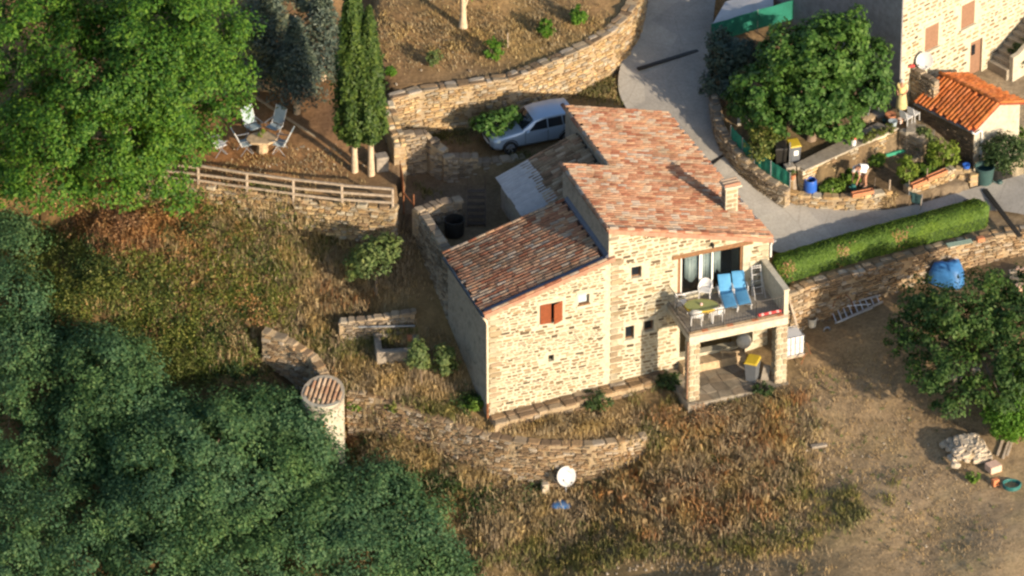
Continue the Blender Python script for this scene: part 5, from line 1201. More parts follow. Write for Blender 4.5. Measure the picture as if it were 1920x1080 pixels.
def blades(name, label, ell, h, nb, wd, mat, cat='grass', lean=.5, rad=.12):
    C = np.repeat(scatter(ell), nb, 0); n = len(C); C = C + RNG.normal(size=(n, 3)) * np.array([rad, rad, 0])
    hh = h * RNG.uniform(.4, 1.3, n)[:, None]; a = RNG.random(n) * 6.283; b_ = RNG.random(n) * 6.283
    t = np.stack([np.cos(a), np.sin(a), np.zeros(n)], -1) * wd / 2 * RNG.uniform(.6, 1.5, n)[:, None]
    ln = np.stack([np.cos(b_), np.sin(b_), np.zeros(n)], -1) * lean * RNG.random(n)[:, None]
    mid = C + (ln * .3 + ZV * .6) * hh; tip = C + (ln + ZV * .85) * hh
    v = np.stack([C - t - ZV * .05, C + t - ZV * .05, mid + t * .7, tip, mid - t * .7], 1).reshape(-1, 3)
    o = fastmesh(name, v, np.arange(5 * n).reshape(-1, 5), mat); tag(o, label, cat, kind='stuff'); return o
blades('dry_grass', 'dry straw-coloured grass over the banks and the field', [(650, 520, 150, 90, 1500), (740, 700, 130, 60, 1500), (560, 560, 90, 80, 800), (1330, 850, 170, 100, 1300), (1430, 890, 120, 100, 600), (1330, 1000, 220, 80, 1000), (1080, 800, 160, 18, 350), (1180, 930, 140, 90, 900), (1020, 1000, 220, 90, 1000), (850, 850, 80, 50, 400), (520, 460, 90, 50, 350), (700, 770, 90, 40, 500)], .26, 8, .026, 'straw')
blades('orchard_grass', 'short dry grass of the orchard and the sitting terrace', [(860, 70, 170, 70, 900), (1050, 50, 110, 50, 500), (560, 310, 160, 40, 220), (720, 60, 60, 60, 200), (450, 320, 80, 25, 80), (1110, 165, 55, 25, 350)], .16, 5, .03, 'weed_tan')
weeds('rust_brush', 'rust-brown dead bracken below the huge green tree', [(230, 430, 90, 55, 330), (160, 410, 60, 40, 120), (330, 410, 70, 35, 150), (420, 560, 110, 80, 90), (300, 560, 110, 70, 80), (350, 480, 110, 50, 70), (400, 395, 70, 14, 50), (640, 790, 30, 30, 30), (1300, 790, 60, 30, 60)], .4, .65, 70, .10, 'rust_brush', 'brush')
blades('tall_weeds', 'tall tan weeds on the slope in front of the house', [(1290, 800, 90, 50, 100), (1380, 790, 110, 40, 110), (1250, 880, 110, 60, 120), (1400, 890, 120, 60, 110), (1300, 960, 150, 60, 110), (1460, 820, 50, 40, 50), (1170, 940, 70, 40, 60), (960, 960, 110, 60, 110), (1060, 800, 100, 12, 40), (500, 480, 110, 60, 190), (350, 460, 110, 40, 60), (610, 600, 70, 40, 80), (380, 520, 110, 60, 90), (420, 610, 80, 60, 50), (250, 560, 100, 60, 30), (450, 410, 110, 20, 110), (620, 430, 70, 14, 40), (640, 560, 70, 50, 70), (780, 860, 70, 40, 80), (700, 830, 60, 40, 80), (690, 790, 40, 25, 40), (900, 890, 90, 14, 60), (1150, 885, 60, 10, 24), (790, 850, 60, 20, 40), (440, 650, 50, 40, 50), (700, 700, 110, 40, 100), (540, 420, 60, 30, 50)], .40, 40, .026, 'weed_tan', 'weeds', .75, .2)
weeds('green_scrub', 'green bramble scrub on the bank between the valley trees and the house', [(330, 560, 150, 100, 210), (250, 520, 120, 70, 130), (430, 560, 100, 90, 80), (480, 480, 70, 60, 60), (400, 650, 110, 70, 180), (180, 540, 80, 60, 100), (430, 490, 100, 60, 90), (520, 560, 60, 60, 70), (330, 690, 90, 40, 140), (130, 470, 50, 50, 90), (470, 560, 60, 60, 80), (110, 560, 60, 50, 120), (60, 520, 60, 50, 90)], .42, .62, 62, .095, 'leaf_scrub', 'scrub')
weeds('green_scrub', 'darker green undergrowth along the foot of the valley trees and the wall', [(120, 600, 40, 60, 60), (440, 700, 50, 30, 60), (250, 620, 110, 40, 90), (830, 920, 50, 40, 60), (760, 900, 40, 30, 30), (690, 850, 40, 30, 20), (900, 950, 60, 40, 45), (880, 760, 30, 20, 25), (1000, 930, 30, 20, 12)], .42, .55, 40, .13, 'leaf_dark', 'undergrowth')
blades('olive_weeds', 'yellow-green weeds dotted over the dry slope', [(1340, 800, 150, 60, 110), (1300, 900, 160, 80, 150), (720, 820, 60, 40, 30), (1490, 910, 70, 60, 40), (1230, 830, 40, 50, 50), (1430, 1010, 150, 50, 80), (1170, 1030, 120, 40, 70), (530, 480, 90, 60, 110), (470, 420, 80, 40, 70), (700, 640, 80, 40, 60), (640, 650, 70, 50, 70), (1600, 960, 70, 60, 30), (640, 760, 50, 30, 40), (800, 780, 60, 25, 35), (430, 420, 60, 40, 70), (1010, 1040, 110, 40, 80)], .33, 38, .028, 'weed_green', 'weeds', .75, .17)
weeds('field_weeds', 'small scattered green weeds in the bare field', [(1600, 900, 180, 130, 60), (1750, 1000, 160, 70, 40), (1560, 720, 80, 40, 20), (1500, 780, 60, 30, 25)], .13, .14, 14, .08, 'leaf_olive', 'weeds')
weeds('bramble_thicket', 'taller bramble thickets on the bank below the huge tree', [(330, 570, 140, 90, 44), (230, 550, 110, 60, 26), (390, 670, 90, 50, 24), (440, 470, 80, 50, 8), (150, 560, 70, 50, 16), (520, 470, 60, 50, 6), (270, 640, 110, 40, 20)], .6, .95, 220, .12, 'leaf_scrub', 'brambles')
weeds('wall_scrub', 'scrub growing up against the wall under the fence', [(300, 398, 90, 12, 34), (430, 400, 70, 12, 16), (520, 412, 60, 10, 10), (180, 392, 70, 14, 20)], .45, .8, 170, .11, 'leaf_scrub', 'scrub')
weeds('dark_thicket', 'dark green bushes between the brambles on the bank', [(300, 580, 150, 90, 36), (180, 500, 80, 40, 14), (420, 640, 90, 60, 16), (480, 520, 60, 50, 6), (370, 440, 60, 30, 7), (600, 640, 30, 30, 2)], .5, .8, 200, .11, 'leaf_dark', 'bushes')  # the dark leaf colour also puts in the shade of hollows between brambles
blades('dry_thicket', 'taller clumps of dry tan and rusty plants on the slope below the patio', [(1320, 800, 120, 45, 22), (1260, 880, 110, 60, 22), (1400, 880, 120, 70, 22), (1300, 960, 150, 60, 24), (600, 600, 90, 60, 8), (740, 710, 90, 30, 8), (430, 640, 50, 40, 6)], .52, 120, .028, 'straw', 'dry plants', .8, .3)
blades('rust_thicket', 'rusty brown clumps dotted over the slope below the patio', [(1330, 800, 130, 40, 13), (1280, 900, 150, 70, 22), (1430, 830, 60, 40, 8), (1350, 960, 120, 40, 10), (660, 820, 30, 30, 4), (640, 560, 50, 40, 4), (240, 430, 80, 45, 22), (1180, 960, 80, 40, 5)], .5, 110, .028, 'rust_brush', 'dry plants', .8, .3)
blades('field_grass', 'short sparse dry grass on the bare field', [(1650, 880, 260, 180, 1500), (1600, 720, 130, 70, 400), (1780, 1010, 150, 70, 400)], .09, 6, .018, 'straw', rad=.12, lean=1.2)
blades('yard_weeds', 'dry weeds in the yard and the sunken court', [(840, 250, 60, 25, 110), (800, 380, 40, 25, 50), (980, 300, 40, 8, 30), (1110, 165, 50, 22, 120)], .22, 14, .024, 'weed_green', 'weeds', .8, .14)
blades('roadside_grass', 'dry tufts along the edges of the lane', [(a, b, 16, 9, 30) for a, b, c in ROAD_L[2:11] + ROAD_R[2:13]], .18, 5, .03, 'straw', rad=.08)
# pebbles
def pebbles(name, label, ell, r, mat='grey_stone_isl'):
    C = scatter(ell); vs = []; fs = []; n = 0
    for c in C:
        v0, f0 = STONES[random.randrange(12)]; s_ = r * random.uniform(.5, 1.6); a = random.random() * 6.28
        R_ = np.array(Matrix.Rotation(a, 3, 'Z') @ Matrix.Rotation(1.57, 3, 'X')) @ np.diag([s_, s_ * .6, s_ * .8])
        vs.append(v0 @ R_.T + c + ZV * s_ * .1); fs += [tuple(k + n for k in q) for q in f0]; n += len(v0)
    me = bpy.data.meshes.new(name); me.from_pydata(np.concatenate(vs).tolist(), [], fs); o = link(name, me, mat); tag(o, label, 'stones', kind='stuff')
pebbles('loose_stones', 'small pale stones scattered over field and slope', [(1650, 880, 250, 170, 130), (1320, 1065, 160, 14, 130), (900, 905, 110, 20, 70), (1530, 840, 30, 14, 14), (580, 300, 150, 40, 40), (900, 100, 200, 70, 40), (640, 400, 90, 14, 30)], .075, 'white_stone_isl')

# ================================================================ THINGS
# ---------------------------------------------------------------- silver car in the yard
def car(label, ctr, ax):
    """ctr: ground under the middle; ax = (to the front, to the left, up)"""
    root = thing('car', label, 'car', ctr); ctr = np.asarray(ctr, float)
    def C(x, y, z): return ctr + ax[0] * x + ax[1] * y + ax[2] * z
    # stations: x, half width, sill, waist z, top z, top half width
    ST = [(2.12, .58, .38, .60, .66, .50), (2.02, .76, .26, .66, .74, .66), (1.75, .84, .22, .74, .84, .74), (1.2, .87, .22, .82, .93, .76), (.72, .88, .22, .88, .99, .76), (.12, .88, .22, .92, 1.33, .67), (-.3, .88, .22, .93, 1.42, .66), (-1.1, .88, .22, .95, 1.43, .66), (-1.75, .87, .24, .96, 1.38, .64), (-2.0, .80, .30, .95, 1.0, .62), (-2.1, .66, .42, .80, .86, .55)]
    prof = lambda s_: [(s_[1] * .86, s_[2]), (s_[1] * .98, s_[2] + .12), (s_[1], (s_[2] + s_[3]) / 2), (s_[1] * .97, s_[3]), (s_[5] * .6 + s_[1] * .4, s_[3] * .4 + s_[4] * .6), (s_[5], s_[4] - .02), (s_[5] * .5, s_[4] + .015)]
    vs = []; fs = []; k = 14
    for s_ in ST:
        p = prof(s_); ring = [(y, z) for y, z in p] + [(-y, z) for y, z in p[::-1]]; vs += [C(s_[0], y, z) for y, z in ring]
    for i in range(len(ST) - 1): fs += [(i * k + j, i * k + (j + 1) % k, (i + 1) * k + (j + 1) % k, (i + 1) * k + j) for j in range(k)]
    fs += [tuple(range(k)), tuple(range((len(ST) - 1) * k, len(ST) * k))]
    body = MB().add(vs, fs).build('body', 'car_silver', root, smooth=True); body.data.set_sharp_from_angle(angle=math.radians(22))
    def panel(name, pts, mat, th=.012, par=root):
        p = [C(*q) for q in pts]; n = unit(np.cross(p[1] - p[0], p[2] - p[0])); c_ = sum(p) / len(p)
        if n.dot(c_ - C(0, 0, .7)) < 0: n = -n
        return MB().prism([q + n * .004 for q in p], n * th).build(name, mat, par)
    for sg in (1, -1):
        panel('side_window', [(.42, .835 * sg, .95), (.06, .735 * sg, 1.28), (-.30, .715 * sg, 1.355), (-.42, .715 * sg, 1.355), (-.42, .85 * sg, .96)], 'glass_dark')
        panel('side_window', [(-.47, .85 * sg, .97), (-.47, .715 * sg, 1.355), (-1.1, .715 * sg, 1.36), (-1.14, .85 * sg, .98)], 'glass_dark')
        panel('side_window', [(-1.19, .85 * sg, .99), (-1.17, .715 * sg, 1.36), (-1.6, .70 * sg, 1.32), (-1.62, .84 * sg, 1.0)], 'glass_dark')
        panel('headlight', [(2.0, .70 * sg, .60), (1.80, .83 * sg, .64), (1.74, .82 * sg, .77), (1.97, .64 * sg, .735)], 'lamp_glass', .02)
        MB().box(C(.52, .95 * sg, .98), (.16, .16, .12), ax).build('mirror', 'car_silver', root, bevel=.03)
        for xh in (-.32, -1.08): MB().box(C(xh, .885 * sg, .82), (.17, .03, .03), ax).build('door_handle', 'car_silver', root)
        for xl in (.62, -.44, -1.18): MB().box(C(xl, .875 * sg, .6), (.012, .02, .55), ax).build('door_gap', 'dark_metal', root)
        for xw in (1.32, -1.32):
            wh = thing('wheel', None, None, (0, 0, 0)); wh.parent = root
            a_ = (ax[0], ax[2], ax[1] * sg)
            MB().lathe(C(xw, .70 * sg, .31), [(.2, .0), (.31, .02), (.315, .1), (.31, .2), (.22, .215), (.2, .19), (.2, 0)], 22, a_).build('tyre', 'tyre', wh, smooth=True)
            MB().lathe(C(xw, .70 * sg, .31), [(0, .17), (.06, .18), (.08, .13)], 12, a_).build('hub', 'rim_metal', wh)
            mb = MB()
            for q in range(6):
                t = 6.283 * q / 6; d_ = a_[0] * math.cos(t) + a_[1] * math.sin(t); mb.beam(C(xw, .70 * sg, .31) + d_ * .05 + a_[2] * .17, C(xw, .70 * sg, .31) + d_ * .215 + a_[2] * .185, .05, .02, a_[2])
            mb.build('rim', 'rim_metal', wh)
            MB().lathe(C(xw, .69 * sg, .34), [(.37, .185), (.33, .195), (.33, .0)], 16, a_, -.1, math.pi + .1).build('wheel_arch', 'dark_metal', root)
    panel('windscreen', [(.70, .70, 1.0), (.70, -.70, 1.0), (.14, -.58, 1.345), (.14, .58, 1.345)], 'glass_dark')
    panel('rear_window', [(-1.70, .52, 1.32), (-1.70, -.52, 1.32), (-1.98, -.58, 1.02), (-1.98, .58, 1.02)], 'glass_dark')
    MB().box(C(2.10, 0, .55), (.06, .8, .12), ax).build('grille', 'dark_metal', root)
    MB().box(C(2.13, 0, .42), (.03, .5, .11), ax).build('number_plate', 'plate_white', root)
    MB().box(C(2.02, 0, .30), (.2, 1.4, .12), ax).build('bumper', 'dark_metal', root, bevel=.03)
    return root
cf = -U; cl_ = np.cross(ZV, cf)
wheel_px = np.append(xy(956, 288, 5.12), 5.12)           # foot of the near front wheel
cctr = wheel_px - cf * 1.32 - cl_ * .80; 
if cl_[1] > 0: cctr = wheel_px - cf * 1.32 + cl_ * .80
cctr[2] = 5.14
car('silver hatchback car parked in the shaded yard behind the house', cctr, (cf, cl_, ZV))

# ---------------------------------------------------------------- grey wooden fence
fence = thing('wooden_fence', 'weathered grey post and rail fence along the sitting terrace', 'fence', np.append(xy(560, 372, 5.3), 5.25))
fp = [np.append(xy(px, py, z), z) for px, py, z in ((372, 345, 5.25), (463, 359, 5.28), (550, 371, 5.3), (641, 381, 5.3), (736, 388, 5.3))]
for i, p in enumerate(fp):
    MB().tube([p - ZV * .4, p + ZV * (.9 if i else .8)], [.07, .065], 7).build('post', 'grey_wood', fence)
for i in range(4):
    for z, th, wd in ((.92, .09, .13), (.56, .05, .1), (.22, .05, .1)):
        p, q = fp[i], fp[i + 1]; d_ = unit(q - p); o_ = np.array([d_[1], -d_[0], 0]) * (.05 if z < .9 else 0)
        MB().beam(p + ZV * (z + random.uniform(-.03, .03)) + o_ - d_ * .05, q + ZV * (z + random.uniform(-.03, .03)) + o_ + d_ * .05, th, wd if z < .9 else .08).build('rail', 'grey_wood', fence)
p0 = fp[0]; pL = np.append(xy(300, 338, 5.2), 5.2)
for z in (.85, .5, .2): MB().beam(p0 + ZV * z, pL + ZV * z, .07, .08).build('rail', 'grey_wood', fence)
# rusty gate
g0 = np.append(xy(757, 394, 4.35), 4.35); g1 = np.append(xy(776, 412, 4.3), 4.3)
gate = thing('rusty_gate', 'rusty brown gate standing open at the end of the fence', 'gate', g0)
ga = g0 + np.array([-.15, .9, .35])
for p in (g0 + ZV * 0, g1): MB().tube([p - ZV * .2, p + ZV * 1.3], .035, 7).build('post', 'rust', gate)
d_ = unit(ga - g0); L0 = 1.05
for i in range(7): MB().box(g0 + d_ * (L0 * (i + .5) / 7) + ZV * .95, (.13, .025, 1.2), (d_, np.cross(ZV, d_), ZV)).build('board', 'rust', gate)
for z in (.5, 1.3): MB().beam(g0 + ZV * z, g0 + d_ * L0 + ZV * z, .05, .06).build('crosspiece', 'rust', gate)
MB().beam(g0 + ZV * .9 , g1 + ZV * .75, .04, .06).build('crosspiece', 'rust', gate)
# wooden stair in the sunken court
ws = thing('wooden_stair', 'dark wooden steps leaning in the sunken court beside the lean-to', 'stair', np.append(xy(895, 420, 4.2), 4.2))
w0 = np.append(xy(893, 424, 4.2), 4.2); w1 = np.append(xy(893, 352, 5.5), 5.5); dx_ = np.array([.38, 0, 0])
for sg in (-1, 1): MB().beam(w0 + dx_ * sg, w1 + dx_ * sg, .06, .12).build('stringer', 'dark_wood', ws)
for i in range(6): c_ = w0 + (w1 - w0) * (i + .5) / 6; MB().box(c_, (.72, .22, .04)).build('tread', 'dark_wood', ws)
for sg in (-1, 1): MB().tube([w1 + dx_ * sg, w1 + dx_ * sg + ZV * .5], .03, 6).build('post', 'dark_wood', ws)
mb = MB(); mb.lathe(np.append(xy(852, 440, 4.2), 4.25), [(.42, 0), (.45, .75), (.42, .75), (.38, .3), (0, .3)], 18); tag(mb.build('water_butt', 'dark_metal', None, smooth=True, loc=np.append(xy(852, 440, 4.2), 4.2)), 'dark round tub in the corner of the sunken court', 'tub')

# ---------------------------------------------------------------- garden chairs and stone table on the terrace
def deck_chair(label, px, py, face, group='grey chairs round the stone table', mat='grey_chair_cloth'):
    b_ = gt(px, py); r = thing('garden_chair', label, 'chair', b_, group); a = math.radians(face)
    f_ = np.array([math.cos(a), math.sin(a), 0]); s_ = np.array([-f_[1], f_[0], 0])
    def q(x, y, z): return b_ + (f_ * x + s_ * y + ZV * z) * 1.15
    for sg in (-1, 1):
        MB().tube([q(.28, .25 * sg, -.02), q(-.25, .25 * sg, .62)], .016, 6).build('leg', 'zinc', r)
        MB().tube([q(-.22, .25 * sg, -.02), q(.25, .25 * sg, .60)], .016, 6).build('leg', 'zinc', r)
        MB().beam(q(-.28, .27 * sg, .62), q(.3, .27 * sg, .62), .045, .025).build('armrest', 'zinc', r)
        MB().tube([q(-.16, .25 * sg, .40), q(-.45, .25 * sg, 1.08)], .016, 6).build('back_post', 'white_paint', r)
    MB().tube([q(.28, -.25, .03), q(.28, .25, .03)], .014, 6).build('crossbar', 'white_paint', r)
    MB().add([q(.27, -.24, .44), q(.27, .24, .44), q(-.17, .24, .40), q(-.17, -.24, .40), q(.27, -.24, .415), q(.27, .24, .415), q(-.17, .24, .375), q(-.17, -.24, .375)], [(0, 1, 2, 3), (7, 6, 5, 4), (0, 4, 5, 1), (1, 5, 6, 2), (2, 6, 7, 3), (3, 7, 4, 0)]).build('seat', mat, r)
    MB().hexa([q(-.17, -.235, .45), q(-.17, .235, .45), q(-.20, .235, .44), q(-.20, -.235, .44), q(-.44, -.235, 1.08), q(-.44, .235, 1.08), q(-.47, .235, 1.07), q(-.47, -.235, 1.07)]).build('backrest', mat, r)
    return r
deck_chair('grey folding chair left of the stone table, nearest the fence', 458, 288, 20)
deck_chair('grey folding chair behind the stone table on the left', 474, 254, -55)
deck_chair('grey folding chair behind the stone table on the right', 516, 256, -125)
deck_chair('grey folding chair right of the stone table', 528, 288, 165)
deck_chair('white chair half hidden under the leaves left of the others', 408, 288, 30, mat='white_plastic')
tb = gt(492, 285); stt = thing('stone_table', 'rough stone table among the grey chairs', 'table', tb)
MB().lathe(tb - ZV * .05, [(.28, 0), (.24, .3), (.27, .62), (0, .62)], 9).build('pedestal', 'stone_warm', stt)
mb = MB(); n = 11; top = [tb + np.array([math.cos(6.283 * i / n) * .72 * random.uniform(.88, 1.05), math.sin(6.283 * i / n) * .55 * random.uniform(.88, 1.05), .58]) for i in range(n)]; mb.prism(top, ZV * .1); mb.build('slab', 'stone_warm', stt, bevel=.02)
bush('pot_plant', 'small yellow-green plant standing on the stone table', 0, 0, .2, .3, 8, 'vine', .1, nl=16, base=tb + np.array([0, .1, .69]))
rk = gt(503, 158); o = MB().lathe(rk, [(.0, .75), (.35, .7), (.6, .45), (.72, 0), (.7, -.1)], 9); tag(o.build('boulder', 'stone_warm', None, loc=rk), 'tan boulder between the huge tree and the spruce', 'boulder')
o = MB().beam(np.append(xy(470, 178, 6.25), 6.3), np.append(xy(640, 290, 5.6), 5.62), .12, .06).build('terrace_edging', 'stone_warm', None, loc=gt(560, 240)); tag(o, 'thin stone edging crossing the terrace before the spruces', 'edging')
gc = gt(715, 318); o = MB().bx(gc - ZV * .05, (.55, .5, .75), (unit((1, .3, 0)), unit((-.3, 1, 0)), ZV)); tag(o.build('grey_box', 'stone_grey', None, bevel=.03, loc=gc), 'grey box in the shade behind the cypress trunks', 'box')
o = MB().box(gt(606, 6) + ZV * .75, (1.0, .5, .05)).bx(gt(606, 6) + np.array([-.35, 0, 0]), (.1, .4, .72), (RGT, np.array([0, 1., 0]), ZV)).bx(gt(606, 6) + np.array([.35, 0, 0]), (.1, .4, .72), (RGT, np.array([0, 1., 0]), ZV)); tag(o.build('bench', 'white_paint', None, loc=gt(606, 6)), 'white topped bench at the top edge left of the cypress', 'bench')

# ---------------------------------------------------------------- balcony furniture
BF = BZ + .018
def at_deck(px, py, z=0): return np.append(xy(px, py, BF + z), BF)
def lounger(label, px, py):
    b_ = at_deck(px, py, .28); r = thing('sun_lounger', label, 'sun lounger', b_, 'blue sun loungers on the balcony')
    a = math.radians(90 + 9); f_ = np.array([math.cos(a), math.sin(a), 0]); s_ = np.array([f_[1], -f_[0], 0]); hx = 1.28
    def q(x, y, z): return b_ + f_ * x + s_ * y + ZV * z
    def pad(x0, z0, x1, z1, name):
        d_ = unit(np.array([x1 - x0, z1 - z0])); L = math.hypot(x1 - x0, z1 - z0); nn = np.array([-d_[1], d_[0]]); vs = []; fs = []; m_ = 9
        for i in range(m_):
            t = i / (m_ - 1); e = .035 * abs(math.sin(t * math.pi * 3)) ** .5 + .03
            for y, h in ((-.27, 0), (-.27, e * .7), (-.2, e), (.2, e), (.27, e * .7), (.27, 0)): vs.append(q(x0 + d_[0] * L * t + nn[0] * h, y, z0 + d_[1] * L * t + nn[1] * h))
        for i in range(m_ - 1): fs += [(i * 6 + j, i * 6 + (j + 1) % 6, i * 6 + 6 + (j + 1) % 6, i * 6 + 6 + j) for j in range(6)]
        fs += [tuple(range(6)), tuple(range(6 * m_ - 6, 6 * m_))]
        MB().add(vs, fs).build(name, 'blue_cushion', r, smooth=True)
    for sg in (-1, 1): MB().beam(q(-.02, .29 * sg, .27), q(1.95, .29 * sg, .27), .04, .05).build('side_rail', 'white_plastic', r)
    for x in (.08, 1.3, 1.85):
        for sg in (-1, 1): MB().tube([q(x, .28 * sg, 0), q(x, .28 * sg, .27)], .022, 6).build('leg', 'white_plastic', r)
    for sg in (-1, 1):
        MB().tube([q(1.05, .33 * sg, .3), q(1.1, .33 * sg, .5), q(1.45, .33 * sg, .5), q(1.5, .33 * sg, .3)], .022, 6).build('armrest', 'white_plastic', r)
    pad(.0, .30, hx, .31, 'seat_cushion'); pad(hx + .02, .31, hx + .52, .86, 'back_cushion')
    MB().hexa([q(hx, -.26, .27), q(hx, .26, .27), q(hx + .03, .26, .25), q(hx + .03, -.26, .25), q(hx + .52, -.26, .83), q(hx + .52, .26, .83), q(hx + .55, .26, .81), q(hx + .55, -.26, .81)]).build('back_frame', 'white_plastic', r)
    MB().tube([q(hx + .4, 0, .68), q(hx + .55, 0, .28)], .02, 6).build('prop', 'white_plastic', r)
lounger('blue cushioned sun lounger on the balcony, the left one beside the table', 1371, 578); lounger('blue cushioned sun lounger on the balcony, the right one nearer the parapet', 1397, 572)
# oval table with green cloth
tp = at_deck(1315, 572, .74); bt = thing('balcony_table', 'oval balcony table with olive green top and yellow edge', 'table', tp)
EL = (RGT * .72, np.array([0, .48, 0.]), ZV)
def ell(r0, z0, r1, z1, name, mat, n=28): MB().lathe(tp, [(r0, z0), (r1, z1)], n, EL).build(name, mat, bt, smooth=True)
MB().lathe(tp, [(0, .745), (.97, .745), (1.0, .735), (1.0, .70), (0, .70)], 32, EL).build('top', 'olive_cloth', bt)
MB().lathe(tp, [(1.005, .742), (1.02, .66), (1.0, .62), (.985, .66), (1.005, .742)], 32, EL).build('cloth_edge', 'yellow_cloth', bt, smooth=True)
for sx in (-1, 1):
    for sy in (-1, 1): MB().tube([tp + np.array([sx * .45, sy * .26, 0]), tp + np.array([sx * .42, sy * .24, .7])], .028, 6).build('leg', 'white_plastic', bt)
tag(MB().lathe(tp + ZV * .745, [(.05, 0), (.06, .06), (.03, .1), (0, .1)], 10).build('bowl', 'pink_cloth', None, smooth=True, loc=tp + ZV * .745), 'small pinkish pot in the middle of the green balcony table', 'pot')
def plastic_chair(label, px, py, face):
    b_ = at_deck(px, py); r = thing('plastic_chair', label, 'chair', b_, 'white plastic chairs round the balcony table'); a = math.radians(face)
    f_ = np.array([math.cos(a), math.sin(a), 0]); s_ = np.array([-f_[1], f_[0], 0])
    def q(x, y, z): return b_ + f_ * x + s_ * y + ZV * z
    for sx, sy in ((.2, .22), (.2, -.22), (-.2, .2), (-.2, -.2)): MB().tube([q(sx * 1.15, sy * 1.12, 0), q(sx, sy, .43)], [.022, .03], 6).build('leg', 'white_plastic', r)
    MB().hexa([q(.25, -.24, .40), q(.25, .24, .40), q(-.22, .22, .39), q(-.22, -.22, .39), q(.25, -.24, .44), q(.25, .24, .44), q(-.22, .22, .42), q(-.22, -.22, .42)]).build('seat', 'white_plastic', r, bevel=.01)
    vs = []; fs = []; n = 12   # curved shell back, arching over the top
    for i in range(n + 1):
        t = math.pi * (.62 + .76 * i / n); rr = .29; zt = .46 + .38 * math.sin(math.pi * i / n) ** .45
        for r_, z in ((rr, .45), (rr + .05, zt), (rr + .03, zt), (rr - .02, .45)): vs.append(q(math.cos(t) * r_ + .05, math.sin(t) * r_, z))
    for i in range(n): fs += [(4 * i + j, 4 * i + (j + 1) % 4, 4 * i + 4 + (j + 1) % 4, 4 * i + 4 + j) for j in range(4)]
    fs += [(0, 1, 2, 3), tuple(range(4 * n, 4 * n + 4))]
    MB().add(vs, fs).build('backrest', 'white_plastic', r, smooth=True)
    for sg in (-1, 1): MB().tube([q(-.1, .27 * sg, .66), q(.15, .28 * sg, .64), q(.22, .27 * sg, .6), q(.22, .25 * sg, .42)], .022, 6).build('armrest', 'white_plastic', r)
plastic_chair('white plastic armchair behind the green table, before the patio door', 1322, 558, -100)
plastic_chair('white plastic armchair at the left end of the green table', 1277, 583, 10)
plastic_chair('white plastic armchair on the near side of the green table, left one', 1306, 606, 85)
plastic_chair('white plastic armchair on the near side of the green table, right one', 1343, 600, 105)
# drying rack and towel roll
dr_ = at_deck(1420, 553); rk_ = thing('drying_rack', 'white folding drying rack against the house wall on the balcony', 'rack', dr_)
for sg in (-1, 1): MB().tube([dr_ + U * .24 * sg - V * .0, dr_ + U * .2 * sg + V * .22 + ZV * 1.35], .016, 6).build('post', 'white_plastic', rk_)
for z in (.05, .35, .65, .95, 1.25, 1.34): MB().tube([dr_ - U * .23 + V * .165 * z + ZV * z, dr_ + U * .23 + V * .165 * z + ZV * z], .012, 6).build('rung', 'white_plastic', rk_)
for sg in (-1, 1): MB().tube([dr_ + U * .24 * sg - V * .35, dr_ + U * .2 * sg + V * .18 + ZV * 1.1], .012, 6).build('strut', 'white_plastic', rk_)
tr0 = H(11.35, BB + .16, BF + .12); twl = thing('towel_roll', 'red and white rolled towel on the balcony edge by the parapet', 'towel', tr0 - ZV * .1)
for i in range(9): MB().tube([tr0 + U * (i * .115) + ZV * random.uniform(-.02, .02), tr0 + U * (i * .115 + .12)], [.07 * random.uniform(.85, 1.2), .075], 8).build('fold', 'red_cloth' if i % 3 != 1 else 'pink_cloth', twl, smooth=True)

# ---------------------------------------------------------------- under the balcony
def wheelie_bin(label, base, f_, sc=1.0, body='bin_grey', lid='bin_yellow', paper=False):
    base = np.asarray(base, float); r = thing('wheelie_bin', label, 'bin', base); s_ = np.array([-f_[1], f_[0], 0])
    def q(x, y, z): return base + (f_ * x + s_ * y + ZV * z) * sc
    MB().hexa([q(-.22, -.2, .06), q(.2, -.2, .02), q(.2, .2, .02), q(-.22, .2, .06), q(-.28, -.25, .9), q(.27, -.25, .86), q(.27, .25, .86), q(-.28, .25, .9)]).build('body', body, r, bevel=.02)
    MB().hexa([q(-.3, -.27, .905), q(.3, -.27, .865), q(.3, .27, .865), q(-.3, .27, .905), q(-.28, -.24, .99), q(.26, -.22, .93), q(.26, .22, .93), q(-.28, .24, .99)]).build('lid', lid, r, bevel=.015)
    MB().tube([q(-.36, -.2, .93), q(-.36, .2, .93)], .02 * sc, 6).build('handle', lid, r)
    for sg in (-1, 1): MB().lathe(q(-.22, .2 * sg, .1), [(0, 0), (.1 * sc, 0), (.1 * sc, .05 * sc), (0, .05 * sc)], 14, (f_, ZV, s_ * sg)).build('wheel', 'tyre', r)
    if paper: MB().box(q(.245, .02, .55), (.02, .2 * sc, .24 * sc), (f_, s_, ZV)).build('sticker', 'white_paint', r)
PZ = .46
wheelie_bin('grey wheelie bin with yellow lid under the balcony', np.append(xy(1410, 712, PZ), PZ), unit(np.array([-.35, -.94, 0])), 1.1)
wb = np.append(xy(1394, 668, PZ), PZ)
bb_ = thing('buoy_lamp', 'large white round globe on a stand under the balcony', 'globe', wb)
MB().tube([wb, wb + ZV * .5], .06, 8).build('stand', 'dark_metal', bb_); MB().lathe(wb + ZV * .78, [(.33 * math.cos(t), .33 * math.sin(t)) for t in np.linspace(-1.5, 1.5, 12)], 20).build('globe', 'canvas', bb_, smooth=True)
tr1 = np.append(xy(1368, 680, PZ), PZ); sh_ = thing('trestle', 'wooden trestle under the balcony beside the white globe', 'trestle', tr1)
for sg in (-1, 1):
    for s2 in (-1, 1): MB().beam(tr1 + np.array([.35 * sg, .2 * s2, 0]), tr1 + np.array([.3 * sg, 0, .55]), .04, .06).build('leg', 'stone_warm', sh_)
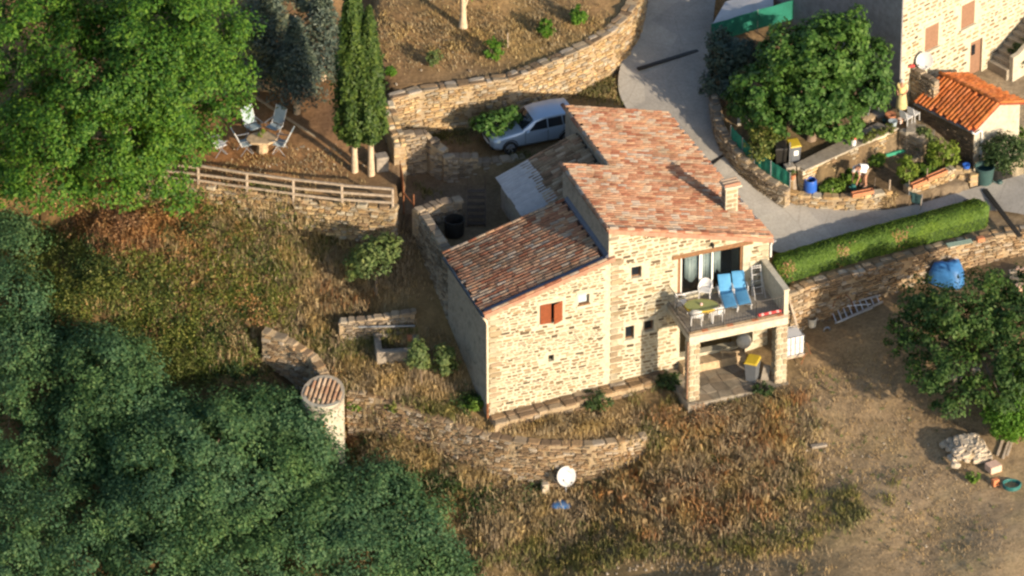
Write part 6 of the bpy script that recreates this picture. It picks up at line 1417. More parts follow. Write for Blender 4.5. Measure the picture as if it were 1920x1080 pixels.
MB().beam(tr1 + np.array([-.42, 0, .57]), tr1 + np.array([.42, 0, .57]), .07, .07).build('top', 'stone_warm', sh_)
sl_ = np.append(xy(1432, 712, PZ), PZ); o = MB().hexa([sl_ + np.array(p) for p in ((-.15, -.05, 0), (.2, -.05, 0), (.2, .03, 0), (-.15, .03, 0), (0, .25, .6), (.3, .25, .55), (.3, .3, .55), (0, .3, .6))]); tag(o.build('slate_slab', 'stone_grey', None, bevel=.015, loc=sl_), 'grey stone slab leaning inside the right balcony pillar', 'slab')
# low plinth and step at the back of the patio
o = MB().hbox(8.7, 11.6, -.62, -.02, .40, .82); tag(o.build('plinth', 'stone_warm', None, bevel=.03, loc=H(10, -.3, .4)), 'low stone step along the wall under the balcony', 'step')

# ---------------------------------------------------------------- satellite dishes
def dish(label, base, r, aim, h, post=True):
    base = np.asarray(base, float); root = thing('satellite_dish', label, 'satellite dish', base); n = unit(aim); x = unit(np.cross(ZV, n)); y = np.cross(n, x); c = base + ZV * h
    MB().lathe(c - n * .12, [(0, 0), (r * .35, .015), (r * .7, .06), (r, .125), (r + .012, .12), (r * .7, .045), (r * .35, .0), (0, -.015)], 28, (x, y, n)).build('reflector', 'dish_grey', root, smooth=True)
    MB().tube([base - ZV * .2, c - n * .16 - ZV * .05], .035, 8).build('mast', 'zinc', root)
    MB().tube([c - y * r * .98, c - y * r * .55 + n * r * 1.0], .014, 6).build('arm', 'zinc', root); MB().lathe(c - y * r * .55 + n * r * 1.0, [(0, -.05), (.045, -.05), (.05, .05), (0, .05)], 10, (x, y, n)).build('receiver', 'bin_grey', root)
dish('white satellite dish in front of the curved stone wall', gt(1062, 925), .43, np.array([.42, -.80, .42]), .85)
dish('white satellite dish before the tall house at the top right', np.append(xy(1731, 190, 5.25), 5.2), .38, np.array([.1, -.92, .38]), 2.15)
bx = gt(1022, 925); o = MB().bx(bx - ZV * .1, (.3, .28, .62), (unit((1, .25, 0)), unit((-.25, 1, 0)), ZV)); tag(o.build('meter_box', 'white_stone_obj', None, bevel=.02, loc=bx), 'pale block left of the satellite dish by the curved wall', 'block')
def tarp(name, label, ctr, rx, ry, h, mat, seed, extra=None):
    r_ = random.Random(seed); n = 16; root_v = []; fs = []; rings = 5
    for t, hz in ((.001, 1.0), (.4, 1.0), (.72, .86), (.9, .5), (1.0, .03)):
        for j in range(n):
            a = 6.283 * j / n; w_ = 1 + .16 * math.sin(3 * a + seed) * t + r_.uniform(-.08, .08) * t
            root_v.append(ctr + np.array([math.cos(a) * rx * t * w_, math.sin(a) * ry * t * w_, h * hz * (1 + r_.uniform(-.12, .12) * t) * (1 + .15 * math.sin(2 * a + 1) * t) + .02]))
    for k in range(rings - 1): fs += [(k * n + j, k * n + (j + 1) % n, (k + 1) * n + (j + 1) % n, (k + 1) * n + j) for j in range(n)]
    o = MB().add(root_v, fs).build(name, mat, None, smooth=True, loc=ctr, fix=False); tag(o, label, 'tarp'); return o
tarp('blue_tarp', 'crumpled blue tarp lying below the satellite dish', gt(1052, 950), .42, .35, .12, 'blue_tarp', 3)
tarp('blue_tarp', 'blue tarp covering a heap below the hedge wall', gt(1778, 530), .8, .6, 1.0, 'blue_tarp', 5)
o = MB().beam(gt(1765, 512) + ZV * .88 + np.array([-.35, -.1, 0]), gt(1790, 505) + ZV * 1.0 + np.array([.2, .1, .05]), .09, .05); tag(o.build('plank', 'grey_wood', None, loc=gt(1778, 515) + ZV * .95), 'plank weighing down the blue tarp heap', 'plank')
o = corrugated('green_sheet', np.append(xy(1778, 465, 3.1), 3.14), unit((1.3, .42, .02)), unit((-.3, 1, .02)), 1.15, .35, 'green_sheet', None, .12, .015, loc=np.append(xy(1778, 465, 3.1), 3.12)); tag(o, 'pale green sheet lying on top of the hedge wall', 'sheet')
o = MB().bx(np.append(xy(1838, 452, 3.1), 3.1), (.35, .25, .2), (U, V, ZV)); tag(o.build('clay_pot', 'terracotta', None, bevel=.03, loc=np.append(xy(1838, 452, 3.1), 3.1)), 'terracotta trough on the hedge wall beside the green sheet', 'planter')

# ---------------------------------------------------------------- aluminium ladder and other things right of the house
l0 = gt(1562, 605); l1 = gt(1656, 572); ld = thing('ladder', 'tapered aluminium ladder lying below the hedge wall', 'ladder', l0)
d_ = unit(l1 - l0); s_ = unit(np.cross(ZV, d_) + ZV * .55); Ll = np.linalg.norm(l1 - l0) 
lo0 = l0 + ZV * .12
for sg in (-1, 1): MB().beam(lo0 + s_ * .36 * (1 + sg) * .0 + s_ * (.40 * sg) + s_ * .2, lo0 + d_ * Ll + s_ * (.16 * sg) + s_ * .2, .05, .08).build('rail', 'alu', ld)
for i in range(9):
    t = (i + .35) / 9; hw = .40 - .24 * t; c_ = lo0 + d_ * Ll * t + s_ * .2; MB().tube([c_ - s_ * hw, c_ + s_ * hw], .028, 6).build('rung', 'alu', ld)
for sg in (-1, 1): MB().tube([lo0 + s_ * (.40 * sg + .2) + d_ * .1, lo0 + d_ * Ll * .8 + s_ * (.2 + .1 * sg) + np.array([0, -.25, -.05])], .02, 6).build('prop', 'alu', ld)
hc = gt(1580, 592); mb = MB(); pts = [hc + U * math.cos(t) * .5 + ZV * (math.sin(t) * .85 + .15) + V * .12 * math.sin(t) for t in np.linspace(-.2, math.pi + .2, 18)]; tag(mb.tube(pts, .025, 6).build('iron_hoop', 'rust', None, smooth=True, loc=hc), 'rusty iron hoop leaning on the hedge wall above the ladder', 'hoop')
ib = gt(1484, 662); ibc = thing('water_tank', 'white caged water tank beside the right balcony pillar', 'tank', ib)
MB().bx(ib + ZV * .12, (.8, .8, .9), (U, V, ZV)).build('tank', 'white_plastic', ibc, bevel=.05)
for i in range(5):
    x = -.42 + .84 * i / 4
    for sg in (-1, 1): MB().tube([ib + U * x + V * .42 * sg + ZV * .1, ib + U * x + V * .42 * sg + ZV * 1.05], .014, 5).build('cage_bar', 'zinc', ibc); MB().tube([ib + V * x + U * .42 * sg + ZV * .1, ib + V * x + U * .42 * sg + ZV * 1.05], .014, 5).build('cage_bar', 'zinc', ibc)
for z in (.12, .42, .72, 1.04):
    MB().tube([ib + U * a_ + V * b_ + ZV * z for a_, b_ in ((-.42, -.42), (.42, -.42), (.42, .42), (-.42, .42), (-.42, -.42))], .014, 5).build('cage_bar', 'zinc', ibc)
MB().bx(ib, (.9, .9, .12), (U, V, ZV)).build('pallet', 'grey_wood', ibc)
pk = gt(1503, 645); tag(MB().beam(pk, pk + np.array([-.55, .55, 1.9]), .12, .04).build('plank', 'grey_wood', None, loc=pk), 'long plank leaning beside the white water tank', 'plank')
bkt = gt(1522, 612); tag(MB().lathe(bkt, [(.17, 0), (.22, .42), (.2, .42), (.16, .05), (0, .05)], 16).build('bucket', 'canvas', None, smooth=True, loc=bkt), 'pale bucket among the clutter below the hedge wall', 'bucket')
for i, (px, py, dx, dy, dz, lb) in enumerate(((1510, 600, 1.0, .35, .25, 'rusty bar lying across the clutter right of the balcony'), (1530, 590, 1.0, .2, .3, 'thin rusty rod lying above the pale bucket'), (1520, 668, -.35, .6, .3, 'bent iron bar on the ground below the water tank'), (1502, 690, .3, .7, .15, 'rusty curved rod lying in the grass below the plank'))):
    p = gt(px, py) + ZV * .1; tag(MB().tube([p, p + np.array([dx * .5, dy * .5, dz + .1]), p + np.array([dx, dy, dz])], .022, 6).build('iron_bar', 'rust', None, smooth=True, loc=p), lb, 'iron bar')
rg = gt(1549, 620); tag(MB().lathe(rg, [(.14, 0), (.18, .06), (.14, .12), (.1, .06), (.14, 0)], 16, (U, ZV, -V)).build('hose_ring', 'zinc', None, smooth=True, loc=rg), 'grey ring of hose next to the foot of the ladder', 'hose')
# heap of pale stones, bricks and green hose at the right edge
hp_ = gt(1812, 850); heap = thing('stone_heap', 'heap of pale stones at the right of the dry field', 'stone heap', hp_); hs = []
hx_ = unit(np.array([1.0, .25, 0])); hy_ = np.array([-hx_[1], hx_[0], 0])
for i in range(130):
    u_, v_ = random.uniform(-1, 1), random.uniform(-1, 1)
    zz = .5 * (1 - max(abs(u_), abs(v_)) ** 3) * random.uniform(.85, 1); a = random.uniform(-.5, .5)
    x_ = hx_ * math.cos(a) + hy_ * math.sin(a); s_ = random.uniform(.2, .34)
    xx, yy, zz_ = tilt(x_, -ZV, np.cross(x_, -ZV), .25); hs.append(mat4(xx * s_ * 1.2, yy * s_ * .5, zz_ * s_, hp_ + hx_ * u_ * .8 + hy_ * v_ * .85 + ZV * (zz + .03)))
lay('stone', 'stone', hs, 'white_stone', heap, 140)
MB().prism([hp_ + hx_ * math.cos(t) * .75 + hy_ * math.sin(t) * .8 - ZV * .1 for t in np.linspace(0, 6.283, 11)[:-1]], ZV * .42).build('core', 'wall_core', heap, bevel=.12)
bq = gt(1862, 885); ax_ = (unit((.85, .5, 0)), unit((-.5, .85, 0)), ZV)
tag(MB().bx(bq, (.55, .5, .32), ax_).build('block_stack', 'brick_pink', None, bevel=.015, loc=bq), 'pale pink hollow block near the green hose', 'block')
bq2 = gt(1866, 912); tag(MB().bx(bq2, (.28, .2, .3), ax_).build('brick', 'brick_orange', None, bevel=.01, loc=bq2), 'small orange brick below the pale pink block', 'brick')
for i, (px, py) in enumerate(((1870, 858), (1880, 866), (1888, 860))):
    p = gt(px, py); tag(MB().beam(p + ZV * .06, p + np.array([.3, .9, .35]), .1, .05).build('plank', 'grey_wood', None, loc=p), ('left', 'middle', 'right')[i] + ' one of three grey planks beside the pale pink block', 'plank', 'planks beside the bricks')
hg = gt(1897, 915); hose = thing('hose_coil', 'coil of green garden hose at the right edge', 'hose', hg); pts = [hg + np.array([math.cos(t) * (.38 + .02 * math.sin(t * 5)), math.sin(t) * (.36 + .02 * math.sin(t * 3)), .04 + .01 * t]) for t in np.linspace(0, 6.28 * 3, 60)]; MB().tube(pts, .03, 6).build('coil', 'teal_plastic', hose, smooth=True)
for i, (px, py, r_) in enumerate(((1905, 530, .32), (1915, 512, .3), (1900, 515, .26), (1912, 545, .3))):
    p = gt(px, py); o = MB().bx(p - ZV * .05, (r_ * 1.6, r_, r_ * .9), (unit((1, .4 * (i - 1.5), 0)), unit((-.4 * (i - 1.5), 1, 0)), ZV)); tag(o.build('rubble_block', 'brick_pink' if i % 2 else 'stone_grey', None, bevel=.03, loc=p), ('lowest', 'upper pink', 'left grey', 'nearest pink')[i] + ' block of the rubble pile at the right edge above the leafy tree', 'rubble', 'rubble blocks at the right edge')
for i, (px, py, sx) in enumerate(((1795, 712, .5), (1830, 700, .35), (1895, 712, .5))):
    p = gt(px, py); o = MB().bx(p - ZV * .03, (sx, .3, .2), (unit((1, .3, 0)), unit((-.3, 1, 0)), ZV)); tag(o.build('stone_block', 'white_stone_obj', None, bevel=.03, loc=p), ('left', 'middle small', 'right')[i] + ' pale stone block lying in the shade under the spreading tree', 'stone block')
rub = gt(1535, 838); o = MB().bx(rub - ZV * .02, (.7, .25, .12), (unit((1, .3, 0)), unit((-.3, 1, 0)), ZV)); tag(o.build('flat_stone', 'stone_grey', None, bevel=.03, loc=rub), 'flat grey stone lying in the weeds of the dry field', 'stone')

# ---------------------------------------------------------------- walled garden
def net_fence(label, pts, h, mat='green_net', posts=True):
    P = [np.append(xy(px, py, z), z) for px, py, z in pts]; root = thing('net_fence', label, 'netting', P[0]); vs = []; fs = []; n = 0
    R_ = resample(np.array(P), 14 * (len(P) - 1) + 1)
    for i, p in enumerate(R_):
        w_ = np.array([.02 * math.sin(i * 1.3), .02 * math.cos(i * .9), 0]); vs += [p + ZV * .02, p + w_ + ZV * h * .5, p + ZV * (h + .015 * math.sin(i * 1.1))]
    for i in range(len(R_) - 1): fs += [(3 * i + j, 3 * i + 3 + j, 3 * i + 4 + j, 3 * i + 1 + j) for j in range(2)]
    o = MB().add(vs, fs).build('net', mat, root); md = o.modifiers.new('s', 'SOLIDIFY'); md.thickness = .012
    for p in P: MB().tube([p - ZV * .15, p + ZV * (h + .05)], .025, 6).build('post', 'zinc', root)
net_fence('green netting on the garden wall by the lane, nearest the blue barrel', [(1414, 310, 4.82), (1445, 330, 4.68), (1481, 352, 4.5)], .75)
net_fence('green netting on the garden wall by the lane, farther stretch under the fig tree', [(1370, 262, 5.35), (1392, 285, 5.15), (1410, 305, 4.9)], .7)
net_fence('long green netting screen at the top behind the fig tree', [(1332, 82, 6.4), (1420, 55, 6.6), (1545, 20, 7.0)], 1.0, 'green_net')
net_fence('bright green netting panel at the top edge beside the grey house side', [(1510, 40, 6.8), (1550, 22, 6.95)], 1.1, 'bright_green_net')
net_fence('low dark green netting gate at the entrance of the vegetable bed', [(1704, 378, 3.55), (1728, 386, 3.5)], .55, 'dark_teal')
sh0 = np.append(xy(1334, 52, 6.9), 6.9); o = MB().prism([np.append(xy(px, py, z), z) for px, py, z in ((1333, 52, 7.1), (1450, 20, 7.4), (1450, -25, 7.5), (1360, 5, 7.2))], ZV * .05); o = tag(o.build('awning_sheet', 'grey_sheet', None, loc=sh0), 'pale grey sheet roof behind the green netting at the top', 'sheet')
for p in ((1340, 50, 7.1), (1446, 21, 7.4), (1446, -22, 7.5), (1362, 4, 7.2)): q_ = np.append(xy(*p), p[2]); zg = float(Zf(q_[0], q_[1])[0]); MB().tube([np.array([q_[0], q_[1], zg - .1]), q_ + ZV * .01], .04, 6).build('post', 'zinc', o)
rv = gt(1490, 5); tag(tarp('red_cover', 'red-brown cover over a heap at the top edge above the fig tree', rv, 1.1, .7, 1.2, 'red_brown', 8), None)
# bins by the fig tree
wheelie_bin('grey wheelie bin with yellow lid and white sticker by the fig tree', np.append(xy(1488, 302, 4.98), 4.98), unit(np.array([.3, -.95, 0])), 1.0, paper=True)
wheelie_bin('black wheelie bin left of the yellow lidded one by the fig tree', np.append(xy(1463, 308, 4.95), 4.95), unit(np.array([.1, -1, 0])), 1.05, 'dark_metal', 'dark_metal')
pt0 = np.append(xy(1480, 322, 4.9), 4.9); o = thing('stone_post', 'squat stone block at the netting corner by the bins', 'block', pt0); MB().bx(pt0, (.45, .4, .35), (U, V, ZV)).build('base', 'old_concrete', o, bevel=.03); MB().tube([pt0 + ZV * .35, pt0 + ZV * 1.5], .03, 6).build('pole', 'zinc', o)
pt1 = np.append(xy(1502, 315, 5.0), 5.0); tag(MB().bx(pt1, (.5, .3, .18), (U, V, ZV)).build('step_stone', 'old_concrete', None, bevel=.03, loc=pt1), 'low concrete block in front of the yellow lidded bin by the fig', 'block')
pp = np.append(xy(1486, 336, 4.75), 4.75); pf = thing('flower_pot', 'terracotta pot with plant at the end of the green netting', 'flower pot', pp); MB().lathe(pp, [(.1, 0), (.15, .26), (.12, .26), (0, .2)], 14).build('pot', 'terracotta', pf, smooth=True)
P_, d2 = crown_points([(pp + ZV * .4, np.array([.16, .16, .16]))], 8, 14, .07); v, f = leaf_quads(P_, .09, .3, .6); fastmesh('plant', v, f, 'leaf_olive', pf)
# blue barrel, doors leaning
br = np.append(xy(1519, 362, 3.95), 3.95); bl = thing('blue_barrel', 'open blue plastic barrel in the corner of the vegetable bed', 'barrel', br)
MB().lathe(br, [(.24, 0), (.28, .06), (.29, .3), (.285, .34), (.29, .38), (.28, .62), (.25, .7), (.22, .7), (.24, .6), (.24, .45), (0, .45)], 22).build('body', 'blue_plastic', bl, smooth=True)
MB().lathe(br, [(.235, .5), (0, .5)], 18).build('water', 'dark_void', bl)
for i, (px, py) in enumerate(((1490, 356), (1500, 350))):
    p = np.append(xy(px, py, 4.0), 3.95); tag(MB().beam(p, p + np.array([-.1, .25, 1.15]), .2 if i == 0 else .08, .03).build('board', 'grey_wood', None, loc=p), ('wide grey board leaning in the corner left of the blue barrel', 'narrow grey batten leaning behind the blue barrel')[i], 'board')
# brick troughs on the bed walls
for px, py, z, L0, lb in ((1617, 366, 4.12, 1.0, 'long terracotta trough on the low bed wall below the man'), (1756, 332, 4.32, 1.1, 'long terracotta trough on the bed wall under the bean plants'), (1722, 348, 4.28, .8, 'shorter terracotta trough at the left end of the bean bed wall')):
    p = np.append(xy(px, py, z), z + .03); a_ = U if px < 1700 else unit(np.array([.72, .55, 0])); ax_ = (a_, np.cross(ZV, a_), ZV); r = thing('planter_trough', lb, 'planter', p)
    MB().bx(p, (L0, .22, .03), ax_).build('base', 'terracotta', r)
    for sg in (-1, 1): MB().bx(p + ax_[1] * .1 * sg + ZV * .03, (L0, .03, .15), ax_).build('side', 'terracotta', r); MB().bx(p + ax_[0] * (L0 / 2 - .015) * sg + ZV * .032, (.03, .168, .15), ax_).build('end', 'terracotta', r)
for i, (px, py, z, h) in enumerate(((1667, 366, 3.9, .85), (1703, 372, 3.7, 1.0), (1737, 350, 3.9, 1.0), (1726, 392, 3.5, .6), (1560, 366, 3.95, .4), (1640, 350, 3.95, .5))):
    p = np.append(xy(px, py, z), z - .05); tag(MB().tube([p, p + ZV * h + np.array([.02, 0, 0])], .035 if i == 0 else .018, 6).build('garden_stake', 'grey_wood', None, loc=p), ('thick pale stake at the right end of the low bed wall', 'thin stake at the left edge of the bean bed', 'thin stake in the middle of the bean bed', 'thin stake at the dark netting gate', 'short stake right of the blue barrel', 'short stake right of the bending man')[i], 'stake')
gb = np.append(xy(1682, 293, 4.0), 4.02); tag(MB().beam(gb + np.array([-.5, -.15, .12]), gb + np.array([.6, .25, .2]), .1, .14).build('green_board', 'bright_green_net', None, loc=gb), 'bright green board lying at the foot of the terrace wall', 'board')
# round green water butt, blue can
wbt = np.append(xy(1845, 345, 3.55), 3.55); g_ = thing('green_tub', 'big dark green round tub at the corner of the outbuilding', 'tub', wbt)
MB().lathe(wbt, [(.33, 0), (.36, .1), (.43, .85), (.46, .87), (.46, .93), (.41, .93), (.38, .6), (0, .6)], 24).build('body', 'dark_teal', g_, smooth=True)
wc = np.append(xy(1874, 346, 3.6), 3.55); tag(MB().lathe(wc, [(.12, 0), (.14, .2), (.1, .26), (0, .26)], 12).tube([wc + np.array([-.1, 0, .1]), wc + np.array([-.32, -.1, .3])], .025, 6).build('watering_can', 'dark_teal', None, smooth=True, loc=wc), 'dark green watering can right of the big tub', 'watering can')
bc = np.append(xy(1811, 330, 3.9), 4.22); tag(MB().lathe(bc, [(.14, 0), (.17, .28), (.15, .28), (0, .2)], 14).build('bucket', 'blue_plastic', None, smooth=True, loc=bc), 'small blue bucket on the bed wall by the outbuilding', 'bucket')
dp = np.append(xy(1815, 384, 3.5), 3.5); tag(MB().lathe(dp, [(.2, 0), (.26, .12), (.22, .12), (0, .05)], 14).build('basin', 'dark_metal', None, smooth=True, loc=dp), 'dark shallow basin on the lane above the end of the hedge', 'basin')
dp2 = np.append(xy(1829, 388, 3.5), 3.5); tag(MB().lathe(dp2, [(.08, 0), (.11, .16), (.09, .16), (0, .1)], 12).build('flower_pot', 'terracotta', None, smooth=True, loc=dp2), 'small terracotta pot beside the dark basin on the lane', 'flower pot')
# pots, parasol stand and chairs in the garden
ub = np.append(xy(1627, 225, 5.05), 5.05); um = thing('parasol_base', 'rough stone parasol base with leaning pole beside the fig tree', 'parasol base', ub)
MB().lathe(ub - ZV * .02, [(.36, 0), (.32, .22), (.1, .26), (0, .26)], 8).build('base', 'stone_warm', um); MB().tube([ub + ZV * .24, ub + np.array([.28, .2, 1.45])], .03, 7).build('pole', 'zinc', um)
ub2 = np.append(xy(1647, 216, 5.1), 5.1); um2 = thing('parasol_base', 'second parasol base with upright pole near the fig tree', 'parasol base', ub2); MB().lathe(ub2 - ZV * .02, [(.3, 0), (.28, .14), (.05, .18), (0, .18)], 14).build('base', 'stone_grey', um2); MB().tube([ub2 + ZV * .16, ub2 + ZV * 1.9], .025, 7).build('pole', 'zinc', um2)
for px, py, r_, m_, lb in ((1674, 236, .2, 'grey_chair_cloth', 'blue-grey pot on the terrace wall end'), (1670, 226, .24, 'terracotta', 'round terracotta pot behind the blue-grey pot'), (1688, 229, .13, 'brick_pink', 'small pinkish pot right of the blue-grey pot'), (1659, 230, .12, 'dark_teal', 'small dark pot left of the terracotta pot')):
    p = np.append(xy(px, py, 5.15), 5.12); tag(MB().lathe(p, [(r_ * .7, 0), (r_, r_ * 1.4), (r_ * 1.05, r_ * 1.5), (r_ * .85, r_ * 1.5), (0, r_ * 1.2)], 16).build('pot', m_, None, smooth=True, loc=p), lb, 'pot', 'pots by the garden stair')
def white_chair(label, px, py, face):
    b_ = np.append(xy(px, py, 5.2), 5.18); b_[2] = max(b_[2], float(Zf(b_[0], b_[1])[0])); r = thing('lawn_chair', label, 'chair', b_, 'white chairs by the stair'); a = math.radians(face); f_ = np.array([math.cos(a), math.sin(a), 0]); s_ = np.array([-f_[1], f_[0], 0])
    q = lambda x, y, z: b_ + (f_ * x + s_ * y + ZV * z) * .85
    for sx in (-.2, .2):
        for sy in (-.22, .22): MB().tube([q(sx, sy, -.03), q(sx, sy, .42)], .02, 6).build('leg', 'white_plastic', r)
    MB().box(q(0, 0, .43), (.39, .41, .035), (f_, s_, ZV)).build('seat', 'white_plastic', r)
    MB().hexa([q(-.22, -.23, .46), q(-.22, .23, .46), q(-.25, .23, .46), q(-.25, -.23, .46), q(-.32, -.21, .9), q(-.32, .21, .9), q(-.35, .21, .9), q(-.35, -.21, .9)]).build('backrest', 'white_plastic', r)
white_chair('white plastic chair by the garden stair, the left one', 1699, 231, 50); white_chair('white plastic chair by the garden stair, the right one against the outbuilding', 1713, 224, 50)
for i, (px, py) in enumerate(((1386, 236), (1402, 232), (1418, 226))):
    p = gt(px, py); tag(MB().bx(p, (.16, .1, .5), (unit((1, -.3, 0)), unit((.3, 1, 0)), ZV)).build('cushioned_seat', 'canvas', None, bevel=.02, loc=p), ('left', 'middle', 'right')[i] + ' one of three cream boards standing in a row under the fig tree', 'board', 'cream boards under the fig tree')
fgp = np.append(xy(1600, 273, 5.17), 5.17); fgr = thing('garden_figure', 'small red and white garden ornament on the terrace wall', 'ornament', fgp)
MB().lathe(fgp, [(.1, 0), (.13, .2), (.1, .34), (0, .34)], 12).build('body', 'white_plastic', fgr, smooth=True); MB().lathe(fgp + ZV * .34, [(.13, 0), (.1, .1), (0, .14)], 12).build('cap', 'red_cloth', fgr, smooth=True)
rs = np.append(xy(1708, 127, 7.0), 7.06); tag(MB().bx(rs, (.3, .2, .1), (U, V, ZV)).build('red_box', 'red_cloth', None, bevel=.02, loc=rs), 'small red box on the dark wall under the dish', 'box')
for i, (px, py) in enumerate(((1348, 222), (1352, 238))):
    p = gt(px, py); tag(MB().bx(p, (.22, .22, .55), (U, V, ZV)).build('gate_pier', 'stone_warm', None, bevel=.02, loc=p), ('far', 'near')[i] + ' small stone pier by the lane at the shaded olive', 'pier')
for i, (px, py, z) in enumerate(((1407, 322, 4.9), (1474, 366, 4.55))):
    p = np.append(xy(px, py, z - .9), z - 1.0); tag(MB().bx(p, (.36, .36, 1.1), (U, V, ZV)).build('wall_pier', 'cream_render', None, bevel=.02, loc=p), ('upper pale pier of the garden wall between the two green nettings', 'lower pale pier where the garden wall meets the low bed wall')[i], 'pier')

# ---------------------------------------------------------------- people
def skinned(name, joints, edges, mat, parent, rootj, sub=2):
    """one continuous surface grown round a skeleton; joints = {key: (point, radius)}"""
    ks = list(joints); off = rootloc(parent); me = bpy.data.meshes.new(name)
    me.from_pydata([tuple(np.asarray(joints[k][0]) - np.array(off)) for k in ks], [(ks.index(a), ks.index(b)) for a, b in edges], [])
    o = link(name, me, mat, parent); md = o.modifiers.new('skin', 'SKIN'); md.use_smooth_shade = True
    for i, k in enumerate(ks):
        r = joints[k][1]; sv = me.skin_vertices[0].data[i]; sv.radius = (r, r) if np.isscalar(r) else r; sv.use_root = (k == rootj)
    sb = o.modifiers.new('sub', 'SUBSURF'); sb.levels = sub; sb.render_levels = sub
    return o
def person(label, base, facing, pose, parts):
    base = np.asarray(base, float); r = thing('person', label, 'person', base); a = math.radians(facing); f_ = np.array([math.cos(a), math.sin(a), 0]); l_ = np.array([-f_[1], f_[0], 0])
    J = {k: (base + f_ * x + l_ * y + ZV * z, rad) for k, (x, y, z, rad) in pose.items()}
    E = [('pel', 'sp'), ('sp', 'ch'), ('ch', 'nk'), ('nk', 'hd'), ('hd', 'tp')]
    for s in 'lr':
        E += [('pel', 'hp' + s), ('hp' + s, 'kn' + s), ('kn' + s, 'an' + s), ('an' + s, 'to' + s), ('ch', 'sh' + s), ('sh' + s, 'el' + s), ('el' + s, 'wr' + s), ('wr' + s, 'pa' + s)]
    for s in 'lr':
        p, w_ = J['pa' + s][0], J['wr' + s][0]; d = unit(p - w_); sd = unit(np.cross(d, f_ if abs(d.dot(f_)) < .8 else ZV)); tn = np.cross(d, sd)
        for i, (o_, L) in enumerate(((-.03, .06), (-.01, .075), (.012, .07), (.032, .055))):
            J['f%d%s' % (i, s)] = (p + d * .03 + sd * o_, .009); J['g%d%s' % (i, s)] = (p + d * (.03 + L) + sd * o_ * 1.1 + tn * .02, .008); E += [('pa' + s, 'f%d%s' % (i, s)), ('f%d%s' % (i, s), 'g%d%s' % (i, s))]
        J['t' + s] = (p - d * .02 - sd * .055 + tn * .02, .010); E.append(('pa' + s, 't' + s))
    skinned('body', J, E, 'skin', r, 'pel')
    q = lambda x, y, z: base + f_ * x + l_ * y + ZV * z
    return r, J, q, f_, l_
# the man bending over the bed
mbase = np.append(xy(1618, 350, 3.97), 3.97)
pose = dict(pel=(-.12, 0, .92, .13), sp=(.05, 0, 1.05, .12), ch=(.28, 0, 1.08, .135), nk=(.45, 0, 1.03, .055), hd=(.55, 0, .98, .085), tp=(.64, 0, .93, .075))
for s, y in (('l', 1), ('r', -1)):
    pose.update({'hp' + s: (-.12, .10 * y, .86, .095), 'kn' + s: (-.03, .11 * y, .48, .065), 'an' + s: (-.08, .11 * y, .08, .045), 'to' + s: (.10, .12 * y, .04, .04), 'sh' + s: (.36, .18 * y, 1.02, .055), 'el' + s: (.38, .21 * y, .72, .042), 'wr' + s: (.47, .16 * y, .47, .032), 'pa' + s: (.49, .15 * y, .40, .033)})
man, J, q, f_, l_ = person('man in white t-shirt and shorts bending over the vegetable bed', mbase, 215, pose, None)
sk = {k: (J[k][0], r_) for k, r_ in (('sp', .19), ('ch', .21), ('shl', .10), ('shr', .10), ('ell', .07), ('elr', .07), ('pel', .165))}
for s in 'lr': sk['el' + s] = ((J['el' + s][0] + J['sh' + s][0]) / 2, .07)
skinned('t_shirt', sk, [('pel', 'sp'), ('sp', 'ch'), ('ch', 'shl'), ('ch', 'shr'), ('shl', 'ell'), ('shr', 'elr')], 'shirt_white', man, 'sp')
sk = {k: (J[k][0], r_) for k, r_ in (('pel', .175), ('hpl', .13), ('hpr', .13))}
for s in 'lr': sk['kn' + s] = ((J['kn' + s][0] * .6 + J['hp' + s][0] * .4), .095)
skinned('shorts', sk, [('pel', 'hpl'), ('pel', 'hpr'), ('hpl', 'knl'), ('hpr', 'knr')], 'shorts', man, 'pel')
for s in 'lr': MB().box((J['an' + s][0] + J['to' + s][0]) / 2 - ZV * .02, (.27, .1, .09), (f_, l_, ZV)).build('shoe', 'shoe', man, bevel=.03)
hd = J['hd'][0]; MB().lathe(hd + ZV * .02 - f_ * .01, [(.1 * math.cos(t), .1 * math.sin(t)) for t in np.linspace(-.1, 1.5, 7)], 14).build('hair', 'hair_grey', man, smooth=True)
cn = q(.52, .0, .12); wcn = thing('watering_can', 'teal watering can held low by the bending man', 'watering can', q(.52, 0, 0))
MB().lathe(q(.52, 0, .06), [(.11, 0), (.12, .2), (.08, .24), (0, .24)], 14).build('body', 'teal_plastic', wcn, smooth=True); MB().tube([q(.6, 0, .12), q(.78, .02, .3)], .018, 6).build('spout', 'teal_plastic', wcn); MB().tube([q(.44, .05, .26), q(.48, .1, .39), q(.56, .05, .26)], .012, 6).build('handle', 'teal_plastic', wcn)
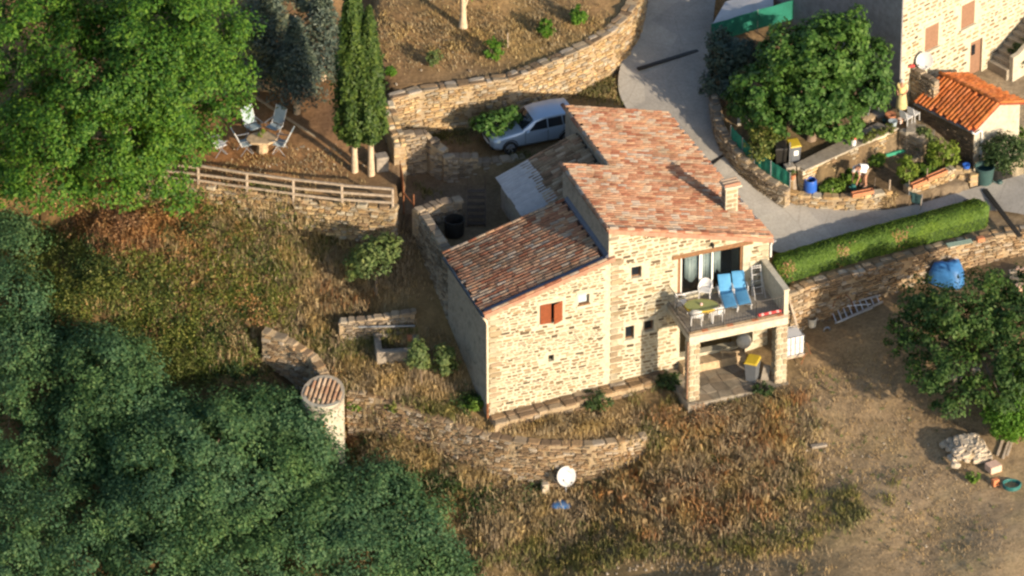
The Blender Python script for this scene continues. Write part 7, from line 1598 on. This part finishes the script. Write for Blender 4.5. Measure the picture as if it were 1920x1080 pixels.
# the woman standing by the tall house
wz = 5.3; wbase = np.append(xy(1690, 207, wz), wz)
pose = dict(pel=(0, 0, .88, .13), sp=(0, 0, 1.05, .115), ch=(.02, 0, 1.26, .12), nk=(.03, 0, 1.43, .045), hd=(.06, 0, 1.53, .085), tp=(.06, 0, 1.63, .07))
for s, y in (('l', 1), ('r', -1)):
    pose.update({'hp' + s: (0, .09 * y, .82, .09), 'kn' + s: (.02, .09 * y, .46, .06), 'an' + s: (0, .09 * y, .08, .045), 'to' + s: (.15, .1 * y, .04, .038), 'sh' + s: (.01, .17 * y, 1.33, .05), 'el' + s: (-.02, .23 * y, 1.07, .04), 'wr' + s: (.14, .17 * y, .95, .03), 'pa' + s: (.2, .13 * y, .95, .032)})
wom, J, q, f_, l_ = person('woman in yellow top and long pale skirt standing beside the dark wall', wbase, 250, pose, None)
sk = {k: (J[k][0], r_) for k, r_ in (('pel', .165), ('sp', .15), ('ch', .16), ('shl', .08), ('shr', .08))}
for s in 'lr': sk['el' + s] = ((J['el' + s][0] * .7 + J['sh' + s][0] * .3), .065)
skinned('top', sk, [('pel', 'sp'), ('sp', 'ch'), ('ch', 'shl'), ('ch', 'shr'), ('shl', 'ell'), ('shr', 'elr')], 'dress_yellow', wom, 'sp')
MB().lathe(wbase, [(.27, .18), (.235, .5), (.19, .82), (.155, .98), (.12, .98)], 20).build('skirt', 'skirt', wom, smooth=True)
for s in 'lr': MB().box((J['an' + s][0] + J['to' + s][0]) / 2 - ZV * .02, (.23, .085, .075), (f_, l_, ZV)).build('shoe', 'shoe', wom, bevel=.025)
hd = J['hd'][0]; MB().lathe(hd + ZV * .02 - f_ * .02, [(.105 * math.cos(t), .11 * math.sin(t)) for t in np.linspace(-.5, 1.5, 8)], 14).build('hair', 'hair_grey', wom, smooth=True)
for pr, JJ in ((wom, J),):
    for y in (-.03, .03): MB().lathe(hd + f_ * .083 + l_ * y + ZV * .01, [(.009, -.005), (.009, .005), (0, .008)], 8, (l_, ZV, f_)).build('eye', 'dark_void', pr)
    MB().beam(hd + f_ * .085 - l_ * .02 - ZV * .05, hd + f_ * .085 + l_ * .02 - ZV * .05, .006, .008).build('mouth', 'red_brown', pr); MB().tube([hd + f_ * .085 + ZV * .0, hd + f_ * .105 - ZV * .025], [.008, .013], 6).build('nose', 'skin', pr)
